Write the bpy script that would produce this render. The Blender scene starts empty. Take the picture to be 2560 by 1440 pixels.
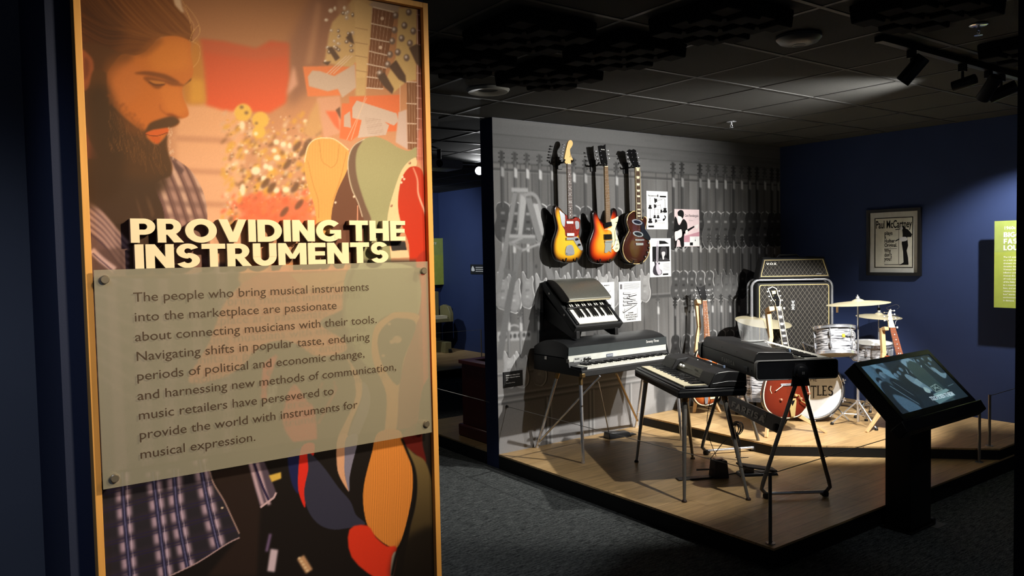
import bpy, bmesh, math, random
import numpy as np
from mathutils import Matrix, Vector
random.seed(7)
SC = bpy.context.scene
COL = SC.collection
PI = math.pi

# ------------------------------------------------------------------ camera
CAM_H = 1.66
F_PX = 1946.34                       # focal length in pixels of a 2560 px wide frame
YAW, PITCH, ROLL = (math.radians(a) for a in (36.0509, -2.5747, -1.1455))
_F = Vector((math.sin(YAW) * math.cos(PITCH), math.cos(YAW) * math.cos(PITCH), math.sin(PITCH)))
_R0 = Vector((math.cos(YAW), -math.sin(YAW), 0)); _U0 = _R0.cross(_F)
CR = _R0 * math.cos(ROLL) + _U0 * math.sin(ROLL)
CU = -_R0 * math.sin(ROLL) + _U0 * math.cos(ROLL)
CAM = Vector((0, 0, CAM_H))
cd = bpy.data.cameras.new('camera'); cd.sensor_width = 36.0; cd.lens = 36.0 * F_PX / 2560.0
cd.clip_start = 0.05; cd.clip_end = 60
cam = bpy.data.objects.new('camera', cd); COL.objects.link(cam)
cam.matrix_world = Matrix(((CR.x, CU.x, -_F.x, CAM.x), (CR.y, CU.y, -_F.y, CAM.y), (CR.z, CU.z, -_F.z, CAM.z), (0, 0, 0, 1)))
SC.camera = cam
SC.view_settings.view_transform = 'Standard'; SC.view_settings.look = 'None'
SC.view_settings.gamma = 1.0; SC.view_settings.use_curve_mapping = False
SC.view_settings.exposure = 0.0

# ------------------------------------------------------------------ world: faint glow of the rest of the museum
W = bpy.data.worlds.new('world'); SC.world = W; W.use_nodes = True
_bg = W.node_tree.nodes['Background']; _bg.inputs[0].default_value = (0.55, 0.62, 0.75, 1); _bg.inputs[1].default_value = 0.06

# ------------------------------------------------------------------ off-frame ceiling spots
def spot(name, loc, aim, watt, col=(1, 1, 1), angle=50, blend=.5, radius=.03):
    l = bpy.data.lights.new(name, 'SPOT'); l.energy = watt; l.color = col
    l.spot_size = math.radians(angle); l.spot_blend = blend; l.shadow_soft_size = radius
    o = bpy.data.objects.new(name, l); COL.objects.link(o); o.location = loc
    o.rotation_euler = (Vector(aim) - Vector(loc)).to_track_quat('-Z', 'Y').to_euler()
    return o
WARM = (1.0, .74, .40)
KEY = (1.0, .97, .92)
spot('panel_spot', (1.45, .45, 2.62), (.62, 2.16, 1.42), 225, WARM, 62, .9, .09)
spot('panel_spot_second', (2.1, .55, 2.62), (.75, 2.16, 1.45), 75, WARM, 60, .9, .09)
spot('pier_side_spot', (-1.6, 3.4, 2.6), (.222, 2.55, 1.3), 9, (1, .62, .42), 60, .8, .1)
spot('left_wall_spot', (-.5, 1.2, 2.6), (-.1, 2.9, .5), 22, (.8, .88, 1), 75, .9, .15)
spot('carpet_spot', (1.6, 2.4, 2.6), (2.5, 3.9, 0), 60, (.95, .97, 1), 40, .6, .02)
spot('carpet_spot_second', (3.9, 1.0, 2.6), (5.0, 1.9, 0), 12, (.9, .95, 1), 55, .6, .02)
spot('far_gallery_spot', (4.6, 10.0, 2.55), (6.6, 11.3, 1.5), 90, (.85, .92, 1), 95, .8, .05)
spot('far_gallery_spot_second', (4.9, 8.6, 2.55), (6.5, 10.6, .9), 45, (.95, .95, 1), 80, .8, .05)
spot('rear_platform_spot', (3.2, 7.2, 2.55), (3.8, 5.8, .3), 14, (1, .93, .8), 60, .6, .03)
# ------------------------------------------------------------------ helpers
def ray(px, py):
    return _F + CR * ((px - 1280) / F_PX) - CU * ((py - 720) / F_PX)
def PX(px, py, x): r = ray(px, py); return CAM + r * (x / r.x)
def PY(px, py, y): r = ray(px, py); return CAM + r * (y / r.y)
def PZ(px, py, z): r = ray(px, py); return CAM + r * ((z - CAM_H) / r.z)
def PP(px, py, p, n):
    r = ray(px, py); n = Vector(n); return CAM + r * ((Vector(p) - CAM).dot(n) / r.dot(n))
def PD(px, py, depth): return CAM + ray(px, py) * depth          # depth along the view axis
def lin(c): c = c / 255.0; return c / 12.92 if c <= .04045 else ((c + .055) / 1.055) ** 2.4
def rgb(c): return (lin(c[0]), lin(c[1]), lin(c[2]), 1.0)

_mats = {}
def mat(name, col, rough=.5, metal=0., spec=.5, noise=None, coat=0., emit=None, bump=None, vcol=False, trans=0., stretch=(1, 1, 1)):
    if name in _mats: return _mats[name]
    m = bpy.data.materials.new(name); m.use_nodes = True; nt = m.node_tree; b = nt.nodes['Principled BSDF']
    b.inputs['Base Color'].default_value = rgb(col); b.inputs['Roughness'].default_value = rough
    b.inputs['Metallic'].default_value = metal; b.inputs['Specular IOR Level'].default_value = spec
    if coat: b.inputs['Coat Weight'].default_value = coat; b.inputs['Coat Roughness'].default_value = .05
    if trans: b.inputs['Transmission Weight'].default_value = trans
    if emit: b.inputs['Emission Color'].default_value = rgb(emit[0]); b.inputs['Emission Strength'].default_value = emit[1]
    src = None
    if vcol:
        a = nt.nodes.new('ShaderNodeAttribute'); a.attribute_name = 'Col'; src = a.outputs['Color']
        nt.links.new(src, b.inputs['Base Color'])
    nz = noise or (18., .08)
    tc = nt.nodes.new('ShaderNodeTexCoord'); mp = nt.nodes.new('ShaderNodeMapping'); mp.inputs['Scale'].default_value = stretch
    nt.links.new(tc.outputs['Object'], mp.inputs['Vector'])
    t = nt.nodes.new('ShaderNodeTexNoise'); t.inputs['Scale'].default_value = nz[0]; t.inputs['Detail'].default_value = 4
    nt.links.new(mp.outputs['Vector'], t.inputs['Vector'])
    mr = nt.nodes.new('ShaderNodeMapRange'); mr.inputs['To Min'].default_value = 1 - nz[1]; mr.inputs['To Max'].default_value = 1 + nz[1]
    mr.inputs['From Min'].default_value = .25; mr.inputs['From Max'].default_value = .75
    nt.links.new(t.outputs['Fac'], mr.inputs['Value'])
    mx = nt.nodes.new('ShaderNodeMix'); mx.data_type = 'RGBA'; mx.blend_type = 'MULTIPLY'; mx.inputs['Factor'].default_value = 1
    if src is not None: nt.links.new(src, mx.inputs['A'])
    else: mx.inputs['A'].default_value = rgb(col)
    nt.links.new(mr.outputs['Result'], mx.inputs['B']); nt.links.new(mx.outputs['Result'], b.inputs['Base Color'])
    if bump:
        t2 = nt.nodes.new('ShaderNodeTexNoise'); t2.inputs['Scale'].default_value = bump[0]; t2.inputs['Detail'].default_value = 3
        nt.links.new(mp.outputs['Vector'], t2.inputs['Vector'])
        bp = nt.nodes.new('ShaderNodeBump'); bp.inputs['Strength'].default_value = bump[1]; bp.inputs['Distance'].default_value = .01
        nt.links.new(t2.outputs['Fac'], bp.inputs['Height']); nt.links.new(bp.outputs['Normal'], b.inputs['Normal'])
    _mats[name] = m
    return m

class MB:
    """collects shapes and links them as ONE mesh object"""
    def __init__(s): s.v = []; s.f = []; s.c = []; s.M = Matrix.Identity(4)
    def at(s, M): s.M = M; return s
    def add(s, vs, fs, cols=None):
        n = len(s.v); M = s.M
        s.v += [tuple(M @ Vector(p)) for p in vs]; s.f += [tuple(i + n for i in f) for f in fs]
        s.c += list(cols) if cols is not None else [(1, 1, 1, 1)] * len(vs)
        return s
    def box(s, lo, hi):
        a, b, c = lo; d, e, f = hi
        return s.add([(a, b, c), (d, b, c), (d, e, c), (a, e, c), (a, b, f), (d, b, f), (d, e, f), (a, e, f)],
                     [(0, 3, 2, 1), (4, 5, 6, 7), (0, 1, 5, 4), (1, 2, 6, 5), (2, 3, 7, 6), (3, 0, 4, 7)])
    def cbox(s, c, sz): return s.box([c[i] - sz[i] / 2 for i in range(3)], [c[i] + sz[i] / 2 for i in range(3)])
    def hexa(s, p):      # 8 corners: 4 bottom ring, 4 top ring
        return s.add(p, [(0, 3, 2, 1), (4, 5, 6, 7), (0, 1, 5, 4), (1, 2, 6, 5), (2, 3, 7, 6), (3, 0, 4, 7)])
    def tube(s, pts, r, n=10, cap=True, closed=False):
        pts = [Vector(p) for p in pts]; k = len(pts); rr = r if isinstance(r, (list, tuple)) else [r] * k
        vs = []; up = None
        for i, p in enumerate(pts):
            a = pts[(i - 1) % k] if (i or closed) else pts[0]; b = pts[(i + 1) % k] if (i < k - 1 or closed) else pts[-1]
            t = (b - a).normalized()
            if up is None: up = Vector((0, 0, 1)) if abs(t.z) < .9 else Vector((1, 0, 0))
            x = t.cross(up)
            if x.length < 1e-4: x = t.orthogonal()
            x.normalize(); y = x.cross(t).normalized(); up = y
            vs += [p + (x * math.cos(2 * PI * j / n) + y * math.sin(2 * PI * j / n)) * rr[i] for j in range(n)]
        fs = []
        for i in range(k if closed else k - 1):
            i2 = (i + 1) % k
            for j in range(n): fs.append((i * n + j, i * n + (j + 1) % n, i2 * n + (j + 1) % n, i2 * n + j))
        if cap and not closed: fs += [tuple(range(n)), tuple(reversed(range((k - 1) * n, k * n)))]
        return s.add(vs, fs)
    def lathe(s, prof, c=(0, 0, 0), axis='Z', n=32):
        """prof: (radius, height) list"""
        vs = []; fs = []; c = Vector(c)
        for r, h in prof:
            for j in range(n):
                a = 2 * PI * j / n; p = (r * math.cos(a), r * math.sin(a), h)
                if axis == 'Y': p = (p[0], p[2], p[1])
                elif axis == 'X': p = (p[2], p[0], p[1])
                vs.append(c + Vector(p))
        for i in range(len(prof) - 1):
            for j in range(n):
                q = (i * n + j, i * n + (j + 1) % n, (i + 1) * n + (j + 1) % n, (i + 1) * n + j)
                fs.append(q if axis != 'Y' else q[::-1])
        for k, rev in ((0, True), (len(prof) - 1, False)):
            if prof[k][0] > 1e-5 and tuple(prof[0]) != tuple(prof[-1]):
                q = tuple(range(k * n, (k + 1) * n)); q = q[::-1] if rev else q
                fs.append(q if axis != 'Y' else q[::-1])
        return s.add(vs, fs)
    def prism(s, poly, d0, d1, plane='XZ'):
        """extrude a 2-D outline between depths d0 and d1 (plane XZ: depth along y; XY: along z; YZ: along x)"""
        def P(p, d): return {'XZ': (p[0], d, p[1]), 'XY': (p[0], p[1], d), 'YZ': (d, p[0], p[1])}[plane]
        n = len(poly); vs = [P(p, d0) for p in poly] + [P(p, d1) for p in poly]
        fs = [tuple(range(n)), tuple(reversed(range(n, 2 * n)))] + [(i, i + n, (i + 1) % n + n, (i + 1) % n) for i in range(n)]
        return s.add(vs, fs)
    def strip(s, outer, inner, d0, d1, plane='XZ', closed=True):
        """flat ring between two outlines of equal length, extruded"""
        def P(p, d): return {'XZ': (p[0], d, p[1]), 'XY': (p[0], p[1], d), 'YZ': (d, p[0], p[1])}[plane]
        n = len(outer); vs = [P(p, d) for d in (d0, d1) for q in (outer, inner) for p in q]; fs = []
        for i in range(n if closed else n - 1):
            j = (i + 1) % n
            fs += [(i, j, n + j, n + i), (2 * n + i, 3 * n + i, 3 * n + j, 2 * n + j), (i, 2 * n + i, 2 * n + j, j), (n + i, n + j, 3 * n + j, 3 * n + i)]
        if not closed: fs += [(0, n, 3 * n, 2 * n), (n - 1, 3 * n - 1, 4 * n - 1, 2 * n - 1)]
        return s.add(vs, fs)
    def build(s, name, m, parent=None, world=False, smooth=True, vcol=False, bevel=0., seg=2, angle=35, recalc=True):
        me = bpy.data.meshes.new(name); v = s.v
        if world and parent is not None:
            inv = parent.matrix_basis.inverted()
            if parent.parent is not None: inv = root_of(parent).matrix_basis.inverted()
            v = [tuple(inv @ Vector(p)) for p in v]
        me.from_pydata(v, [], s.f); me.validate()
        if recalc:
            bm = bmesh.new(); bm.from_mesh(me); bmesh.ops.recalc_face_normals(bm, faces=bm.faces); bm.to_mesh(me); bm.free()
        if vcol:
            a = me.color_attributes.new('Col', 'FLOAT_COLOR', 'POINT'); a.data.foreach_set('color', np.array(s.c, 'f').ravel())
        if smooth:
            me.polygons.foreach_set('use_smooth', [True] * len(me.polygons)); me.set_sharp_from_angle(angle=math.radians(angle))
        me.materials.append(m)
        o = bpy.data.objects.new(name, me); COL.objects.link(o); o.parent = parent
        if bevel:
            b = o.modifiers.new('bevel', 'BEVEL'); b.width = bevel; b.segments = seg; b.limit_method = 'ANGLE'; b.angle_limit = math.radians(40)
        return o
def root_of(o):
    while o.parent is not None: o = o.parent
    return o
def thing(name, label, cat, loc=(0, 0, 0), rz=0., group=None, M=None):
    o = bpy.data.objects.new(name, None); COL.objects.link(o); o.empty_display_size = .05
    if M is not None: o.matrix_basis = M
    else: o.location = loc; o.rotation_euler = (0, 0, rz); o.matrix_basis = Matrix.Translation(loc) @ Matrix.Rotation(rz, 4, 'Z')
    return tag(o, label, cat, group)
def tag(o, label, cat, group=None):
    o['label'] = label; o['category'] = cat
    if group: o['group'] = group
    return o
def struct(o): o['kind'] = 'structure'; return o
def dup(root, M, label=None, group=None):
    r = root.copy(); COL.objects.link(r); r.matrix_basis = M
    if label: r['label'] = label
    if group: r['group'] = group
    def rec(a, b):
        for ch in list(a.children):
            c = ch.copy(); COL.objects.link(c); c.parent = b; rec(ch, c)
    rec(root, r)
    return r
def frame(o, x, y, z=None):
    """4x4 from an origin, x and y axes"""
    x = Vector(x).normalized(); y = Vector(y); y = (y - x * y.dot(x)).normalized(); z = x.cross(y)
    return Matrix(((x.x, y.x, z.x, o[0]), (x.y, y.y, z.y, o[1]), (x.z, y.z, z.z, o[2]), (0, 0, 0, 1)))
def smooth_poly(pts, n=8, closed=True):
    """Catmull-Rom through the points; a point given as (x, y, 1) stays a corner"""
    k = len(pts); out = []
    rng = range(k) if closed else range(k - 1)
    for i in rng:
        p1, p2 = pts[i], pts[(i + 1) % k]
        p0 = pts[(i - 1) % k] if closed or i else p1
        p3 = pts[(i + 2) % k] if closed or i < k - 2 else p2
        if len(p1) > 2: p0 = p1
        if len(p2) > 2: p3 = p2
        for j in range(n):
            t = j / n
            out.append(tuple(.5 * (2 * p1[d] + (p2[d] - p0[d]) * t + (2 * p0[d] - 5 * p1[d] + 4 * p2[d] - p3[d]) * t * t
                                   + (3 * p1[d] - p0[d] - 3 * p2[d] + p3[d]) * t ** 3) for d in (0, 1)))
    if not closed: out.append(tuple(pts[-1][:2]))
    return out
def round_rect(x0, z0, x1, z1, r, n=5):
    out = []
    for cx, cz, a0 in ((x1 - r, z0 + r, -90), (x1 - r, z1 - r, 0), (x0 + r, z1 - r, 90), (x0 + r, z0 + r, 180)):
        for i in range(n + 1):
            a = math.radians(a0 + 90 * i / n); out.append((cx + r * math.cos(a), cz + r * math.sin(a)))
    return out

# ---- lettering: plain text from the built-in font, heavy capitals from drawn strokes
def text(name, s, M, size, m, parent, width=None, align='LEFT', depth=.0004, bold=0., spacing=1., line=1., world=True):
    cu = bpy.data.curves.new(name, 'FONT'); cu.body = s; cu.size = 1.0; cu.align_x = align; cu.extrude = 0
    cu.space_character = spacing; cu.space_line = line; cu.resolution_u = 3; cu.offset = bold
    t = bpy.data.objects.new(name, cu); COL.objects.link(t)
    dg = bpy.context.evaluated_depsgraph_get(); me = bpy.data.meshes.new_from_object(t.evaluated_get(dg))
    bpy.data.objects.remove(t); bpy.data.curves.remove(cu)
    k = len(me.vertices)
    if k == 0: return None
    co = np.empty(k * 3, 'f'); me.vertices.foreach_get('co', co); co = co.reshape(-1, 3)
    sx = size
    if width: sx = width / max(1e-6, co[:, 0].max() - min(0, co[:, 0].min()))
    S = Matrix.Diagonal((sx, size, 1, 1)); T = M @ S
    if world and parent is not None: T = root_of(parent).matrix_basis.inverted() @ T
    me.transform(Matrix.Translation(Vector((0, 0, 0))) if False else T); me.name = name
    me.materials.clear(); me.materials.append(m)
    o = bpy.data.objects.new(name, me); COL.objects.link(o); o.parent = parent
    return o
def _arc(cx, cy, rx, ry, ix, iy, a0, a1, n=22):
    A = [math.radians(a0 + (a1 - a0) * i / n) for i in range(n + 1)]
    return ([(cx + rx * math.cos(a), cy + ry * math.sin(a)) for a in A], [(cx + ix * math.cos(a), cy + iy * math.sin(a)) for a in A])
def _r(x0, y0, x1, y1): return [(x0, y0), (x1, y0), (x1, y1), (x0, y1)]
def glyph(ch):
    """(width, polygons, arcs) of a heavy capital with cap height 1"""
    t = .26
    P = [_r(0, 0, t, 1), _r(t - .01, .79, .41, 1), _r(t - .01, .33, .41, .54)]; PA = [_arc(.40, .665, .34, .335, .10, .125, -90, 90)]
    G = {
        'I': (t, [_r(0, 0, t, 1)], []),
        'P': (.74, P, PA),
        'R': (.80, P + [[(.26, .40), (.54, .40), (.81, 0), (.50, 0)]], PA),
        'B': (.78, P + [_r(t - .01, 0, .43, .21)], [_arc(.40, .74, .32, .26, .09, .07, -90, 90), _arc(.42, .285, .36, .285, .11, .08, -90, 90)]),
        'O': (1.02, [], [_arc(.51, .5, .51, .52, .245, .27, 0, 360, 40)]),
        'C': (.93, [], [_arc(.51, .5, .51, .52, .245, .27, 42, 318, 36)]),
        'V': (.94, [[(0, 1), (.30, 1), (.60, 0), (.34, 0)], [(.94, 1), (.66, 1), (.34, 0), (.60, 0)]], []),
        'A': (.94, [[(0, 0), (.29, 0), (.60, 1), (.34, 1)], [(.94, 0), (.65, 0), (.34, 1), (.60, 1)], _r(.22, .17, .72, .37)], []),
        'D': (.87, [_r(0, 0, t, 1), _r(t - .01, .77, .37, 1), _r(t - .01, 0, .37, .23)], [_arc(.36, .5, .51, .5, .245, .27, -90, 90)]),
        'N': (.84, [_r(0, 0, t, 1), _r(.58, 0, .84, 1), [(0, 1), (.27, 1), (.84, 0), (.57, 0)]], []),
        'M': (1.02, [_r(0, 0, .25, 1), _r(.77, 0, 1.02, 1), [(0, 1), (.27, 1), (.60, .28), (.42, .28)], [(1.02, 1), (.75, 1), (.42, .28), (.60, .28)]], []),
        'G': (.98, [_r(.53, .36, .97, .54), _r(.72, .12, .97, .54)], [_arc(.51, .5, .51, .52, .245, .27, 42, 332, 36)]),
        'T': (.76, [_r(0, .78, .76, 1), _r(.25, 0, .51, 1)], []),
        'H': (.82, [_r(0, 0, t, 1), _r(.56, 0, .82, 1), _r(.1, .39, .7, .61)], []),
        'E': (.66, [_r(0, 0, t, 1), _r(.1, .79, .66, 1), _r(.1, .40, .63, .60), _r(.1, 0, .66, .21)], []),
        'F': (.64, [_r(0, 0, t, 1), _r(.1, .78, .64, 1), _r(.1, .37, .60, .58)], []),
        'L': (.60, [_r(0, 0, t, 1), _r(.1, 0, .60, .22)], []),
        'U': (.82, [_r(0, .4, t, 1), _r(.56, .4, .82, 1)], [_arc(.41, .41, .41, .43, .15, .19, 180, 360)]),
        'S': (.74, [], [_arc(.37, .70, .35, .32, .11, .115, 25, 272), _arc(.37, .30, .37, .32, .12, .115, -155, 92)]),
        'X': (.90, [[(0, 1), (.31, 1), (.90, 0), (.59, 0)], [(.90, 1), (.59, 1), (0, 0), (.31, 0)]], []),
        'Y': (.88, [[(0, 1), (.30, 1), (.57, .38), (.31, .38)], [(.88, 1), (.58, 1), (.31, .38), (.57, .38)], _r(.31, 0, .57, .42)], []),
        "'": (.2, [_r(0, .7, .2, 1)], []), ',': (.22, [[(0, -.15), (.14, -.15), (.22, .2), (.0, .2)]], []),
    }
    return G.get(ch, (.35, [], []))
def heavy(mb, s, M, cap, d0, d1, gap=.07, width=None):
    """draw a word of heavy capitals into mb; M maps (x right, y up, z out)"""
    tot = sum(glyph(c)[0] + gap for c in s) - gap; kx = cap if not width else width / tot; x = 0.
    for c in s:
        w, ps, ars = glyph(c)
        mb.at(M @ Matrix.Translation((x * kx, 0, 0)) @ Matrix.Diagonal((kx, cap, 1, 1)))
        e = (d1 - d0) * .012
        for k, p in enumerate(ps): mb.prism(p, d0, d1 - e * k, 'XY')
        for k, (o, i) in enumerate(ars): mb.strip(o, i, d0, d1 - e * (k + 7), 'XY', closed=False)
        x += w + gap
    return mb
# ------------------------------------------------------------------ printed pictures: a drawing surface whose colours end up on a fine mesh
class Canvas:
    """drawing surface over x0..x1, y0..y1 (y down) with k samples per unit; colours in 0..255 display values"""
    def __init__(s, x0, y0, x1, y1, k=1., base=(0, 0, 0)):
        s.x0, s.y0, s.k = x0, y0, k; s.w = int((x1 - x0) * k); s.h = int((y1 - y0) * k)
        s.a = np.empty((s.h, s.w, 3), 'f'); s.a[:] = base
    def _win(s, pts, pad):
        P = np.array([(p[0], p[1]) for p in pts], 'f'); P[:, 0] = (P[:, 0] - s.x0) * s.k; P[:, 1] = (P[:, 1] - s.y0) * s.k
        return P, max(0, int(P[:, 0].min() - pad)), min(s.w, int(P[:, 0].max() + pad + 2)), max(0, int(P[:, 1].min() - pad)), min(s.h, int(P[:, 1].max() + pad + 2))
    @staticmethod
    def blur(m, r):
        r = int(round(r))
        if r < 1: return m
        for ax in (0, 1):
            for _ in range(2):
                n = m.shape[ax]; pw = [(0, 0), (0, 0)]; pw[ax] = (r + 1, r)
                c = np.cumsum(np.pad(m, pw, mode='edge'), axis=ax, dtype='d')
                m = ((c[2 * r + 1:2 * r + 1 + n] - c[:n]) if ax == 0 else (c[:, 2 * r + 1:2 * r + 1 + n] - c[:, :n])) / (2 * r + 1)
        return m.astype('f')
    def mask(s, pts, blur=0):
        pad = blur * s.k * 4 + 3; P, xa, xb, ya, yb = s._win(pts, pad)
        if xb <= xa or yb <= ya: return None
        w, h = xb - xa, yb - ya; ss = 3
        M = np.zeros((h * ss, w), 'f'); Y = ya + (np.arange(h * ss) + .5) / ss; X = np.arange(w) + xa
        n = len(P)
        for i in range(n):
            (x1, y1), (x2, y2) = P[i], P[(i + 1) % n]
            if y1 == y2: continue
            sg = 1. if y2 > y1 else -1.; lo, hi = min(y1, y2), max(y1, y2)
            r0, r1 = np.searchsorted(Y, lo), np.searchsorted(Y, hi)
            if r1 <= r0: continue
            xc = x1 + (Y[r0:r1] - y1) / (y2 - y1) * (x2 - x1)
            M[r0:r1] += sg * np.clip(X[None, :] + 1 - xc[:, None], 0, 1)
        M = np.clip(np.abs(M), 0, 1).reshape(h, ss, w).mean(1)
        if blur: M = s.blur(M, blur * s.k * .5)
        return M, xa, xb, ya, yb
    def poly(s, pts, col, blur=0, alpha=1., smooth=0, tex=None):
        if smooth: pts = smooth_poly(pts, smooth)
        R = s.mask(pts, blur)
        if R is None: return s
        M, xa, xb, ya, yb = R; M = M[..., None] * alpha; D = s.a[ya:yb, xa:xb]
        c = np.array(col, 'f')
        if len(col) == 2:     # vertical gradient between two colours
            t = np.linspace(0, 1, yb - ya, dtype='f')[:, None, None]; c = np.array(col[0], 'f') * (1 - t) + np.array(col[1], 'f') * t
        if tex is not None: c = c * tex(*np.meshgrid(np.arange(xa, xb) / s.k + s.x0, np.arange(ya, yb) / s.k + s.y0))[..., None]
        s.a[ya:yb, xa:xb] = D * (1 - M) + c * M
        return s
    def line(s, pts, wd, col, blur=0, alpha=1., smooth=0):
        if smooth: pts = smooth_poly(pts, smooth, closed=False)
        P = [Vector(p[:2]) for p in pts]; L = []; R = []
        ws = wd if isinstance(wd, (list, tuple)) else [wd, wd]
        for i, p in enumerate(P):
            d = (P[min(i + 1, len(P) - 1)] - P[max(i - 1, 0)]); d = d.normalized() if d.length > 0 else Vector((1, 0)); n = Vector((-d.y, d.x))
            q = ws[0] + (ws[1] - ws[0]) * i / max(1, len(P) - 1)
            L.append(tuple(p + n * q / 2)); R.append(tuple(p - n * q / 2))
        return s.poly(L + R[::-1], col, blur, alpha)
    def dot(s, x, y, rx, ry, col, blur=0, alpha=1., rot=0.):
        c, q = math.cos(rot), math.sin(rot)
        return s.poly([(x + rx * math.cos(a) * c - ry * math.sin(a) * q, y + rx * math.cos(a) * q + ry * math.sin(a) * c) for a in np.linspace(0, 2 * PI, 20)[:-1]], col, blur, alpha)
    def grain(s, amt, r=0, seed=1, stretch=None):
        n = np.random.RandomState(seed).randn(s.h, s.w).astype('f')
        if r: n = s.blur(n, r); n /= n.std()
        if stretch:
            n = np.random.RandomState(seed).randn(s.h, s.w).astype('f'); n = s.blur(n.T, 0).T
            c = np.cumsum(n, axis=stretch[0]); q = stretch[1]; n = (np.roll(c, -q, stretch[0]) - c); n /= n.std()
        s.a *= (1 + amt * n)[..., None]
        return s
    def sample(s, X, Y):
        x = np.clip((X - s.x0) * s.k - .5, 0, s.w - 1.001); y = np.clip((Y - s.y0) * s.k - .5, 0, s.h - 1.001)
        i = x.astype(int); j = y.astype(int); fx = (x - i)[..., None]; fy = (y - j)[..., None]; A = s.a
        i1 = np.minimum(i + 1, s.w - 1); j1 = np.minimum(j + 1, s.h - 1)
        return (A[j, i] * (1 - fx) + A[j, i1] * fx) * (1 - fy) + (A[j1, i] * (1 - fx) + A[j1, i1] * fx) * fy
def lin_np(c):
    c = np.clip(c, 0, 255) / 255.; return np.where(c <= .04045, c / 12.92, ((c + .055) / 1.055) ** 2.4)
def print_mesh(name, m, parent, o, ex, ey, nx, ny, cols):
    """flat grid from corner o along vectors ex, ey (world); cols (ny+1, nx+1, 3) are linear reflectances"""
    u, v = np.meshgrid(np.linspace(0, 1, nx + 1), np.linspace(0, 1, ny + 1)); inv = root_of(parent).matrix_basis.inverted() if parent is not None else Matrix.Identity(4)
    O = np.array(inv @ Vector(o)); R3 = np.array(inv.to_3x3()); A = R3 @ np.array(ex); B = R3 @ np.array(ey)
    V = (O + u[..., None] * A + v[..., None] * B).reshape(-1, 3).astype('f')
    idx = np.arange((nx + 1) * (ny + 1)).reshape(ny + 1, nx + 1)
    Q = np.stack([idx[:-1, :-1], idx[:-1, 1:], idx[1:, 1:], idx[1:, :-1]], -1).reshape(-1).astype('i')
    me = bpy.data.meshes.new(name); n = nx * ny
    me.vertices.add(len(V)); me.vertices.foreach_set('co', V.ravel())
    me.loops.add(4 * n); me.loops.foreach_set('vertex_index', Q)
    me.polygons.add(n); me.polygons.foreach_set('loop_start', np.arange(0, 4 * n, 4, dtype='i'))
    me.update(calc_edges=True); me.validate()
    a = me.color_attributes.new('Col', 'FLOAT_COLOR', 'POINT')
    c4 = np.ones(((nx + 1) * (ny + 1), 4), 'f'); c4[:, :3] = np.clip(cols, .002, .95).reshape(-1, 3); a.data.foreach_set('color', c4.ravel())
    me.materials.append(m)
    ob = bpy.data.objects.new(name, me); COL.objects.link(ob); ob.parent = parent
    return ob
def to_px(P):
    """photo position of world points (n, 3), used to draft prints from the photograph"""
    V = P - np.array(CAM); z = V @ np.array(_F)
    return 1280 + F_PX * (V @ np.array(CR)) / z, 720 - F_PX * (V @ np.array(CU)) / z
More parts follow.
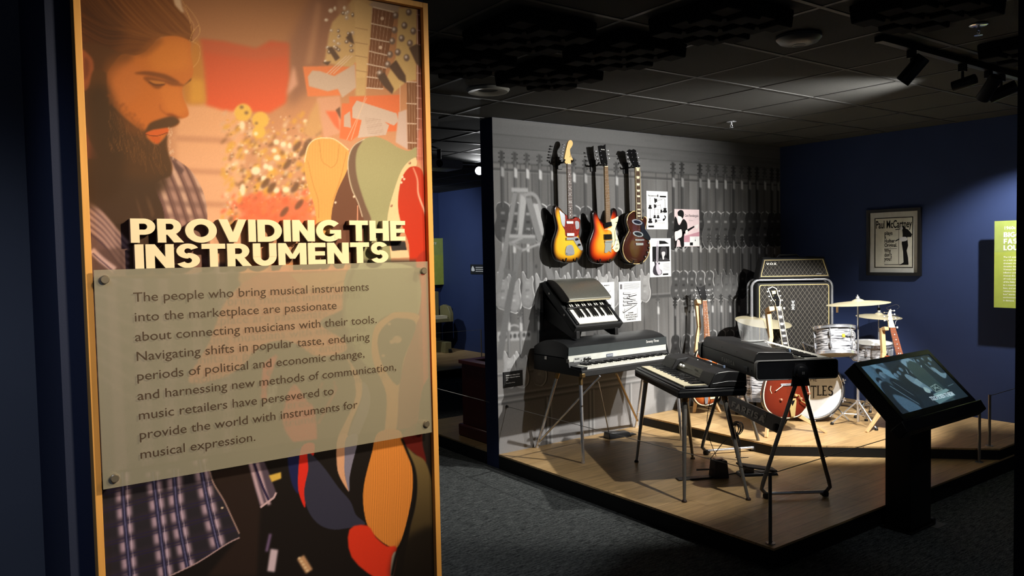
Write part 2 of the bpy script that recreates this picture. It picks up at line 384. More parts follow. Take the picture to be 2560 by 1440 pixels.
# ------------------------------------------------------------------ picture on the intro panel (bearded man among hanging guitars)
def paint_panel():
    c = Canvas(170, -10, 1110, 1450, 1., (205, 140, 95))
    def Z(k, pts):
        ox, oy, q = {1: (180, 0, 3.6), 2: (600, 0, 3.6), 3: (200, 300, 3.789), 4: (600, 300, 3.79), 5: (220, 660, 3.6), 6: (640, 660, 3.6), 7: (240, 1040, 3.6), 8: (640, 1040, 3.6)}[k]
        return [(ox + p[0] / q, oy + p[1] / q) + tuple(p[2:]) for p in pts]
    rnd = random.Random(3)
    # blurred shop interior
    c.poly([(160, -20), (1120, -20), (1120, 330), (160, 330)], ((168, 108, 66), (215, 145, 98)), blur=30)
    c.poly([(440, 255), (610, 265), (610, 700), (440, 700)], ((226, 158, 106), (236, 172, 124)), blur=14)
    for y, b in ((345, 15), (425, 14), (506, 16)): c.poly([(440, y - 6), (580, y), (580, y + 14), (440, y + 8)], (196, 132, 92), blur=8, alpha=.75)
    c.poly(Z(2, [(420, 420), (560, 120), (640, -40), (960, -40), (800, 560), (620, 830), (430, 980)]), (150, 96, 70), blur=26)
    c.poly(Z(2, [(690, 0), (730, 40), (650, 560), (590, 600), (640, 300)]), (188, 130, 92), blur=12, alpha=.8)
    c.poly([(500, 98), (560, 104), (640, 122), (676, 102), (722, 108), (724, 200), (714, 258), (674, 282), (560, 276), (514, 262)], ((196, 78, 42), (232, 84, 40)), blur=9)
    c.poly([(500, 98), (640, 120), (722, 108), (724, 140), (640, 150), (500, 128)], (190, 92, 56), blur=12, alpha=.5)
    c.poly(Z(1, [(1085, 380), (1150, 360), (1190, 640), (1200, 930), (1010, 935), (990, 780)]), (196, 122, 44), blur=12)
    c.poly(Z(1, [(1060, 700), (1180, 720), (1200, 920), (1060, 930)]), (216, 146, 50), blur=12)
    c.poly(Z(2, [(450, 700), (480, 590), (500, 640), (520, 760), (420, 860)]), (214, 150, 118), blur=9)
    # distant headstocks: soft golden and dark blobs with glints
    def inside(x, y):
        return (x - 560) * .55 + 270 < y + 250 and y > 560 - (x - 560) * 1.25 - 300 and 560 < x < 800
    for i in range(520):
        x = rnd.uniform(556, 800); top = 268 + max(0, (690 - x)) * .05 if x < 650 else 320 - (x - 650) * .35 if x < 760 else 285
        y = top + rnd.random() ** .8 * (565 - top)
        g = rnd.random(); col = (222, 158, 58) if g < .42 else (120, 76, 44) if g < .62 else (214, 164, 122) if g < .86 else (238, 206, 160)
        if y > 480 and rnd.random() < .5: col = (236, 92, 52)
        c.dot(x, y, rnd.uniform(3, 11), rnd.uniform(2, 6), col, blur=6, alpha=.75, rot=rnd.uniform(-1.1, -.5) + (PI if rnd.random() < .5 else 0))
    for i in range(260):
        x = rnd.uniform(566, 790); y = rnd.uniform(290, 555); c.dot(x, y, rnd.uniform(1.5, 4), rnd.uniform(1.5, 3), rnd.choice([(242, 190, 110), (120, 78, 50), (250, 222, 180), (226, 150, 60)]), blur=2, alpha=.6)
    c.poly(Z(4, [(0, 760), (160, 700), (640, 760), (700, 1000), (0, 1000)]), (238, 104, 62), blur=16, alpha=.75)
    for x, y, r in ((608, 281, 22), (651, 300, 21), (648, 330, 16)): c.dot(x, y, r, r, (232, 176, 72), blur=5)
    for x, y, r in ((616, 282, 5), (641, 308, 4), (604, 268, 5)): c.dot(x, y, r, r * .8, (130, 90, 60), blur=3)
    for x, y, rx, ry in ((345, 210, 28, 26), (410, 228, 28, 26), (470, 243, 20, 26), (325, 290, 24, 22), (350, 357, 32, 26), (245, 440, 26, 24), (285, 455, 26, 26), (150, 480, 44, 40),
                         (220, 550, 20, 22), (345, 665, 30, 28), (435, 660, 34, 28), (25, 660, 26, 58), (20, 50, 26, 40), (150, 130, 20, 18), (740, 60, 22, 18), (620, 10, 22, 16), (600, 555, 12, 18), (60, 300, 20, 20), (520, 330, 14, 20)):
        p = Z(4, [(x, y)])[0]; c.dot(p[0], p[1], rx / 3.8, ry / 3.8, (255, 226, 178), blur=3, alpha=.9); c.dot(p[0], p[1], rx / 6, ry / 6, (250, 214, 164), blur=2, alpha=.6)
    for x, y in ((600, 300), (540, 250), (450, 420), (560, 800), (420, 870), (300, 640), (640, 220), (240, 600), (520, 640)):
        p = Z(4, [(x, y)])[0]; c.dot(p[0], p[1], 16, 7, (104, 66, 44), blur=4, alpha=.8, rot=-.9)
    # near headstocks, neck and paper tags, top right
    c.poly(Z(2, [(830, 200), (960, 60), (1030, -30), (1430, -30), (1430, 90), (1160, 420), (1130, 870), (1040, 870), (1030, 620), (760, 560), (800, 300)]), (204, 162, 104), blur=4)
    c.poly(Z(2, [(1190, 10), (1440, 40), (1430, 110), (1200, 80), (1160, 330), (1100, 120)]), (176, 146, 122), blur=3)
    c.poly(Z(2, [(870, 0), (960, -20), (1000, 120), (880, 120)]), (176, 126, 92), blur=8, alpha=.7)
    for i in range(26):
        p = Z(2, [(rnd.uniform(760, 1020), rnd.uniform(20, 560))])[0]
        c.dot(p[0], p[1], rnd.uniform(3, 7), rnd.uniform(3, 6), rnd.choice([(226, 200, 172), (120, 92, 76), (190, 160, 134)]), blur=2)
        c.dot(p[0] - 1, p[1] - 1, 2, 2, (244, 224, 200), blur=1)
    for L in ([(785, 430), (830, 420), (900, 520), (860, 550)], [(740, 560), (820, 550), (790, 590)], [(950, 340), (1000, 290), (1030, 400), (990, 380)]): c.poly(Z(2, L), (84, 54, 42), blur=2)
    c.poly(Z(2, [(1030, 20), (1060, 0), (1190, 60), (1160, 420), (1130, 700), (1045, 700)]), (214, 172, 112), blur=2)
    for y in (250, 380, 500, 630): c.line(Z(2, [(1035, y), (1150, y + 20)]), 2, (170, 128, 84), blur=1)
    c.poly(Z(2, [(1195, 70), (1395, 118), (1285, 800), (1140, 790)]), (124, 70, 42), blur=1)
    for a, b in (((1195, 62), (1395, 112)), ((1180, 210), (1410, 262)), ((1170, 345), (1390, 388)), ((1160, 460), (1345, 502)), ((1140, 575), (1320, 612)), ((1140, 690), (1250, 704)), ((1135, 790), (1290, 800))):
        c.line(Z(2, [a, b]), 2.6, (232, 204, 176), blur=1)
    for i in range(5): c.line(Z(2, [(1215 + 34 * i, 80 + 8 * i), (1160 + 24 * i, 790)]), .9, (196, 156, 128), blur=1)
    for p in ((1280, 166), (1264, 427), (1245, 655)): q = Z(2, [p])[0]; c.dot(q[0], q[1], 4.6, 4.6, (226, 190, 160), blur=1)
    c.poly(Z(2, [(1430, 70), (1590, 70), (1585, 720), (1490, 740), (1370, 845), (1320, 700), (1400, 520)]), (208, 168, 104), blur=2)
    c.poly(Z(2, [(1500, 740), (1600, 740), (1600, 1345), (1510, 1345)]), (128, 76, 46), blur=1)
    for y in (735, 930, 1110, 1282): c.line(Z(2, [(1495, y), (1600, y + 6)]), 2.6, (224, 190, 160), blur=1)
    for x in (1520, 1545, 1568): c.line(Z(2, [(x, 740), (x + 6, 1340)]), .9, (190, 146, 112), blur=1)
    c.poly(Z(2, [(1590, 70), (1660, 70), (1660, 640), (1660, 1440), (1590, 1440)]), (112, 50, 34), blur=1)
    for y in (130, 270, 400, 520, 655, 770, 880, 975, 1065, 1160, 1250, 1330, 1400): c.line(Z(2, [(1588, y), (1650, y + 8)]), 2.2, (208, 160, 138), blur=1)
    c.line(Z(2, [(1597, 80), (1600, 1440)]), 2.4, (214, 172, 148), blur=1)
    c.poly(Z(2, [(1625, 620), (1660, 600), (1665, 1440), (1610, 1380)]), (222, 128, 96), blur=4, alpha=.7)
    for x, y in ((1400, 140), (1390, 270), (1370, 370), (1350, 490), (1330, 580), (1420, 470), (1530, 390), (1500, 520), (1560, 280), (1480, 230), (1455, 345), (1520, 110), (1260, 660)):
        p = Z(2, [(x, y)])[0]; c.dot(p[0], p[1], 7.5, 9, (116, 88, 74), blur=1.5); c.dot(p[0] - 1.5, p[1] - 2, 3.4, 4, (222, 200, 184), blur=1.5)
    for L in ([(1340, 600), (1405, 540), (1490, 680), (1495, 750), (1430, 715)], [(1235, 690), (1300, 650), (1385, 800), (1370, 848), (1300, 785)], [(1520, 430), (1590, 395), (1640, 420), (1635, 615), (1585, 570)]): c.poly(Z(2, L), (78, 48, 38), blur=1.5)
    c.poly(Z(2, [(565, 598), (820, 594), (1010, 604), (1040, 560), (1040, 800), (900, 862), (608, 868)]), (228, 120, 66), blur=1.5)
    c.poly(Z(2, [(610, 690), (650, 634), (720, 640), (850, 685), (1035, 575), (1045, 790), (920, 880), (880, 800), (790, 822), (620, 776)]), (200, 168, 142), blur=1.5)
    for k in range(3): c.line(Z(2, [(780 + 30 * k, 665), (960 + 26 * k, 500)]), 2.4, (222, 186, 154), blur=1, alpha=.8)
    c.poly(Z(2, [(690, 880), (900, 860), (930, 1190), (760, 1240), (690, 1000)]), (214, 150, 112), blur=4)
    c.poly(Z(2, [(770, 1000), (880, 1000), (900, 1180), (850, 1130)]), (232, 104, 62), blur=3)
    c.poly(Z(2, [(640, 1000), (700, 900), (740, 1180), (640, 1240), (560, 1200)]), (206, 150, 92), blur=7)
    c.poly(Z(2, [(860, 990), (900, 960), (910, 1080)]), (112, 70, 52), blur=2)
    c.poly(Z(2, [(895, 1245), (918, 930), (985, 930), (980, 868), (1442, 852), (1432, 1180), (1300, 1185), (1070, 1215), (1000, 1270)]), (226, 108, 58), blur=1.5)
    c.poly(Z(2, [(935, 1040), (990, 1000), (1000, 1150), (935, 1140)]), (200, 166, 140), blur=1)
    c.poly(Z(2, [(1012, 965), (1050, 904), (1410, 1020), (1424, 1090), (1386, 1130), (1300, 1095), (1342, 1128), (1312, 1215), (1060, 1240), (1095, 1080), (1010, 1060)]), (204, 174, 150), blur=1)
    for k in range(9): c.line(Z(2, [(1120 + 4 * k, 1060 + 17 * k), (1270 + 4 * k, 1080 + 17 * k)]), 1.2, (168, 134, 114), blur=1, alpha=.7)
    c.poly(Z(2, [(1425, 1010), (1500, 985), (1510, 1345), (1400, 1280)]), (206, 172, 150), blur=2)
    for a, b in (((1130, 860), (1000, 1260)), ((1140, 880), (960, 1260)), ((1440, 760), (1440, 1000))): c.line(Z(2, [a, b]), 2, (224, 186, 152), blur=1, alpha=.7)
    # guitars at the right
    c.poly(Z(4, [(1000, 510), (1040, 470), (1120, 760), (1180, 940), (1185, 1500), (840, 1500), (860, 920), (905, 720)]), (108, 62, 42), blur=1, smooth=4)
    c.poly(Z(4, [(780, 172), (700, 195), (640, 260), (612, 380), (616, 500), (650, 650), (700, 800), (722, 930), (730, 1160), (850, 1160), (868, 880), (920, 680), (1000, 510), (1035, 400), (1024, 285), (940, 210), (860, 178)]), (224, 156, 76), blur=1, smooth=6,
           tex=lambda X, Y: 1 + .02 * np.sin(X * .9 + 3 * np.sin(Y * .02)) * np.sin(Y * .013))
    for L in ([(750, 190), (775, 380), (830, 430), (870, 450), (920, 390), (940, 230)], [(640, 380), (690, 600), (740, 760), (745, 930)], [(1010, 300), (950, 560), (880, 760)]): c.line(Z(4, L), 1.6, (176, 112, 48), blur=1, alpha=.6, smooth=6)
    c.line(Z(4, [(612, 400), (640, 260), (700, 190), (790, 170), (900, 185), (1030, 285)]), 2.4, (246, 208, 150), smooth=6, blur=1)
    G = [(1280, 158), (1160, 185), (1080, 240), (1032, 340), (1025, 480), (1060, 650), (1120, 780), (1160, 900), (1180, 1000), (1180, 1500), (1420, 1500), (1400, 950), (1440, 760), (1500, 560), (1580, 420), (1668, 360), (1668, 258), (1600, 292), (1500, 262), (1400, 200)]
    c.poly(Z(4, G), ((164, 150, 100), (150, 144, 96)), blur=1, smooth=6)
    c.poly(Z(4, [(1165, 186), (1080, 245), (1036, 345), (1028, 480), (1065, 650), (1140, 850), (1182, 960), (1242, 945), (1180, 780), (1112, 560), (1095, 400), (1112, 280)]), (112, 80, 60), blur=1.5, smooth=6)
    c.line(Z(4, [(1180, 180), (1082, 240), (1032, 340), (1024, 480), (1058, 650), (1118, 780), (1160, 920)]), 2, (214, 186, 150), smooth=6, blur=1)
    c.poly(Z(4, [(1668, 356), (1590, 400), (1520, 500), (1450, 700), (1404, 880), (1400, 1060), (1520, 1060), (1502, 860), (1500, 700), (1540, 540), (1600, 450), (1668, 440)]), (226, 192, 134), blur=1, smooth=5)
    c.poly(Z(4, [(1640, 440), (1600, 455), (1540, 535), (1506, 680), (1500, 850), (1540, 1010), (1600, 1180), (1625, 1420), (1800, 1420), (1800, 620), (1752, 560), (1725, 480), (1690, 446)]), ((186, 44, 20), (206, 48, 22)), blur=1, smooth=5)
    c.line(Z(4, [(1640, 450), (1680, 560), (1690, 700), (1740, 840), (1770, 920)]), [2, 5], (240, 190, 150), blur=2, smooth=6)
    for p in ((1434, 812), (1608, 408)): q = Z(4, [p])[0]; c.dot(q[0], q[1], 3.4, 3.4, (150, 90, 60)); c.dot(q[0] - 1, q[1] - 1, 1.4, 1.4, (244, 214, 170))
    for p in ((1540, 540), (1555, 560), (1530, 592), (905, 782), (1080, 726)): q = Z(4, [p])[0]; c.dot(q[0], q[1], 2.8, 3, (236, 200, 160), blur=1)
    c.poly(Z(4, [(1690, 100), (1790, 60), (1790, 560), (1720, 440), (1680, 380)]), (206, 112, 84), blur=3, alpha=.8)
    c.line(Z(4, [(1115, 810), (1108, 1200)]), 2.4, (226, 150, 110), blur=1)
    c.poly(Z(4, [(1420, 1150), (1565, 1150), (1580, 1235), (1440, 1240)]), (46, 40, 40)); c.poly(Z(4, [(1420, 1190), (1440, 1240), (1590, 1232), (1605, 1302), (1430, 1312)]), (232, 192, 138))
    for k in range(7): c.line(Z(4, [(1055 + 16 * k, 1000), (1100 + 10 * k, 1500)]), 1.4, (176, 136, 108), blur=1, alpha=.6)
    # middle band (behind the translucent sheet)
    c.poly([(150, 640), (1120, 640), (1120, 1260), (150, 1260)], (70, 58, 50), alpha=.0)
    c.poly([(170, 655), (640, 660), (640, 1260), (170, 1260)], (74, 60, 58), blur=8)
    for x, d in ((262, 30), (330, 28), (392, 30), (470, 30), (540, 24)): c.poly([(x, 660), (x + 26, 660), (x + d + 34, 1250), (x + d, 1250)], (150, 120, 116), blur=10, alpha=.7)
    for k in range(7): c.line([(235, 690 + 40 * k), (330, 720 + 46 * k), (470, 800 + 40 * k)], 9, (168, 136, 124), blur=8, alpha=.45)
    c.poly([(640, 650), (1110, 650), (1110, 1270), (560, 1270)], (64, 52, 42), blur=8)
    c.poly(Z(6, [(-60, 0), (880, 0), (860, 120), (790, 140), (640, 240), (-60, 260)]), (216, 140, 84), blur=6, smooth=4)
    c.poly([(470, 952), (520, 860), (560, 760), (620, 700), (700, 672), (870, 676), (874, 760), (800, 806), (860, 850), (860, 880), (790, 890), (740, 860), (700, 852), (650, 868), (600, 920), (540, 950)], (232, 134, 84), blur=5, smooth=5)
    c.poly(Z(6, [(300, 90), (880, 60), (800, 200), (480, 260)]), (232, 170, 104), blur=4, alpha=.8)
    for L in ([(420, 250), (640, 210), (800, 150)], [(400, 470), (600, 420), (800, 380)], [(440, 640), (620, 600), (830, 560)]): c.line(Z(6, L), 4, (176, 92, 56), blur=4, alpha=.6)
    c.poly(Z(6, [(860, 20), (1400, 20), (1500, 250), (1450, 470), (1280, 440), (1100, 520), (1090, 720), (1130, 920), (1000, 920), (880, 760), (806, 560), (786, 400)]), ((150, 150, 108), (140, 140, 98)), blur=2, smooth=5)
    c.line(Z(6, [(880, 40), (800, 300), (800, 520), (880, 760)]), 9, (112, 104, 76), blur=4, alpha=.7, smooth=4)
    c.poly(Z(6, [(1440, -40), (1600, -40), (1600, 1010), (1560, 1020), (1500, 1160), (1480, 1560), (1290, 1560), (1290, 1120), (1340, 850), (1440, 560), (1490, 250)]), ((176, 42, 24), (120, 30, 22)), blur=2, smooth=4)
    c.poly(Z(6, [(1180, 470), (1270, 432), (1460, 455), (1440, 560), (1340, 850), (1290, 1110), (1262, 1500), (1160, 1560), (1172, 1180), (1060, 900), (1040, 720), (1075, 560)]), (214, 144, 78), blur=2, smooth=5)
    c.poly(Z(6, [(1210, 512), (1300, 490), (1438, 545), (1330, 850), (1282, 1088), (1160, 950), (1100, 760), (1112, 620)]), (40, 28, 22), blur=2, smooth=5)
    for p, r in (((1270, 680), 12), ((1225, 700), 7), ((1200, 540), 5), ((1145, 825), 5)): q = Z(6, [p])[0]; c.dot(q[0], q[1], r, r * .8, (190, 140, 96), blur=2)
    c.poly(Z(6, [(1600, 1000), (1560, 1020), (1490, 1160), (1470, 1500), (1600, 1500)]), (30, 22, 20), blur=2, smooth=3)
    c.poly(Z(6, [(820, 840), (900, 960), (962, 1080), (950, 1210), (860, 1420), (790, 1640), (700, 1640), (880, 1250), (886, 1060)]), (214, 152, 100), blur=2, smooth=4)
    c.poly(Z(6, [(960, 1060), (1020, 1140), (1024, 1290), (960, 1460), (880, 1640), (790, 1640), (940, 1240)]), (120, 108, 108), blur=2, smooth=4)
    c.poly(Z(6, [(60, 900), (180, 806), (196, 830), (104, 1100), (100, 1250), (40, 1200)]), (226, 60, 44), blur=4)
    c.poly(Z(6, [(110, 1100), (200, 1020), (190, 1150), (120, 1330), (90, 1260)]), (190, 180, 150), blur=5, alpha=.7)
    c.poly(Z(6, [(340, 1080), (450, 1220), (530, 1320), (545, 1640), (440, 1660), (330, 1600), (240, 1440), (256, 1260)]), (222, 70, 50), blur=3, smooth=4)
    for L in ([(700, 1050), (720, 1130), (560, 1440)], [(600, 1060), (580, 1120)]): c.line(Z(6, L), 8, (190, 60, 44), blur=5, alpha=.7)
    # foot of the picture: plaid shirt tail
    c.poly([(160, 1200), (700, 1110), (1120, 1060), (1120, 1460), (160, 1460)], (26, 20, 18), blur=3)
    c.poly(Z(7, [(1030, 500), (1380, 440), (1480, 820), (1450, 1440), (1000, 1440), (1290, 1090)]), (44, 30, 24), blur=8)
    S = Z(7, [(-100, 560), (1010, 380), (1060, 600), (1150, 770), (1230, 930), (1296, 1060), (1290, 1100), (1180, 1150), (930, 1310), (770, 1390), (640, 1460), (-100, 1460)])
    bands = [Z(7, b) for b in ([(235, 400), (250, 800), (310, 1460)], [(510, 500), (560, 900), (630, 1460)], [(700, 480), (735, 880), (830, 1390)], [(930, 380), (1010, 800), (1110, 1220)], [(60, 700), (110, 1460)])]
    M = c.mask(S, 1); m, xa, xb, ya, yb = M; sub = Canvas(xa, ya, xb, yb, 1., (44, 38, 40)); sub.x0, sub.y0 = c.x0 + xa, c.y0 + ya
    for b in bands[:4]:
        sub.line(b, 36, (196, 158, 158), blur=9, smooth=6, alpha=.95)
    for k in range(-2, 8):
        y0 = 1040 + (560 + 250 * k * .62) / 3.6
        sub.line([(230, y0 + 84), (620, y0 - 14)], 17, (52, 42, 46), blur=7, alpha=.8)
        sub.line([(230, y0 + 84), (620, y0 - 14)], 2, (40, 32, 62), blur=1, alpha=.8); sub.line([(230, y0 + 92), (620, y0 - 6)], 2, (40, 32, 62), blur=1, alpha=.8)
    for b in bands[:4]:
        sub.line(b, 12, (44, 38, 56), blur=2, smooth=6); sub.line(b, 3, (120, 112, 140), blur=1, smooth=6, alpha=.8)
        sub.line([(p[0] + 11, p[1]) for p in b], 2, (224, 196, 196), blur=1, smooth=6, alpha=.6)
    m3 = m[..., None]; c.a[ya:yb, xa:xb] = c.a[ya:yb, xa:xb] * (1 - m3) + sub.a[:m.shape[0], :m.shape[1]] * m3
    c.line(Z(7, [(1020, 490), (1060, 610), (1150, 760), (1230, 930), (1290, 1060)]), 3.4, (170, 132, 112), blur=1, smooth=6)
    c.line(Z(7, [(640, 1450), (770, 1390), (930, 1310), (1180, 1150), (1292, 1095)]), 3, (190, 150, 136), blur=1, smooth=4)
    c.poly(Z(7, [(1370, 420), (1510, 400), (1560, 520), (1622, 690), (1606, 735), (1480, 826)]), (90, 72, 78), blur=2)
    for x in (0, 60): c.line(Z(7, [(1390 + x, 420), (1450 + x, 640), (1500 + x, 800)]), 9, (206, 166, 160), blur=3)
    c.line(Z(7, [(1420, 420), (1500, 640), (1560, 770)]), 6, (50, 38, 62), blur=1); c.line(Z(7, [(1480, 822), (1600, 735), (1622, 690)]), 5, (214, 172, 160), blur=1)
    c.poly(Z(7, [(1555, 535), (1665, 505), (1668, 562), (1582, 594)]), (228, 178, 70), blur=2)
    p = Z(7, [(1136, 826)])[0]; c.dot(p[0], p[1], 3.5, 2.5, (226, 190, 150))
    # foot of the picture: guitar bodies
    P8 = lambda L, col, b=1., s=5, **k: c.poly(Z(8, L), col, blur=b, smooth=s, **k)
    P8([(1300, 180), (1470, 60), (1500, 260), (1530, 420), (1430, 340), (1340, 270)], (96, 22, 16), 2)
    P8([(290, 340), (430, 300), (385, 560), (385, 700), (320, 600)], (30, 34, 72), 2)
    P8([(410, 280), (530, 260), (480, 500), (438, 650), (442, 825), (388, 700), (378, 560)], (232, 46, 30))
    P8([(470, 330), (600, 450), (740, 640), (850, 770), (900, 890), (985, 972), (850, 1005), (700, 1022), (580, 984), (490, 890), (440, 760), (438, 640), (470, 480)], (54, 51, 62))
    P8([(735, 200), (830, 180), (800, 450), (805, 560), (838, 682), (760, 560), (728, 440)], (226, 160, 112))
    P8([(812, 200), (920, 180), (862, 450), (842, 560), (838, 682), (802, 540), (796, 420)], (134, 124, 132))
    P8([(1100, 150), (1290, 130), (1335, 275), (1400, 450), (1412, 620), (1390, 800), (1330, 1050), (1270, 1186), (1180, 1162), (1080, 1085), (1000, 975), (964, 780), (975, 600), (1040, 340)], (222, 130, 50), 1, 6,
       tex=lambda X, Y: 1 + .10 * np.sin(X * 1.15 + 1.5 * np.sin(Y * .03) + (Y - 1100) * .02) * (.5 + .5 * np.sin(X * .21)))
    P8([(840, 1022), (1000, 985), (1080, 1092), (1180, 1172), (1272, 1192), (1225, 1460), (1080, 1460), (860, 1270)], (224, 54, 28), 2, 3)
    P8([(1225, 1260), (1265, 1230), (1235, 1440), (1210, 1440)], (200, 180, 150), 2, 3)
    P8([(1345, 280), (1430, 345), (1525, 412), (1590, 620), (1640, 900), (1640, 1500), (1330, 1500), (1380, 1050), (1430, 830), (1446, 640), (1420, 470)], ((128, 102, 56), (40, 30, 18)), 2, 5)
    P8([(1300, 1150), (1640, 1000), (1640, 1500), (1230, 1500)], (24, 18, 14), 16, 3, alpha=.85)
    c.line(Z(8, [(1310, 200), (1370, 340), (1425, 480), (1440, 640), (1415, 830), (1340, 1080), (1270, 1230), (1222, 1440)]), 6, (20, 16, 14), blur=1.5, smooth=6)
    for L, w, col in (([(130, 1060), (95, 1220)], 7, (120, 92, 116)), ([(165, 1200), (135, 1400)], 19, (216, 184, 178)), ([(400, 1270), (480, 1400)], 20, (206, 150, 100))): c.line(Z(8, L), w, col, blur=4)
    for k in range(5): p = Z(8, [(405 + 18 * k, 1280 + 28 * k)])[0]; c.dot(p[0] - 4, p[1], 4, 3, (240, 196, 140), blur=2)
    # the man
    c.poly(Z(3, [(50, 120), (60, 700), (90, 760), (560, 660), (700, 600), (760, 700), (860, 1100), (860, 1500), (120, 1500), (60, 400)]), (70, 44, 28), blur=2)
    for L in ([(500, 640), (580, 900), (600, 1000)], [(600, 640), (690, 920)], [(640, 720), (700, 900)]): c.line(Z(3, L), 5, (100, 66, 42), blur=4, alpha=.7)
    T = Z(3, [(850, 345), (960, 405), (1060, 490), (1140, 620), (1190, 760), (1208, 930), (1208, 1400), (840, 1400), (800, 900), (700, 600), (790, 540), (880, 470)])
    M = c.mask(smooth_poly(T, 4), 1); m, xa, xb, ya, yb = M; sub = Canvas(xa, ya, xb, yb, 1., (140, 96, 76)); sub.x0, sub.y0 = c.x0 + xa, c.y0 + ya
    for k in range(-4, 9):
        x = 560 + k * 92; sub.line(Z(3, [(x, 380), (x + 120, 640), (x + 240, 1000)]), 12, (208, 158, 124) if k % 2 else (176, 128, 104), blur=5, smooth=4)
        for dx in (0, 28): sub.line(Z(3, [(x + 40 + dx, 380), (x + 160 + dx, 640), (x + 280 + dx, 1000)]), 2.4, (84, 52, 52), blur=1.5, smooth=4)
    for y in (640, 780, 900): sub.line(Z(3, [(700, y), (1200, y + 30)]), 14, (110, 74, 62), blur=7, alpha=.55)
    sub.poly(Z(3, [(880, 380), (990, 470), (960, 520), (900, 460)]), (88, 58, 52), blur=3, alpha=.8)
    m3 = m[..., None]; c.a[ya:yb, xa:xb] = c.a[ya:yb, xa:xb] * (1 - m3) + sub.a[:m.shape[0], :m.shape[1]] * m3
    c.poly(Z(3, [(85, 740), (200, 850), (330, 1010), (440, 1150), (440, 1480), (120, 1480)]), (112, 76, 62), blur=2)
    for k in range(5):
        c.line(Z(3, [(60, 760 + 62 * k), (220, 900 + 60 * k), (350, 1050 + 64 * k), (460, 1170 + 66 * k)]), 8, (198, 150, 122), blur=4, smooth=4, alpha=.8); c.line(Z(3, [(60, 800 + 62 * k), (220, 940 + 60 * k), (350, 1090 + 64 * k), (460, 1210 + 66 * k)]), 3, (74, 48, 52), blur=1.5, smooth=4)
    c.poly(Z(3, [(120, 1240), (430, 1200), (440, 1480), (120, 1480)]), (92, 62, 50), blur=8, alpha=.7)
    c.line(Z(3, [(110, 1230), (200, 1320), (330, 1420)]), 16, (206, 160, 136), blur=4, smooth=4); c.line(Z(3, [(120, 1260), (220, 1350), (340, 1450)]), 3, (70, 46, 56), blur=1, smooth=4)
    c.poly(Z(3, [(45, 100), (110, 180), (150, 280), (164, 350), (150, 390), (60, 390)]), (140, 68, 42), blur=4, smooth=4)
    c.poly(Z(1, [(50, -30), (880, -30), (920, 30), (970, 90), (1020, 150), (1070, 220), (1088, 290), (1076, 345), (1060, 372), (800, 330), (700, 460), (640, 510), (450, 490), (340, 560), (240, 640), (180, 840), (90, 860)]), (126, 66, 22), blur=1.5, smooth=4)
    c.poly(Z(1, [(50, -30), (330, -30), (480, 200), (420, 430), (280, 520), (90, 470)]), (84, 40, 16), blur=30, smooth=3)
    rr = random.Random(11)
    for i in range(70):
        a = rr.random(); x0 = 60 + a * 780; b = rr.random()
        L = [(x0, -30 + b * 20), (x0 + 120 + 60 * b, 120 + 60 * b), (x0 + 330 - a * 60, 260 + 40 * b), (min(1080, x0 + 560 - 230 * a), 330 + 30 * b - 40 * a)]
        c.line(Z(1, L), [rr.uniform(1, 3), .6], rr.choice([(176, 106, 42), (150, 84, 30), (94, 46, 16), (196, 122, 56)]), blur=1.5, smooth=5, alpha=.5 * (.4 + a * .6))
    for i in range(24):
        y = 100 + i * 15; c.line(Z(1, [(90, y), (300, y + 110), (520, y + 150 - i * 4), (720, 330 + i * 6)]), [2.4, .8], rr.choice([(142, 78, 28), (74, 34, 14), (110, 56, 20)]), blur=1.5, smooth=5, alpha=.5)
    c.poly(Z(1, [(60, 400), (430, 470), (470, 520), (380, 620), (330, 800), (340, 960), (60, 960)]), (92, 50, 22), blur=4, smooth=3)
    FACE = [(450, 490), (560, 500), (650, 470), (740, 390), (820, 335), (940, 325), (1062, 372), (1068, 450), (1074, 520), (1090, 600), (1090, 660), (1072, 710), (1030, 745), (1000, 775), (992, 830), (1004, 890), (1034, 960), (1050, 1016), (1042, 1046), (1000, 1064), (955, 1056), (965, 1096), (940, 1130), (872, 1150), (866, 1190), (836, 1240), (760, 1296), (640, 1240), (520, 1140), (420, 1020), (330, 920), (306, 780), (320, 660), (380, 560)]
    c.poly(Z(1, FACE), ((206, 112, 36), (204, 104, 38)), blur=1.5, smooth=4)
    c.poly(Z(1, [(300, 560), (420, 470), (560, 480), (520, 560), (420, 640), (350, 760), (320, 900), (290, 760)]), (120, 64, 24), blur=16, alpha=.8, smooth=3)
    c.poly(Z(1, [(740, 400), (940, 350), (1050, 400), (1060, 600), (900, 640), (700, 600)]), (220, 124, 40), blur=22, alpha=.8, smooth=3)
    c.poly(Z(1, [(330, 640), (520, 560), (640, 700), (560, 900), (400, 960), (320, 840)]), (206, 112, 48), blur=24, alpha=.7, smooth=3)
    c.poly(Z(1, [(800, 780), (960, 780), (990, 900), (1030, 990), (960, 1040), (860, 1000), (820, 900)]), (216, 118, 42), blur=12, alpha=.8, smooth=3)
    c.poly(Z(1, [(700, 360), (800, 330), (820, 380), (720, 470), (640, 510), (560, 500)]), (150, 80, 26), blur=12, alpha=.7)
    c.poly(Z(1, [(560, 660), (660, 640), (780, 655), (870, 680), (970, 742), (900, 742), (800, 705), (680, 680)]), (132, 66, 22), blur=5, smooth=4)
    c.poly(Z(1, [(640, 700), (700, 690), (840, 720), (960, 745), (1010, 772), (900, 770), (840, 750), (800, 790), (750, 796), (690, 750)]), (134, 66, 22), blur=5, smooth=4, alpha=.9)
    c.poly(Z(1, [(690, 722), (760, 728), (836, 740), (820, 756), (740, 752)]), (196, 116, 46), blur=2, smooth=4)
    c.line(Z(1, [(690, 735), (750, 764), (836, 760)]), 3, (92, 44, 16), blur=1.5, smooth=4)
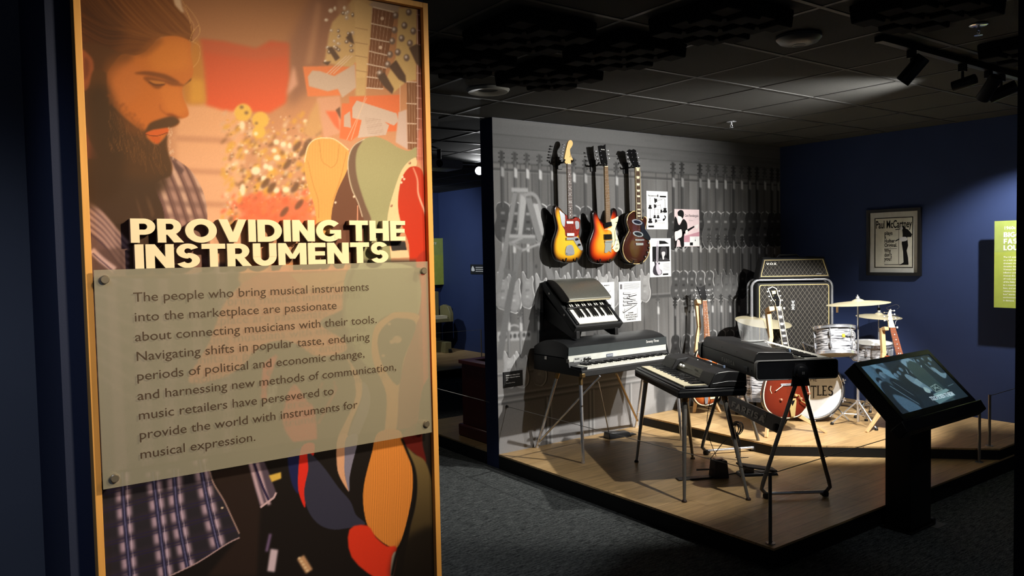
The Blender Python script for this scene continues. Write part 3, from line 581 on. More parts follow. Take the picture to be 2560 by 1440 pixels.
    c.poly(Z(1, [(1000, 772), (1040, 738), (1078, 700), (1070, 724), (1020, 760)]), (84, 40, 16), blur=1.5)
    c.poly(Z(1, [(800, 980), (840, 1020), (900, 1022), (960, 1050), (1000, 1064), (940, 1064), (850, 1034)]), (150, 70, 22), blur=3, smooth=4)
    c.line(Z(1, [(790, 940), (800, 990), (840, 1020)]), 3, (160, 78, 26), blur=3, smooth=4, alpha=.7)
    c.poly(Z(1, [(70, 450), (150, 490), (192, 560), (190, 680), (160, 780), (100, 820), (60, 700)]), (160, 82, 42), blur=3, smooth=4)
    c.poly(Z(1, [(110, 520), (150, 560), (150, 660), (110, 720)]), (110, 52, 28), blur=6, smooth=4, alpha=.7)
    BEARD = [(190, 640), (300, 650), (312, 760), (332, 900), (420, 1010), (520, 1100), (640, 1180), (700, 1110), (790, 1072), (900, 1046), (958, 1075), (964, 1106), (920, 1138), (860, 1152), (740, 1172), (665, 1215), (700, 1262), (762, 1298), (830, 1244), (862, 1200), (856, 1290), (872, 1390), (900, 1480), (890, 1580), (800, 1620), (720, 1690), (560, 1720), (300, 1740), (110, 1760), (90, 1480), (130, 1430), (230, 1420), (160, 1260), (110, 1100), (100, 850), (150, 800)]
    c.poly(Z(1, BEARD), ((96, 54, 22), (76, 46, 26)), blur=3, smooth=4); c.poly(Z(1, [(300, 660), (330, 900), (420, 1010), (540, 1110), (650, 1180), (640, 1240), (480, 1180), (360, 1080), (270, 900)]), (112, 60, 24), blur=16, smooth=3, alpha=.85); c.poly(Z(1, [(80, 1560), (500, 1600), (720, 1620), (860, 1560), (760, 1760), (80, 1860)]), (70, 44, 27), blur=22, smooth=3)
    c.poly(Z(1, [(110, 860), (300, 760), (420, 1050), (480, 1400), (400, 1760), (100, 1760), (160, 1300)]), (64, 38, 20), blur=26, smooth=3, alpha=.9)
    for i in range(150):
        t = rr.random(); x = 320 + 520 * t; y = 960 + 260 * t + rr.uniform(0, 330)
        c.line(Z(1, [(x, y), (x + rr.uniform(-10, 50), y + rr.uniform(50, 130))]), 1.2, rr.choice([(128, 76, 34), (70, 40, 18), (150, 90, 42)]), blur=1, alpha=.4)
    for i in range(80):
        t = rr.random(); x = 320 + 330 * t; y = 860 + 300 * t + rr.gauss(0, 26); c.dot(180 + x / 3.6, y / 3.6, 3, 3, (140, 72, 26), blur=3, alpha=.35)
    c.poly(Z(1, [(660, 1206), (720, 1172), (770, 1164), (864, 1154), (860, 1196), (800, 1210), (760, 1222)]), (216, 92, 34), blur=1.5, smooth=4)
    c.poly(Z(1, [(690, 1232), (760, 1226), (800, 1236), (770, 1296)]), (206, 88, 30), blur=3, smooth=4)
    c.line(Z(1, [(660, 1208), (760, 1224), (862, 1192)]), 2, (120, 48, 18), blur=1, smooth=4)
    for i in range(40):
        y = rr.uniform(1130, 1440); x = 870 + (1140 - y) * -.02 + rr.uniform(-6, 34) - max(0, (y - 1300)) * -.15
        c.line(Z(1, [(x, y), (x + rr.uniform(-14, 14), y + rr.uniform(10, 34))]), .9, (246, 212, 170), blur=0, alpha=.55)
    for L in ([(1000, 60), (1060, 160), (1100, 240), (1070, 330), (1060, 370)], [(1020, 40), (1120, 170), (1150, 290), (1090, 370)], [(990, 0), (1050, 140), (1080, 300)], [(1075, 370), (1150, 420), (1140, 540), (1090, 605)], [(1085, 290), (1140, 230), (1150, 290)]):
        c.line(Z(1, L), 1.4, (236, 176, 104), blur=.6, smooth=6, alpha=.7)
    c.poly(Z(1, [(905, -20), (975, -20), (990, 60), (1010, 110), (985, 110), (930, 50)]), (232, 190, 150), blur=3)
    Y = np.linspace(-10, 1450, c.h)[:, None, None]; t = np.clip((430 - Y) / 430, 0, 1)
    c.a *= 1 - t * np.array((.16, .20, .27), 'f')  # printed orange fade plus lamp falloff painted into the colours, darker towards the top
    c.grain(.012, 0, 5)
    return c
# ------------------------------------------------------------------ grey shop-wall wallpaper behind the instruments
YM, XB, ZC, ZP, ZU = 4.874, 6.988, 2.69, .113, .1944     # mural wall, blue wall, ceiling, lower stage, upper stage
def print_guitar(c, x, zt, L, kind=0, sh=100, lean=0.):
    """a hanging guitar of length L whose head top is at (x, zt), drawn in greys"""
    bw = L * (.36 if kind == 0 else .33); hl = .17 * L; z = lambda t: -(zt - t * L); X = lambda t, o=0: x + lean * t * L + o * L * .66
    c.poly([(X(0, -.03), z(0)), (X(0, .035), z(.01)), (X(.15, .03), z(.15)), (X(.17, 0), z(.18)), (X(.15, -.03), z(.15))], (sh * .55,) * 3, blur=.008)
    for k in range(3):
        for s in (-1, 1): c.dot(X(.03 + .045 * k, .05 * s), z(.03 + .045 * k), .008 * L / .6, .006, (sh * .5,) * 3, blur=.004)
    if kind == 0:     # rounded single cut
        o = [(0, .56), (.09, .575), (.16, .60), (.175, .645), (.15, .70), (.165, .75), (.215, .82), (.20, .92), (.10, .985), (0, 1.), (-.10, .985), (-.20, .92), (-.215, .82), (-.165, .75), (-.15, .70), (-.17, .64), (-.13, .585), (-.06, .57)]
    else:             # double horn
        o = [(-.03, .63), (-.06, .60), (-.12, .545), (-.165, .55), (-.16, .62), (-.145, .70), (-.165, .78), (-.195, .87), (-.15, .96), (-.04, .99), (.06, 1.), (.17, .95), (.20, .86), (.165, .78), (.145, .70), (.16, .64), (.13, .60), (.085, .61), (.04, .64)]
    P = [(X(q[1], q[0] * .8), z(q[1])) for q in o]
    hi = min(225, sh * 1.75); S5 = smooth_poly(P, 5)
    c.poly([(p[0] + .022, p[1] + .004) for p in S5], (sh * .5,) * 3); c.poly([(X(.8) + (p[0] - X(.8)) * 1.09 + .006, z(.79) + (p[1] - z(.79)) * 1.05) for p in S5], (hi,) * 3)
    c.poly(S5, ((sh * .8,) * 3, (sh * .62,) * 3) if kind == 0 else ((sh * 1.05,) * 3, (sh * .9,) * 3))
    Q = [(X(.8, .0) + (p[0] - X(.8)) * .86, z(.8) + (p[1] - z(.8)) * .88) for p in P]
    c.poly(Q, (sh * (.72 if kind == 0 else 1.08),) * 3, blur=.02, smooth=5, alpha=.8)
    c.line([(X(.1), z(.1)), (X(.62), z(.62))], .042 * L, (sh * .62,) * 3, blur=.006)
    c.line([(X(.1, .012), z(.1)), (X(.62, .012), z(.62))], .008, (min(225, sh * 1.25),) * 3, blur=.006, alpha=.7)
    for t in (.68, .77, .85): c.line([(X(t, -.035), z(t)), (X(t, .045), z(t))], .018, (min(210, sh * 1.35),) * 3 if t != .77 else (sh * .45,) * 3, blur=.006)
    if kind == 1: c.poly([(X(.64, .0), z(.64)), (X(.66, .11), z(.66)), (X(.9, .12), z(.9)), (X(.86, .02), z(.86)), (X(.7, -.06), z(.7))], (min(220, sh * 1.15),) * 3, blur=.01, smooth=4, alpha=.7)
    else:
        for q in ((.10, .84), (.12, .90), (.06, .92)): c.dot(X(q[1], q[0]), z(q[1]), .008, .008, (min(220, sh * 1.4),) * 3, blur=.004)
    c.poly([(X(.19, -.015), z(.17)), (X(.19, .05), z(.19)), (X(.28, .05), z(.29)), (X(.28, -.015), z(.28))], (min(212, sh * 1.7),) * 3, blur=.005)
def paint_mural():
    c = Canvas(3.38, -2.70, 7.0, -.09, 250., (112, 112, 110)); r = random.Random(5)
    w = lambda px, py: (lambda p: (p.x, -p.z))(PY(px, py, YM))
    # vertical boards, horizontal boards above
    x = 3.38
    while x < 7.0:
        bw = r.uniform(.10, .17); g = r.uniform(98, 126); c.poly([(x, -2.36), (x + bw, -2.36), (x + bw, -.09), (x, -.09)], (g, g * .99, g * .98))
        for _ in range(3): c.line([(x + r.random() * bw, -2.3), (x + r.random() * bw, -.7)], .012, (g * r.choice([.86, 1.12]),) * 3, blur=.02, alpha=.6)
        c.line([(x, -2.36), (x, -.7)], .007, (58, 58, 58), blur=.006); x += bw
    for _ in range(46):
        xx, zz = r.uniform(3.4, 7), r.uniform(.7, 2.3); c.dot(xx, -zz, r.uniform(.02, .07), r.uniform(.05, .2), (r.choice([88, 134]),) * 3, blur=.05, alpha=.5)
        c.dot(r.uniform(3.4, 7), -r.uniform(.7, 2.3), .012, .016, (70,) * 3, blur=.01)
    for z0, z1, g in ((2.70, 2.56, 104), (2.56, 2.46, 98), (2.46, 2.35, 106)):
        c.poly([(3.38, -z0), (7, -z0), (7, -z1), (3.38, -z1)], (g, g, g)); c.line([(3.38, -z1), (7, -z1)], .008, (64,) * 3, blur=.006)
        for _ in range(22): xx = r.uniform(3.3, 6.9); zz = r.uniform(z1, z0); c.line([(xx, -zz), (xx + r.uniform(.2, .7), -zz - .005)], .008, (g * r.choice([.85, 1.12]),) * 3, blur=.012, alpha=.6)
    c.line([(3.38, -2.30), (7, -2.30)], .016, (72,) * 3, blur=.006); c.line([(3.38, -2.285), (7, -2.285)], .006, (132,) * 3, blur=.004, alpha=.7)
    c.line([(3.38, -1.245), (7, -1.245)], .03, (84,) * 3, blur=.008); c.line([(3.38, -1.265), (7, -1.265)], .008, (150,) * 3, blur=.006)
    c.line([(5.3, -1.80), (7, -1.80)], .012, (76,) * 3, blur=.006)
    # shop front of cabinets below the boards on the left
    c.poly([(3.38, -.72), (5.1, -.72), (5.1, -.09), (3.38, -.09)], ((150, 148, 146), (168, 166, 166)))
    for zz in (.72, .55, .50): c.line([(3.38, -zz), (5.1, -zz)], .014, (112,) * 3, blur=.01); c.line([(3.38, -zz - .016), (5.1, -zz - .016)], .012, (192,) * 3, blur=.008)
    for xx in (3.86, 3.90, 4.32, 4.36, 4.8): c.line([(xx, -.5), (xx, -.09)], .016, (122,) * 3, blur=.008); c.line([(xx + .018, -.5), (xx + .018, -.09)], .012, (196,) * 3, blur=.008)
    c.poly([(3.38, -1.03), (4.3, -1.03), (4.3, -.74), (3.38, -.74)], ((132, 132, 130), (156, 154, 152)), blur=.02)
    c.poly([(3.40, -1.06), (3.72, -1.04), (3.72, -.97), (3.40, -.985)], (186,) * 3, blur=.01)
    for k in range(7): c.dot(3.43 + .045 * k, -1.015, .016, .018, (80,) * 3, blur=.01)
    c.line([(3.45, -1.07), (3.56, -1.10), (3.64, -1.065)], .014, (190,) * 3, blur=.008, smooth=4)
    # rows of printed guitars
    for i, px in enumerate((1253, 1286, 1316, 1348, 1378, 1433, 1462, 1540)):
        q = w(px, 376 + (px - 1253) * .1); print_guitar(c, q[0], -q[1], .70, 0, r.uniform(96, 128))
    for px, py in ((1682, 405), (1704, 405), (1749, 408), (1770, 410), (1790, 411), (1812, 413), (1833, 414), (1853, 415), (1873, 416), (1892, 417), (1911, 418), (1929, 420), (1944, 421)):
        q = w(px, py); print_guitar(c, q[0], -q[1], .80, 0, r.choice([84, 92, 132, 140]))
    for i, px in enumerate((1256, 1284, 1318, 1352, 1400, 1430, 1455, 1480, 1506, 1532, 1560, 1590, 1612)):
        q = w(px, 572 + (px - 1256) * .02); print_guitar(c, q[0], -q[1], .62 + .03 * (i % 2), 1, r.uniform(138, 176), lean=-.02)
    for px, py in ((1688, 580), (1707, 581), (1728, 582), (1750, 583), (1772, 584), (1794, 585), (1815, 586), (1833, 587), (1855, 588), (1876, 589), (1897, 590), (1915, 591), (1935, 592)):
        q = w(px, py); print_guitar(c, q[0], -q[1], .63, 0 if px < 1790 or px > 1840 else 1, r.choice([92, 104, 120, 132]))
    for px, py, k, sh in ((1270, 770, 1, 170), (1300, 772, 1, 180), (1345, 770, 1, 160), (1644, 736, 1, 172), (1687, 742, 0, 62), (1714, 742, 0, 110), (1735, 744, 0, 106), (1756, 742, 0, 120), (1780, 735, 0, 112), (1802, 735, 0, 104), (1824, 736, 0, 118), (1846, 736, 0, 110), (1870, 738, 0, 100), (1900, 738, 0, 92)):
        q = w(px, py); print_guitar(c, q[0], -q[1], .62, k, sh)
    c.poly([w(1592, 1004), w(1700, 990), w(1700, 1030), w(1592, 1060)], (150,) * 3, blur=.02)
    for px in (1605, 1640): c.poly([w(px, 900), w(px + 22, 890), w(px + 34, 1010), w(px + 6, 1030)], (r.choice([96, 180]),) * 3, blur=.03, alpha=.7)
    c.dot(*w(1652, 1010), .06, .14, (92,) * 3, blur=.02)
    # step ladder
    A = lambda L, g, b=.006: c.poly([w(*p) for p in L], (g,) * 3, blur=b)
    q3 = lambda L: [(1230 + x / 3.349, 290 + y / 3.349) for x, y in L]
    A(q3([(215, 640), (290, 650), (200, 1000), (230, 640)]), 150)
    A(q3([(240, 660), (290, 690), (250, 1010), (215, 1010)]), 182); A(q3([(340, 730), (400, 740), (440, 1000), (400, 1000)]), 190)
    A(q3([(160, 600), (300, 604), (304, 640), (164, 636)]), 172)
    A(q3([(175, 640), (212, 645), (70, 1480), (20, 1480)]), 142); A(q3([(275, 680), (330, 690), (440, 1090), (560, 1480), (500, 1480), (390, 1090)]), 140)
    A(q3([(140, 1000), (365, 1000), (368, 1075), (135, 1060)]), 128); A(q3([(145, 990), (360, 996), (362, 1022), (142, 1020)]), 176)
    A(q3([(140, 1060), (250, 1010), (262, 1025), (150, 1085)]), 168); A(q3([(135, 1060), (150, 1050), (260, 1110), (245, 1132)]), 150)
    A(q3([(235, 1120), (400, 1060), (404, 1078), (240, 1140)]), 176); A(q3([(215, 1130), (255, 1110), (180, 1460), (140, 1460)]), 128)
    A(q3([(100, 1270), (200, 1310), (190, 1340), (92, 1300)]), 118)
    c.line([w(*p) for p in q3([(270, 665), (330, 650), (380, 690), (410, 790), (450, 900)])], .03, (156,) * 3, blur=.008, smooth=5)
    A([(1262, 760), (1278, 690), (1290, 690), (1256, 900), (1240, 900)], 120)
    c.grain(.02, 0, 3)
    return c
# ------------------------------------------------------------------ materials of the place
M_NAVY = mat('navy_wall_paint', (40, 52, 88), .75, spec=.3, noise=(3, .05), bump=(220, .05))
M_BLUE = mat('blue_wall_paint', (48, 63, 104), .75, spec=.3, noise=(3, .05), bump=(220, .05))
M_SLATE = mat('slate_wall_paint', (110, 118, 140), .8, spec=.2, noise=(3, .05))
M_BLACK = mat('black_fascia', (19, 19, 19), .6, spec=.3)
M_INK = mat('black_ink', (16, 16, 17), .6, spec=.2)
M_BLKMETAL = mat('black_metal', (22, 22, 23), .45, spec=.5)
M_CHROME = mat('chrome', (222, 225, 232), .22, .78)
M_STEEL = mat('brushed_steel', (176, 172, 166), .32, .8)
M_WHITE = mat('white_paint', (238, 238, 234), .5)
M_CREAM = mat('cream_plastic', (236, 226, 190), .4)
M_PEARL = mat('pearl_inlay', (226, 226, 220), .25)
M_MAPLE = mat('maple_stand_wood', (214, 176, 126), .45, noise=(9, .12), stretch=(6, 6, 1))
M_ROSEW = mat('rosewood', (62, 40, 30), .45, noise=(20, .2), stretch=(8, 8, 1))
M_TAPE = mat('black_tolex', (24, 25, 26), .55, noise=(160, .25), bump=(260, .3))
M_GOLD = mat('gold_hardware', (216, 190, 126), .3, .5)
def wood_floor():
    m = bpy.data.materials.new('oak_stage_planks'); m.use_nodes = True; nt = m.node_tree; b = nt.nodes['Principled BSDF']
    tc = nt.nodes.new('ShaderNodeTexCoord'); br = nt.nodes.new('ShaderNodeTexBrick')
    br.inputs['Scale'].default_value = 1; br.inputs['Brick Width'].default_value = 1.22; br.inputs['Row Height'].default_value = .18
    br.inputs['Mortar Size'].default_value = .0016; br.inputs['Mortar Smooth'].default_value = .4; br.offset = .37
    br.inputs['Color1'].default_value = rgb((206, 172, 122)); br.inputs['Color2'].default_value = rgb((188, 154, 106)); br.inputs['Mortar'].default_value = rgb((112, 84, 54))
    nt.links.new(tc.outputs['Object'], br.inputs['Vector'])
    mp = nt.nodes.new('ShaderNodeMapping'); mp.inputs['Scale'].default_value = (1.4, 16, 4); nt.links.new(tc.outputs['Object'], mp.inputs['Vector'])
    n = nt.nodes.new('ShaderNodeTexNoise'); n.inputs['Scale'].default_value = 3.5; n.inputs['Detail'].default_value = 7; n.inputs['Distortion'].default_value = .6; nt.links.new(mp.outputs['Vector'], n.inputs['Vector'])
    r = nt.nodes.new('ShaderNodeMapRange'); r.inputs['From Min'].default_value = .3; r.inputs['From Max'].default_value = .72; r.inputs['To Min'].default_value = .74; r.inputs['To Max'].default_value = 1.14; nt.links.new(n.outputs['Fac'], r.inputs['Value'])
    x = nt.nodes.new('ShaderNodeMix'); x.data_type = 'RGBA'; x.blend_type = 'MULTIPLY'; x.inputs['Factor'].default_value = 1
    nt.links.new(br.outputs['Color'], x.inputs['A']); nt.links.new(r.outputs['Result'], x.inputs['B']); nt.links.new(x.outputs['Result'], b.inputs['Base Color'])
    b.inputs['Roughness'].default_value = .38; b.inputs['Specular IOR Level'].default_value = .35
    return m
def carpet():
    m = bpy.data.materials.new('charcoal_carpet'); m.use_nodes = True; nt = m.node_tree; b = nt.nodes['Principled BSDF']
    tc = nt.nodes.new('ShaderNodeTexCoord'); outs = []
    for sc_, st in ((14, (1, 7, 1)), (60, (1, 3, 1)), (5, (1, 1, 1))):
        mp = nt.nodes.new('ShaderNodeMapping'); mp.inputs['Scale'].default_value = st; nt.links.new(tc.outputs['Object'], mp.inputs['Vector'])
        n = nt.nodes.new('ShaderNodeTexNoise'); n.inputs['Scale'].default_value = sc_; n.inputs['Detail'].default_value = 4; nt.links.new(mp.outputs['Vector'], n.inputs['Vector']); outs.append(n.outputs['Fac'])
    a = nt.nodes.new('ShaderNodeMath'); a.operation = 'MULTIPLY'; nt.links.new(outs[0], a.inputs[0]); nt.links.new(outs[1], a.inputs[1])
    r = nt.nodes.new('ShaderNodeValToRGB'); r.color_ramp.elements[0].position = .14; r.color_ramp.elements[0].color = rgb((38, 40, 42)); r.color_ramp.elements[1].position = .42; r.color_ramp.elements[1].color = rgb((120, 124, 122))
    nt.links.new(a.outputs[0], r.inputs['Fac']); nt.links.new(r.outputs['Color'], b.inputs['Base Color'])
    bp = nt.nodes.new('ShaderNodeBump'); bp.inputs['Strength'].default_value = .5; bp.inputs['Distance'].default_value = .01; nt.links.new(outs[1], bp.inputs['Height']); nt.links.new(bp.outputs['Normal'], b.inputs['Normal'])
    b.inputs['Roughness'].default_value = .95; b.inputs['Specular IOR Level'].default_value = .1
    return m
M_OAK = wood_floor(); M_CARPET = carpet()
M_PRINT = mat('printed_picture', (200, 200, 200), .55, spec=.25, vcol=True, noise=(900, .015))
M_MURAL = mat('printed_wallpaper', (120, 120, 120), .7, spec=.2, vcol=True, noise=(300, .03))
M_CEIL = mat('charcoal_ceiling_tile', (74, 74, 72), .9, spec=.1, noise=(120, .12), bump=(300, .2))
M_TBAR = mat('charcoal_ceiling_grid', (58, 58, 57), .5, spec=.4)
M_FOAM = mat('black_acoustic_foam', (30, 30, 31), .9, spec=.1, noise=(90, .2))

def wall(name, lo, hi, m, parent=None): return struct(MB().box(lo, hi).build(name, m, parent, smooth=False))
# ------------------------------------------------------------------ room
wall('floor', (-3.2, -2.0, -.06), (9, 13, 0), M_CARPET)
ceil = wall('ceiling', (-3.2, -2.0, ZC), (9, 13, ZC + .06), M_CEIL)
g = MB()
for k in range(-10, 14):
    x = 2.493 + .5985 * k
    if -3.2 < x < 8.9: g.box((x - .011, -2, ZC - .0025), (x + .011, 13, ZC + .001))
for k in range(-7, 20):
    y = 1.948 + .5985 * k
    if -2 < y < 13: g.box((-3.2, y - .011, ZC - .0035), (9, y + .011, ZC + .001))
g.build('ceiling_grid', M_TBAR, ceil, smooth=False)
wb = wall('wall_back', (3.392, YM, 0), (XB + .1, YM + .165, ZC - .001), M_NAVY)
cm = paint_mural()
nx, ny = 860, 620
u, v = np.meshgrid(np.linspace(3.3925, XB, nx + 1), np.linspace(.05, ZC - .002, ny + 1))
MUR = lin_np(cm.sample(u, -v)) * .72
print_mesh('mural_print', M_MURAL, wb, (3.3925, YM - .0015, .05), (XB - 3.3925, 0, 0), (0, 0, ZC - .052), nx, ny, MUR)
wall('wall_right', (XB, -1.5, 0), (XB + .12, YM - .001, ZC - .001), M_BLUE)
wall('wall_left', (.222, 2.2, 0), (1.272, 2.9, ZC - .001), M_NAVY)
wall('wall_left_rear', (-3.2, 2.901, 0), (.30, 3.02, ZC - .001), M_SLATE)
wall('wall_right_near', (2.92, .62, 0), (3.40, 1.121, ZC - .001), mat('dark_pillar_paint', (16, 20, 40), .8, spec=.1))
wall('wall_far', (2.5, 11.30, 0), (6.735, 11.42, 2.69 - .001), M_BLUE)
wall('wall_far_right', (6.736, YM + .17, 0), (6.85, 11.42, 2.69 - .001), M_BLUE)
wall('trim_1', (2.0, 7.75, 2.45), (6.735, 8.75, ZC - .002), mat('black_soffit', (17, 17, 18), .8)) if False else None
# stages: black fascia with an oak plank top
def stage(name, poly, z0, z1):
    o = struct(MB().prism(poly, z0, z1 - .012, 'XY').build(name, M_BLACK, None, smooth=False))
    MB().prism(poly, z1 - .012, z1, 'XY').build('plank_top', M_OAK, o, smooth=False)
    return o
stage('floor_stage_lower', [(3.388, YM - .003), (3.388, 2.41), (XB - .003, 2.41), (XB - .003, YM - .003)], 0, ZP)
stage('floor_stage_upper', [(4.945, YM - .004), (4.92, 3.515), (6.038, 2.4105), (XB - .004, 2.4105), (XB - .004, YM - .004)], ZP + .0005, ZU)
stage('floor_stage_rear', [(3.392, YM + .168), (5.9, YM + .168), (5.9, 6.30), (3.392, 6.30)], 0, .11)
stage('floor_stage_far', [(4.2, 8.93), (6.733, 8.93), (6.733, 11.29), (4.2, 11.29)], 0, .11)
# ------------------------------------------------------------------ intro panel on the left pier
M_FRAME = mat('honey_maple_frame', (232, 178, 104), .45, noise=(6, .1), stretch=(10, 10, 1))
panel = thing('intro_panel', 'tall wood-framed intro panel with a bearded man, guitars and raised cream capitals', 'sign', (.768, 2.199, 0))
YPR = 2.165
def rail(lo, hi, nm): MB().box(lo, hi).build(nm, M_FRAME, panel, True, smooth=False, bevel=.0012)
PZ0, PZ1 = .22, 2.446
rail((.2765, 2.146, PZ0), (.2925, 2.1995, PZ1), 'frame_stile'); rail((1.2405, 2.146, PZ0), (1.2585, 2.1995, PZ1), 'frame_stile')
rail((.2927, 2.146, PZ1 - .0165), (1.2403, 2.1995, PZ1), 'frame_rail'); rail((.2927, 2.146, PZ0), (1.2403, 2.1995, PZ0 + .017), 'frame_rail')
MB().box((.2927, YPR + .0006, PZ0 + .0172), (1.2403, YPR + .02, PZ1 - .0167)).build('backing_board', M_WHITE, panel, True, smooth=False)
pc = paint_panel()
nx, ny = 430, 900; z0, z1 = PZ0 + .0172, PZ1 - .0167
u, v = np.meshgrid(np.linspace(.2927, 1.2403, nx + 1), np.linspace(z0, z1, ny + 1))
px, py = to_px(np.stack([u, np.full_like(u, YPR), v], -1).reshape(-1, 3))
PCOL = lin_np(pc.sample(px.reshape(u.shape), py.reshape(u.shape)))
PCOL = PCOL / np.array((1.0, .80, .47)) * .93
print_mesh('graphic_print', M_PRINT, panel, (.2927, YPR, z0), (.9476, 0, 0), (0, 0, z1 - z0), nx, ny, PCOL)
# raised title, one mesh per letter: cream acrylic face on a slightly smaller grey body
M_FACE = mat('cream_acrylic', (246, 240, 226), .35, noise=(5, .02)); M_SIDE = mat('grey_acrylic_edge', (120, 108, 100), .35)
YL = 2.137
def title(word_list, x0, x1, zb, cap):
    s = ' '.join(word_list); gap = .06; tot = sum((glyph(ch)[0] + gap) if ch != ' ' else .27 for ch in s) - gap; k = (x1 - x0) / tot; x = 0
    for ch in s:
        if ch == ' ': x += .27; continue
        M = Matrix.Translation((x0 + x * k, YL, zb)) @ Matrix.Rotation(PI / 2, 4, 'X') @ Matrix.Diagonal((k, cap, 1, 1))
        w, ps, ars = glyph(ch); L = MB().at(M); B = MB().at(M @ Matrix.Translation((.012, -.012, 0)))
        for n_, p in enumerate(ps): L.prism(p, -.006, -.00012 * n_, 'XY'); B.prism(p, -.027, -.0062, 'XY')
        for n_, (o, i) in enumerate(ars): L.strip(o, i, -.006, -.00012 * (n_ + 7), 'XY', closed=False); B.strip(o, i, -.027, -.0062, 'XY', closed=False)
        lo = L.build('title_letter', M_FACE, panel, True, smooth=False); B.build('letter_body', M_SIDE, lo, True, smooth=False)
        x += w + gap
a_, b_, c_ = PY(325, 546, YL), PY(1014, 603, YL), PY(330, 607, YL); title(['PROVIDING', 'THE'], a_.x, b_.x, c_.z, a_.z - c_.z)
a_, b_, c_ = PY(336, 611, YL), PY(972, 658, YL), PY(339, 672, YL); title(['INSTRUMENTS'], a_.x, b_.x, c_.z, a_.z - c_.z)
# translucent text sheet on steel stand-offs
def sheet_mat():
    m = bpy.data.materials.new('translucent_grey_sheet'); m.use_nodes = True; nt = m.node_tree
    for n in list(nt.nodes):
        if n.type == 'BSDF_PRINCIPLED': nt.nodes.remove(n)
    out = [n for n in nt.nodes if n.type == 'OUTPUT_MATERIAL'][0]
    t = nt.nodes.new('ShaderNodeBsdfTransparent'); t.inputs[0].default_value = (.98, .97, .95, 1)
    d = nt.nodes.new('ShaderNodeBsdfPrincipled'); d.inputs['Base Color'].default_value = rgb((186, 190, 188)); d.inputs['Roughness'].default_value = .35
    nz = nt.nodes.new('ShaderNodeTexNoise'); nz.inputs['Scale'].default_value = 4
    mr = nt.nodes.new('ShaderNodeMapRange'); mr.inputs['To Min'].default_value = .34; mr.inputs['To Max'].default_value = .38; nt.links.new(nz.outputs['Fac'], mr.inputs['Value'])
    x = nt.nodes.new('ShaderNodeMixShader'); nt.links.new(mr.outputs['Result'], x.inputs[0]); nt.links.new(t.outputs[0], x.inputs[1]); nt.links.new(d.outputs[0], x.inputs[2]); nt.links.new(x.outputs[0], out.inputs['Surface'])
    return m
gx0, gx1, gz0, gz1, gy = .2929, 1.2238, 1.0987, 1.6389, 2.1269
sheet = MB().box((gx0, gy, gz0), (gx1, gy + .006, gz1)).build('text_sheet', sheet_mat(), panel, True, smooth=False)
sheet['label'] = 'translucent grey text sheet held by steel stand-offs'
for px_, py_ in ((262, 699), (287, 1196), (1060, 677), (1067, 1060)):
    p = PY(px_, py_, gy - .004)
    MB().lathe([(0, -.007), (.0085, -.007), (.0105, -.005), (.0105, .0008), (.0105, .037), (0, .037)], (p.x, gy, p.z), 'Y').build('stand_off', M_STEEL, sheet, True)
LINES = ['The people who bring musical instruments', 'into the marketplace are passionate', 'about connecting musicians with their tools.', 'Navigating shifts in popular taste, enduring',
         'periods of political and economic change,', 'and harnessing new methods of communication,', 'music retailers have persevered to', 'provide the world with instruments for', 'musical expression.']
M_TXT = mat('dark_brown_print', (66, 54, 50), .6)
zt0, zt1 = PY(342, 754, gy).z, PY(351, 1147, gy).z; xt = PY(333, 754, gy).x
wid = PY(991, 925, gy).x - PY(344, 990, gy).x
cu = None
MT = lambda i: Matrix.Translation((xt, gy - .0006, zt0 + (zt1 - zt0) * i / 8)) @ Matrix.Rotation(PI / 2, 4, 'X')
ref = text('probe', LINES[5], Matrix.Identity(4), 1.0, M_TXT, None, world=False)
kx = wid / max(v.co.x for v in ref.data.vertices); bpy.data.objects.remove(ref)
pm = None
for i, s in enumerate(LINES):
    t = text('text_line', s, MT(i) @ Matrix.Diagonal((kx / .0335, 1, 1, 1)), .0335, M_TXT, sheet, bold=.0)
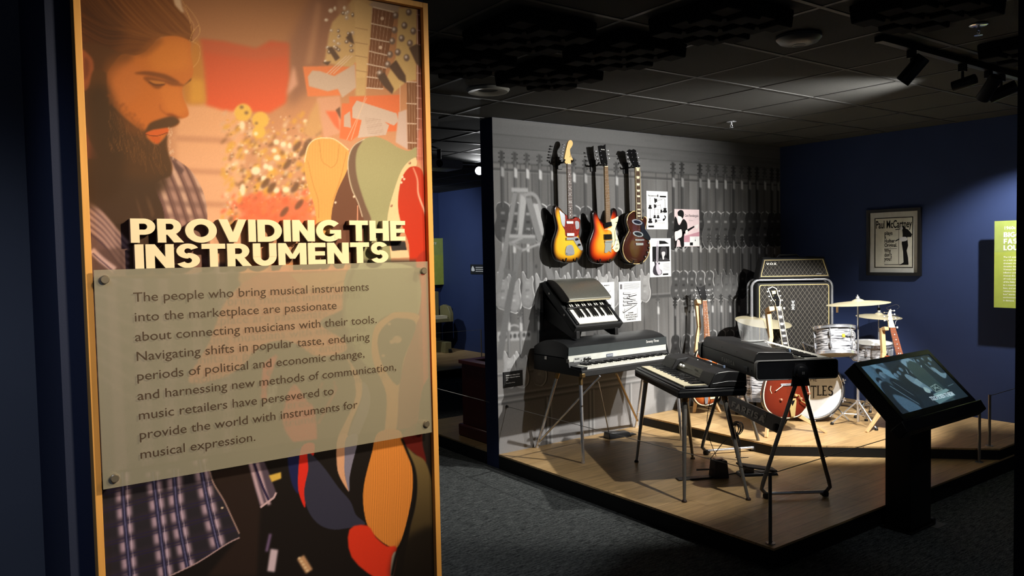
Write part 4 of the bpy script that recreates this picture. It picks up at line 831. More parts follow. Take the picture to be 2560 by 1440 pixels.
# ------------------------------------------------------------------ guitars
class Pl:
    """a guitar's own plane: x to the right, z up the neck, front towards -y"""
    def __init__(s, p0, r, v):
        s.p = Vector(p0); s.r = Vector(r).normalized(); v = Vector(v); s.v = (v - s.r * v.dot(s.r)).normalized(); s.n = s.v.cross(s.r)   # s.n points to the back
        if s.n.dot(s.p - CAM) < 0: s.n = -s.n
        s.M = Matrix(((s.r.x, s.n.x, s.v.x, s.p.x), (s.r.y, s.n.y, s.v.y, s.p.y), (s.r.z, s.n.z, s.v.z, s.p.z), (0, 0, 0, 1)))
    def __call__(s, px, py):
        q = PP(px, py, s.p, s.n) - s.p; return (q.dot(s.r), q.dot(s.v))
    def many(s, pts, o=(0, 0), k=1.): return [s(o[0] + p[0] / k, o[1] + p[1] / k) + tuple(p[2:]) for p in pts]
def body_mesh(outline, thick, ramp, centre, rnd=.012, dome=0.):
    """carved body: side wall with rounded edges and a front of rings; ramp = [(ring scale, colour)] outside to centre"""
    mb = MB(); n = len(outline); cx, cz = centre; col = lambda k: rgb(next(c for s_, c in reversed(ramp) if k <= s_ + 1e-6))
    def mix(k):
        for (a, ca), (b, cb) in zip(ramp, ramp[1:]):
            if b <= k <= a: t = (a - k) / (a - b); A, B = rgb(ca), rgb(cb); return tuple(A[i] * (1 - t) + B[i] * t for i in range(4))
        return rgb(ramp[-1][1]) if k < ramp[-1][0] else rgb(ramp[0][1])
    rings = [(0., thick, 9), (.9, thick, 9), (.965, thick - rnd * .3, 9), (1., thick - rnd, 9), (1., rnd, 1.), (.985, rnd * .35, .985), (.965, .0008, .965), (.94, 0, .94), (.88, 0, .88), (.8, -dome * .3, .8), (.7, -dome * .6, .7), (.58, -dome * .8, .58), (.42, -dome * .9, .42), (.2, -dome, .2), (0., -dome, 0.)]
    vs, cs = [], []
    for k, y, cc in rings:
        c4 = mix(min(1, cc)) if cc <= 1 else rgb(ramp[0][1])
        for (x, z) in outline: vs.append((cx + (x - cx) * k, y, cz + (z - cz) * k)); cs.append(c4)
    fs = []
    for i in range(len(rings) - 1):
        for j in range(n): fs.append((i * n + j, i * n + (j + 1) % n, (i + 1) * n + (j + 1) % n, (i + 1) * n + j))
    mb.add(vs, fs, cs); return mb
M_LACQ = mat('gloss_lacquer', (200, 200, 200), .16, vcol=True, coat=.6, noise=(30, .03))
M_BLKGLOSS = mat('black_gloss', (14, 14, 15), .14, coat=.5)
M_TORT = mat('tortoise_plate', (132, 34, 22), .22, coat=.4, noise=(85, .75))
M_MINT = mat('mint_cream_plate', (228, 224, 178), .35)
M_HEADM = mat('maple_headstock', (222, 178, 104), .3, noise=(12, .08), coat=.3)
M_STRING = mat('string_wire', (200, 196, 186), .3, 1.)
def flat(nm, pl, pts, m, par, y0, y1, sm=0, bevel=.0008, ring=None):
    if sm: pts = smooth_poly(pts, sm)
    return MB().prism([p[:2] for p in pts], y0, y1).build(nm, m, par, bevel=bevel)
def neck_parts(pl, par, tl, tr, bl, br, y, m_board, nfret=20, dots=(), dot_m=None, back_m=None, block=False, dotr=.0045, binding=None):
    A, B, C_, D = tl, tr, bl, br
    lerp = lambda a, b, t: (a[0] + (b[0] - a[0]) * t, a[1] + (b[1] - a[1]) * t)
    n = MB(); w = (B[0] - A[0]); n.hexa([(C_[0] + .004, y + .003, C_[1]), (D[0] - .004, y + .003, D[1]), (D[0] - .012, y + .026, D[1]), (C_[0] + .012, y + .026, C_[1]),
        (A[0] + .003, y + .003, A[1]), (B[0] - .003, y + .003, B[1]), (B[0] - .010, y + .022, B[1]), (A[0] + .010, y + .022, A[1])]); nk = n.build('neck', back_m or M_HEADM, par, bevel=.004)
    fb = MB().hexa([(C_[0], y - .004, C_[1]), (D[0], y - .004, D[1]), (D[0], y + .003, D[1]), (C_[0], y + .003, C_[1]), (A[0], y - .004, A[1]), (B[0], y - .004, B[1]), (B[0], y + .003, B[1]), (A[0], y + .003, A[1])]).build('fretboard', m_board, par, smooth=False)
    if binding:
        e = MB()
        for P, Q in ((A, C_), (B, D)): e.hexa([(Q[0] - .002, y - .0045, Q[1]), (Q[0] + .002, y - .0045, Q[1]), (Q[0] + .002, y + .004, Q[1]), (Q[0] - .002, y + .004, Q[1]), (P[0] - .002, y - .0045, P[1]), (P[0] + .002, y - .0045, P[1]), (P[0] + .002, y + .004, P[1]), (P[0] - .002, y + .004, P[1])])
        e.build('binding', binding, fb, smooth=False)
    f = MB(); pos = [(1 - 2 ** (-k / 12.)) / (1 - 2 ** (-nfret / 12.)) * .985 for k in range(0, nfret + 1)]
    for k in range(1, nfret + 1):
        a, b = lerp(A, C_, pos[k]), lerp(B, D, pos[k]); f.hexa([(a[0], y - .0055, a[1] - .0008), (b[0], y - .0055, b[1] - .0008), (b[0], y - .004, b[1] - .0008), (a[0], y - .004, a[1] - .0008), (a[0], y - .0055, a[1] + .0008), (b[0], y - .0055, b[1] + .0008), (b[0], y - .004, b[1] + .0008), (a[0], y - .004, a[1] + .0008)])
    f.build('fret_wire', M_STEEL, fb, smooth=False)
    a, b = A, B; MB().box((a[0], y - .007, a[1] - .002), (b[0], y + .002, a[1] + .002)).build('nut', M_CREAM, par, smooth=False)
    for k in dots:
        t = (pos[k] + pos[k - 1]) / 2; p, q = lerp(A, C_, t), lerp(B, D, t); m_ = ((p[0] + q[0]) / 2, (p[1] + q[1]) / 2)
        if block:
            h = (pos[k] - pos[k - 1]) * abs(C_[1] - A[1]) * .33; w2 = (q[0] - p[0]) * .36
            MB().prism([(m_[0] - w2, m_[1] + h), (m_[0] + w2, m_[1] + h), (m_[0] + w2 * .8, m_[1] - h), (m_[0] - w2 * .8, m_[1] - h)], y - .0046, y - .003).build('inlay', dot_m, fb, smooth=False)
        else:
            for dx in ((-.008, .008) if k == 12 else (0,)): MB().lathe([(0, 0), (dotr, 0), (dotr, .001), (0, .001)], (m_[0] + dx, y - .0048, m_[1]), 'Y', 14).build('inlay', dot_m, fb, smooth=False)
    return fb
def strings(pl, par, top, bot, y0, y1, n=6):
    s = MB()
    for i in range(n):
        t = i / (n - 1.); a = [top[0][k] + (top[1][k] - top[0][k]) * t for k in (0, 1)]; b = [bot[0][k] + (bot[1][k] - bot[0][k]) * t for k in (0, 1)]
        s.tube([(a[0], y0, a[1]), (b[0], y1, b[1])], .0005 if n == 6 else .0009, 4)
    s.build('string_set', M_STRING, par)
def tuner(par, x, z, y, side, m_btn, m_post=None, post_dx=.012, axial=False):
    t = MB().tube([(x, y + .012, z), (x + side * .018, y + .012, z)], .0022, 8).build('tuner_shaft', M_CHROME, par)
    b = MB().lathe([(0, -.006), (.005, -.0055), (.0068, -.001), (.0062, .004), (.003, .0065), (0, .0065)], (x + side * .024, y + .012, z), 'X', 12); b.build('tuner_button', m_btn, t)
    MB().lathe([(0, -.008), (.0026, -.008), (.003, .006), (0, .006)], (x - side * post_dx, y, z), 'Y', 10).build('tuner_post', m_post or M_CHROME, t)
def hanger(x, z_top, z_bot, label, zy):
    """black wall hanger: a yoke under the headstock and a padded rest under the body"""
    h = thing('guitar_hanger', label, 'guitar hanger', (x, YM, z_top), 0, 'black guitar hangers on the mural wall')
    MB().box((-.03, -.012, -.05), (.03, -.0015, .05)).build('wall_plate', M_BLKMETAL, h, bevel=.003)
    MB().tube([(0, -.012, 0), (0, -.085, 0)], .007).build('arm', M_BLKMETAL, h)
    MB().tube([(-.045, -.13, .012), (-.04, -.112, 0), (-.02, -.09, 0), (0, -.083, 0), (.02, -.09, 0), (.04, -.112, 0), (.045, -.13, .012)], .0075).build('yoke', M_BLKMETAL, h)
    dz = z_bot - z_top
    MB().tube([(-.07, -.0015, dz + .03), (-.07, -.05, dz - .004), (-.055, -.13, dz - .010), (-.055, -.142, dz + .02)], .007).tube([(.07, -.0015, dz + .03), (.07, -.05, dz - .004), (.055, -.13, dz - .010), (.055, -.142, dz + .02)], .007).tube([(-.07, -.05, dz - .004), (.07, -.05, dz - .004)], .007).build('body_rest', M_BLKMETAL, h)
    return h
GW = 'electric guitars hung on the mural wall'
# --- sunburst offset guitar with tortoise plate
O, K = (1340, 330), 4.114
pl = Pl(PY(1422, 655, 4.762), (1, 0, 0), (0, 0, 1)); q = lambda L: pl.many(L, O, K)
gt = thing('electric_guitar', 'yellow sunburst offset-body guitar with tortoise plate and maple headstock', 'guitar', M=pl.M, group=GW)
out = smooth_poly(q([(318, 850), (285, 822), (245, 776), (212, 752), (190, 768), (188, 830), (206, 910), (216, 980), (202, 1050), (180, 1120), (172, 1190), (180, 1265), (215, 1320), (290, 1345), (380, 1345), (450, 1312), (484, 1250), (487, 1190), (470, 1130), (452, 1070), (448, 1010), (458, 950), (462, 905), (440, 878), (405, 868), (372, 888)]), 5)
body_mesh(out, .042, [(1., (12, 9, 8)), (.95, (24, 10, 6)), (.90, (96, 46, 10)), (.82, (206, 142, 26)), (.70, (236, 186, 44)), (0, (240, 196, 60))], q([(330, 1075)])[0]).build('body', M_LACQ, gt, vcol=True, angle=50)
flat('pickguard', pl, q([(296, 850), (322, 862), (340, 895), (372, 897), (404, 878), (436, 886), (448, 912), (446, 1000), (432, 1058), (404, 1078), (310, 1076), (297, 1010), (272, 962), (298, 930), (300, 890)]), M_TORT, gt, -.0025, .0005, 3)
flat('switch_plate', pl, q([(238, 806), (262, 822), (290, 846), (298, 884), (293, 972), (264, 950), (250, 880)]), M_CHROME, gt, -.0028, .0005, 3)
flat('control_plate', pl, q([(374, 1084), (432, 1084), (470, 1165), (480, 1210), (452, 1212), (400, 1140)]), M_CHROME, gt, -.0028, .0005, 3)
flat('switch_plate', pl, q([(402, 918), (438, 924), (441, 988), (411, 1000), (402, 960)]), M_CHROME, gt, -.0035, .0005, 3)
for z in ((308, 376, 918, 944), (312, 386, 1040, 1070)):
    a, b = q([(z[0], z[3]), (z[1], z[2])]); MB().prism(round_rect(a[0], a[1], b[0], b[1], .004), -.010, 0).build('pickup', M_WHITE, gt, bevel=.001)
a, b = q([(306, 1113), (390, 1084)]); MB().box((a[0], -.012, a[1]), (b[0], 0, b[1])).build('bridge', M_CHROME, gt, bevel=.002)
flat('tailpiece', pl, q([(322, 1168), (365, 1162), (386, 1200), (388, 1262), (308, 1268), (304, 1200)]), M_CHROME, gt, -.004, .0005, 3)
a, b = q([(312, 1262), (382, 1238)]); MB().box((a[0], -.009, a[1]), (b[0], -.004, b[1])).build('tail_bar', M_CHROME, gt, bevel=.001)
for p in ((414, 1104), (437, 1160)): a = q([p])[0]; MB().lathe([(0, -.018), (.009, -.018), (.0105, -.004), (.0105, 0), (0, 0)], (a[0], 0, a[1]), 'Y', 18).build('knob', M_BLKGLOSS, gt)
tl, tr, bl, br = q([(314, 328), (351, 325), (325, 893), (369, 890)])
neck_parts(pl, gt, tl, tr, bl, br, -.006, M_ROSEW, 20, (3, 5, 7, 9, 12, 15, 17, 19), M_PEARL)
hd = flat('headstock', pl, q([(312, 330), (292, 300), (290, 276), (305, 200), (325, 112), (346, 84), (370, 92), (378, 122), (366, 152), (350, 176), (350, 205), (364, 256), (376, 282), (352, 328)]), M_HEADM, gt, -.002, .011, 4, .0012)
for i, p in enumerate(((304, 280), (309, 250), (314, 222), (319, 193), (325, 165), (331, 137))): a = q([p])[0]; tuner(hd, a[0] - .026, a[1], -.006, -1, M_CHROME, post_dx=-.026)
strings(pl, gt, (tl, tr), q([(318, 1085), (380, 1083)]), -.012, -.016)
text('headstock_script', 'Fender', Matrix.Translation(pl.p + pl.r * q([(352, 262)])[0][0] + pl.v * q([(352, 262)])[0][1] - pl.n * .003) @ pl.M.to_3x3().to_4x4() @ Matrix.Rotation(PI / 2, 4, 'X') @ Matrix.Rotation(1.35, 4, 'Z'), .014, M_INK, hd)
hanger(pl.p.x + .005, PY(1420, 405, 4.77).z, pl.p.z + .012, 'black hanger holding the yellow sunburst guitar', 0)
# --- three-tone sunburst with cream plate and vibrato
O, K = (1450, 340), 4.235
pl = Pl(PY(1507, 657, 4.762), (1, 0, 0), (0, 0, 1)); q = lambda L: pl.many(L, O, K)
gt = thing('electric_guitar', 'red to orange sunburst double-horn guitar with cream plate and chrome vibrato', 'guitar', M=pl.M, group=GW)
out = smooth_poly(q([(258, 916), (225, 890), (192, 852), (174, 804), (152, 788), (133, 800), (128, 850), (136, 920), (138, 980), (120, 1050), (96, 1120), (85, 1200), (98, 1290), (150, 1343), (250, 1353), (340, 1334), (398, 1270), (412, 1200), (405, 1120), (385, 1050), (374, 990), (386, 930), (402, 860), (396, 792), (374, 762), (352, 772), (340, 826), (322, 880), (306, 905)]), 5)
body_mesh(out, .04, [(1., (10, 8, 8)), (.93, (16, 8, 7)), (.86, (70, 12, 8)), (.74, (186, 44, 14)), (.60, (226, 108, 22)), (.42, (236, 160, 40)), (0, (238, 172, 52))], q([(262, 1110)])[0], dome=.006).build('body', M_LACQ, gt, vcol=True, angle=50)
flat('pickguard', pl, q([(312, 890), (340, 880), (372, 866), (396, 850), (398, 882), (378, 948), (366, 996), (386, 1056), (410, 1140), (410, 1192), (390, 1226), (362, 1222), (340, 1180), (334, 1100), (332, 1040), (318, 1006), (284, 992), (252, 990), (330, 962)]), M_MINT, gt, -.0075, -.004, 3)
for L in ([(242, 932), (320, 907), (328, 952), (252, 980)], [(243, 1042), (324, 1040), (330, 1094), (247, 1100)]): flat('pickup', pl, q(L), M_BLKGLOSS, gt, -.016, -.004)
vb = flat('vibrato', pl, q([(250, 1106), (332, 1104), (326, 1160), (322, 1236), (298, 1218), (272, 1240), (250, 1236), (256, 1160)]), M_CHROME, gt, -.012, -.005, 0, .002)
a = [q([p])[0] for p in ((325, 1195), (356, 1150), (368, 1090), (362, 992))]; MB().tube([(p[0], -.02, p[1]) for p in a], .0026).build('vibrato_arm', M_CHROME, vb)
a, b = q([(252, 1126), (330, 1106)]); MB().box((a[0], -.022, a[1]), (b[0], -.012, b[1])).build('bridge', M_CHROME, gt, bevel=.002)
for p in ((375, 1102), (383, 1146), (377, 1188)): a = q([p])[0]; MB().lathe([(0, -.022), (.007, -.022), (.0085, -.006), (0, -.006)], (a[0], 0, a[1]), 'Y', 16).build('knob', M_CHROME, gt)
a = q([(376, 914)])[0]; MB().lathe([(0, -.024), (.003, -.024), (.004, -.006), (0, -.006)], (a[0], 0, a[1]), 'Y', 10).build('switch', M_BLKGLOSS, gt)
tl, tr, bl, br = q([(246, 322), (281, 318), (262, 918), (312, 906)])
neck_parts(pl, gt, tl, tr, bl, br, -.012, mat('pale_glare_fretboard', (128, 104, 78), .22, noise=(20, .15), coat=.4), 22, (3, 5, 7, 9, 12, 15), M_PEARL, dotr=.002)  # board: light rosewood with glare mixed into its base colour
hd = flat('headstock', pl, q([(246, 322), (228, 300), (212, 240), (200, 170), (191, 106), (216, 100), (240, 104), (265, 88), (264, 130), (272, 200), (284, 270), (282, 318)]), M_BLKGLOSS, gt, -.008, .006, 0, .0012)
for p, s in (((206, 165), -1), ((213, 205), -1), ((221, 245), -1), ((262, 150), 1), ((268, 190), 1), ((275, 232), 1)): a = q([p])[0]; tuner(hd, a[0] + s * .014, a[1], -.010, s, M_CHROME)
text('headstock_script', 'Mosrite', Matrix.Translation(pl.p + pl.r * q([(214, 150)])[0][0] + pl.v * q([(214, 148)])[0][1] - pl.n * .0092) @ pl.M.to_3x3().to_4x4() @ Matrix.Rotation(PI / 2, 4, 'X'), .013, M_PEARL, hd)
strings(pl, gt, (tl, tr), q([(256, 1106), (326, 1104)]), -.018, -.022)
hanger(pl.p.x + .003, PY(1508, 412, 4.77).z, pl.p.z + .012, 'black hanger holding the red to orange sunburst guitar', 0)
# --- dark brown single-cut
O, K = (1530, 360), 4.5
pl = Pl(PY(1590, 660, 4.762), (1, 0, 0), (0, 0, 1)); q = lambda L: pl.many(L, O, K)
gt = thing('electric_guitar', 'dark brown single-cut guitar with cream binding and oval pickups', 'guitar', M=pl.M, group=GW)
OUT = [(262, 755), (210, 770), (176, 810), (165, 870), (180, 930), (190, 970), (172, 1015), (138, 1080), (120, 1160), (125, 1230), (160, 1300), (222, 1345), (290, 1351), (352, 1330), (402, 1270), (428, 1180), (426, 1110), (407, 1050), (386, 1000), (376, 950), (386, 900), (393, 850), (381, 819), (362, 818), (346, 850), (326, 842), (312, 856)]
out = smooth_poly(q(OUT), 5)
body_mesh(out, .042, [(1., (40, 20, 15)), (.9, (52, 25, 18)), (.6, (66, 32, 22)), (0, (78, 38, 24))], q([(270, 1085)])[0], dome=.008).build('body', M_LACQ, gt, vcol=True, angle=50)
cc = q([(270, 1085)])[0]; inn = [(cc[0] + (p[0] - cc[0]) * .968, cc[1] + (p[1] - cc[1]) * .975) for p in out]
MB().strip([(cc[0] + (p[0] - cc[0]) * .998, cc[1] + (p[1] - cc[1]) * .998) for p in out], inn, -.0012, .006).build('binding', mat('aged_cream_binding', (214, 190, 130), .4), gt)
flat('pickguard', pl, q([(318, 905), (346, 878), (360, 950), (396, 1006), (424, 1062), (404, 1084), (344, 1052), (318, 1000)]), M_BLKGLOSS, gt, -.012, -.006, 3)
for cx, cy in ((272, 880), (282, 1013)):
    E_ = lambda rx, ry: [(cx + rx * math.cos(t) - ry * .35 * math.sin(t), cy + ry * math.sin(t) + rx * .28 * math.cos(t)) for t in np.linspace(0, 2 * PI, 25)[:-1]]
    pu = flat('pickup', pl, q(E_(58, 30)), M_CHROME, gt, -.013, -.003, 0, .001); flat('pickup_cover', pl, q(E_(42, 17)), M_BLKGLOSS, pu, -.0150, -.013)
a, b = q([(248, 1090), (346, 1070)]); MB().box((a[0], -.020, a[1]), (b[0], -.004, b[1])).build('bridge', M_CHROME, gt, bevel=.003)
a, b = q([(256, 1142), (340, 1112)]); MB().box((a[0], -.016, a[1]), (b[0], -.004, b[1])).build('tailpiece', M_CHROME, gt, bevel=.003)
for p in ((400, 1112), (406, 1168), (390, 1220), (364, 1268)):
    a = q([p])[0]; kb = MB().lathe([(0, -.018), (.0065, -.018), (.0075, -.009), (0, -.009)], (a[0], 0, a[1]), 'Y', 16).build('knob', M_CHROME, gt); MB().lathe([(0, -.0088), (.011, -.0088), (.012, -.001), (0, -.001)], (a[0], 0, a[1]), 'Y', 16).build('knob_skirt', M_BLKGLOSS, kb)
tl, tr, bl, br = q([(250, 268), (298, 265), (264, 843), (316, 846)])
neck_parts(pl, gt, tl, tr, bl, br, -.012, mat('dark_rosewood', (74, 56, 42), .3, coat=.3), 20, (1, 3, 5, 7, 9, 12, 15, 17, 19), M_CREAM, block=True, binding=mat('cream_edge', (206, 190, 150), .4))
hd = flat('headstock', pl, q([(250, 268), (236, 236), (206, 190), (184, 130), (170, 76), (190, 60), (214, 68), (236, 58), (262, 70), (272, 130), (286, 200), (300, 265)]), M_BLKGLOSS, gt, -.008, .006, 0, .0012)
for p, s in (((205, 100), -1), ((214, 150), -1), ((228, 198), -1), ((252, 100), 1), ((262, 150), 1), ((273, 200), 1)): a = q([p])[0]; tuner(hd, a[0] + s * .013, a[1], -.010, s, M_CHROME)
strings(pl, gt, (tl, tr), q([(258, 1076), (330, 1074)]), -.018, -.024)
hanger(pl.p.x - .003, PY(1590, 418, 4.77).z, pl.p.z + .012, 'black hanger holding the dark brown guitar', 0)
# ------------------------------------------------------------------ track lights (the visible track carries the key lights)
TR = thing('light_track', 'long black lighting track across the dark ceiling', 'light track', (5.1, 2.05, ZC - .004))
MB().box((-1.33, -.018, -.028), (1.45, .018, 0)).build('track_rail', M_BLKMETAL, TR, smooth=False)
MB().box((-1.36, -.022, -.030), (-1.3302, .022, 0)).build('end_feed', M_BLKMETAL, TR, bevel=.002)
def track_head(x, aim, watt, label, ang=46, blend=.45, big=1., rad=.022, col=KEY, y=2.05):
    t = thing('track_spotlight', label, 'spotlight', (x, y, ZC - .0325), 0, 'spotlights on the black ceiling track')
    MB().box((-.022, -.016, -.04), (.022, .016, 0)).build('adapter', M_BLKMETAL, t, bevel=.002)
    MB().tube([(0, 0, -.04), (0, 0, -.085)], .008).build('stem', M_BLKMETAL, t)
    d = (Vector(aim) - Vector((x, y, ZC - .14))).normalized(); c = Vector((0, 0, -.105)) - d * .01
    M = Matrix.Translation(c) @ d.to_track_quat('Z', 'Y').to_matrix().to_4x4(); L = .075 * big; R = .036 * big
    can = MB().at(M).lathe([(0, -L), (R * .9, -L), (R, -L * .9), (R, L), (R * .9, L), (R * .86, L * .8), (0, L * .8)], n=28).build('can', M_BLKMETAL, t)
    MB().at(M).lathe([(0, L * .815), (R * .85, L * .815), (R * .85, L * .83), (0, L * .83)], n=24).build('lens', mat('lamp_lens', (255, 244, 226), .4, emit=((255, 240, 215), 6.)), can, smooth=False)
    l = bpy.data.lights.new('track_beam', 'SPOT'); l.energy = watt; l.color = col; l.spot_size = math.radians(ang); l.spot_blend = blend; l.shadow_soft_size = rad
    o = bpy.data.objects.new('track_beam', l); COL.objects.link(o); o.parent = t; o.matrix_basis = Matrix.Translation(c + d * (L * .9 + .03)) @ d.to_track_quat('-Z', 'Y').to_matrix().to_4x4()
    return t
track_head(4.06, (3.70, 3.9, .5), 110, 'leftmost black can spotlight on the track, tilted down', 52)
track_head(4.62, (4.4, 4.8, 2.0), 18, 'small black spotlight second from the left track end', 60, big=.8)
track_head(4.94, (5.85, 3.9, .5), 430, 'black can spotlight third from the left track end', 52)
track_head(5.11, (4.25, 4.85, 1.4), 520, 'black can spotlight fourth from the left track end', 96, 1.)
track_head(5.6, (5.75, 4.0, .5), 210, 'black can spotlight at the right of the track, near the dark pillar', 56)
track_head(6.3, (6.98, 2.75, 1.5), 170, 'black can spotlight at the right track end, aimed at the green sign', 66, .8)
# ------------------------------------------------------------------ printed advertisements on the mural wall
M_PAPER = mat('white_mounted_print', (236, 238, 238), .5)
M_GREYINK = mat('grey_ink', (110, 108, 112), .6)
def on_wall(name, label, cat, L, grp=None, m=None, depth=.008):
    """board on the mural wall from the photo corners of its top left and bottom right"""
    a = PY(L[0][0], L[0][1], YM - depth); b = PY(L[1][0], L[1][1], YM - depth)
    t = thing(name, label, cat, ((a.x + b.x) / 2, YM - .002, b.z), 0, grp); w, h = b.x - a.x, a.z - b.z
    MB().box((-w / 2, -depth + .002, 0), (w / 2, 0, h)).build('board', m or M_PAPER, t, smooth=False, bevel=.0008)
    return t, w, h, -depth + .0016
def ink(mb, pts, d): return mb.prism([p[:2] for p in pts], d - .0006, d)
PG = 'printed advertisements on the mural wall'
def mini_guitar(mb, x, z, L, d, rot=0., fat=1.):
    M = Matrix.Translation((x, 0, z)) @ Matrix.Rotation(rot, 4, 'Y'); mb.at(M)
    mb.prism(smooth_poly([(0, 0), (.16 * L * fat, .03 * L), (.17 * L * fat, .12 * L), (.10 * L * fat, .22 * L), (.13 * L * fat, .32 * L), (.06 * L, .36 * L), (0, .32 * L), (-.06 * L, .36 * L), (-.13 * L * fat, .32 * L), (-.10 * L * fat, .22 * L), (-.17 * L * fat, .12 * L), (-.16 * L * fat, .03 * L)], 3), d - .0006, d)
    mb.prism([(-.014 * L, .3 * L), (.014 * L, .3 * L), (.014 * L, .9 * L), (.03 * L, .98 * L), (-.03 * L, .98 * L), (-.014 * L, .9 * L)], d - .0006, d); mb.at(Matrix.Identity(4))
def T3(t, x, z, d): return t.matrix_basis @ Matrix.Translation((x, d - .0007, z)) @ Matrix.Rotation(PI / 2, 4, 'X')
# catalogue page
t, w, h, d = on_wall('catalogue_print', 'white catalogue print with rows of small black guitars', 'poster', ((1616, 477), (1670, 573.5)), PG)
g = MB()
for u_, v_, L, r_ in ((.16, .53, .30, 0), (.86, .44, .36, 0), (.16, .16, .36, 0), (.37, .29, .24, 0), (.53, .29, .24, 0), (.36, .75, .30, 1.45), (.34, .60, .26, 1.4), (.38, .22, .22, 1.5), (.70, .44, .22, -.2)): mini_guitar(g, -w / 2 + u_ * w, v_ * h, L * h, d, r_, 1.25)
g.prism(smooth_poly([(w * .27, h * .22), (w * .36, h * .26), (w * .40, h * .34), (w * .32, h * .38), (w * .35, h * .30), (w * .26, h * .28)], 3), d - .0006, d)
for v_ in (.81, .52, .42, .18, .15): g.box((-w * .2, d - .0006, v_ * h), (w * .36, d, v_ * h + .0015))
g.box((w * .12, d - .0006, h * .845), (w * .42, d, h * .885)); g.box((-w * .43, d - .0006, h * .05), (-w * .17, d, h * .10))
g.prism(smooth_poly([(w * .02, h * .84), (w * .05, h * .88), (w * .03, h * .92), (-.0, h * .9)], 3), d - .0006, d)
g.build('printed_artwork', M_INK, t, smooth=False)
text('printed_text', "The Swing is to", T3(t, -w * .44, h * .86, d), .018, M_INK, t, width=w * .44, bold=.02)
# pink advertisement
t, w, h, d = on_wall('pink_advertisement', 'pink advertisement print of a man bent over a pale guitar', 'poster', ((1686, 522.5), (1749, 616)), PG, mat('pale_pink_print', (226, 204, 206), .5))
X = lambda u_: -w / 2 + u_ * w; Zz = lambda v_: (1 - v_) * h
MB().box((X(.36), d - .0004, Zz(.99)), (X(.995), d, Zz(.88))).box((X(.60), d - .0004, Zz(.88)), (X(.995), d, Zz(.73))).build('white_strip', M_PAPER, t, smooth=False)
MB().prism([(X(.36), Zz(.88)), (X(.6), Zz(.88)), (X(.6), Zz(.73)), (X(.995), Zz(.73)), (X(.995), Zz(.60)), (X(.36), Zz(.72))], d - .0003, d).build('rose_tint', mat('rose_tint', (196, 146, 158), .5), t, smooth=False)
b = MB()
for L in ([(0, .25), (.08, .25), (.12, .36), (.2, .42), (.34, .26), (.46, .33), (.50, .42), (.49, .58), (.40, .62), (.36, .78), (.36, .99), (.24, .99), (.20, .84), (.10, .82), (.06, .99), (0, .99)],
          [(.12, .10), (.16, .05), (.24, .02), (.33, .04), (.37, .12), (.34, .22), (.28, .27), (.26, .20), (.15, .18)], [(.26, .64), (.46, .55), (.78, .44), (.79, .48), (.50, .61), (.28, .70)]):
    ink(b, smooth_poly([(X(p[0]), Zz(p[1])) for p in L], 3) if len(L) > 7 else [(X(p[0]), Zz(p[1])) for p in L], d - .0004)
b.box((X(.60), d - .0010, Zz(.97)), (X(.72), d - .0004, Zz(.89))); mini_guitar(b, X(.82), Zz(.85), h * .1, d - .0004)
b.build('printed_artwork', M_INK, t, smooth=False)
b = MB()
for L in ([(.11, .19), (.24, .20), (.30, .26), (.22, .35), (.14, .37)], [(.42, .58), (.50, .55), (.52, .64), (.44, .68)], [(0, .62), (.12, .58), (.26, .54), (.28, .72), (.14, .78), (.02, .84)], [(.79, .44), (.96, .40), (.90, .52), (.82, .49)]): ink(b, smooth_poly([(X(p[0]), Zz(p[1])) for p in L], 3), d - .0011)
b.build('pale_artwork', mat('pale_print_ink', (236, 228, 226), .5), t, smooth=False)
text('printed_text', 'Get Fendergals', T3(t, X(.40), Zz(.20), d), .034, M_INK, t, width=w * .56); text('printed_text', '- Fender -', T3(t, X(.54), Zz(.31), d), .012, M_GREYINK, t, width=w * .24)
# black and white advertisement
t, w, h, d = on_wall('portrait_advertisement', 'white advertisement print with a pale guitar before a dark portrait', 'poster', ((1624, 596), (1678, 691)), PG)
b = MB().box((X(.12), d - .0004, Zz(.60)), (X(.92), d, Zz(.21))); ink(b, [(X(.44), Zz(.06)), (X(.70), Zz(.07)), (X(.90), Zz(.14)), (X(.44), Zz(.15))], d)
b.box((X(.60), d - .0004, Zz(.955)), (X(.86), d, Zz(.915))); b.build('printed_artwork', M_INK, t, smooth=False)
b = MB()
for L in ([(.50, .28), (.58, .22), (.72, .22), (.80, .30), (.80, .40), (.74, .46), (.72, .40), (.70, .34), (.56, .36), (.52, .44), (.48, .38)], [(.40, .58), (.50, .50), (.60, .56), (.64, .58), (.70, .50), (.90, .56), (.92, .60), (.40, .60)]): ink(b, smooth_poly([(X(p[0]), Zz(p[1])) for p in L], 3), d - .0008)
b.build('grey_artwork', mat('dark_grey_print', (52, 50, 54), .6), t, smooth=False)
b = MB(); ink(b, smooth_poly([(X(p[0]), Zz(p[1])) for p in [(.55, .36), (.70, .35), (.71, .42), (.66, .48), (.66, .54), (.60, .55), (.57, .46)]], 3), d - .0010); b.build('pale_artwork', mat('light_print_ink', (214, 214, 216), .5), t, smooth=False)
b = MB(); ink(b, smooth_poly([(X(p[0]), Zz(p[1])) for p in [(.18, .56), (.22, .54), (.27, .62), (.36, .64), (.44, .62), (.46, .66), (.40, .70), (.44, .78), (.54, .84), (.54, .92), (.40, .955), (.22, .94), (.13, .86), (.16, .74), (.22, .68)]], 3), d - .0012); b.build('guitar_artwork', mat('dark_print_ink', (44, 40, 50), .6), t, smooth=False)
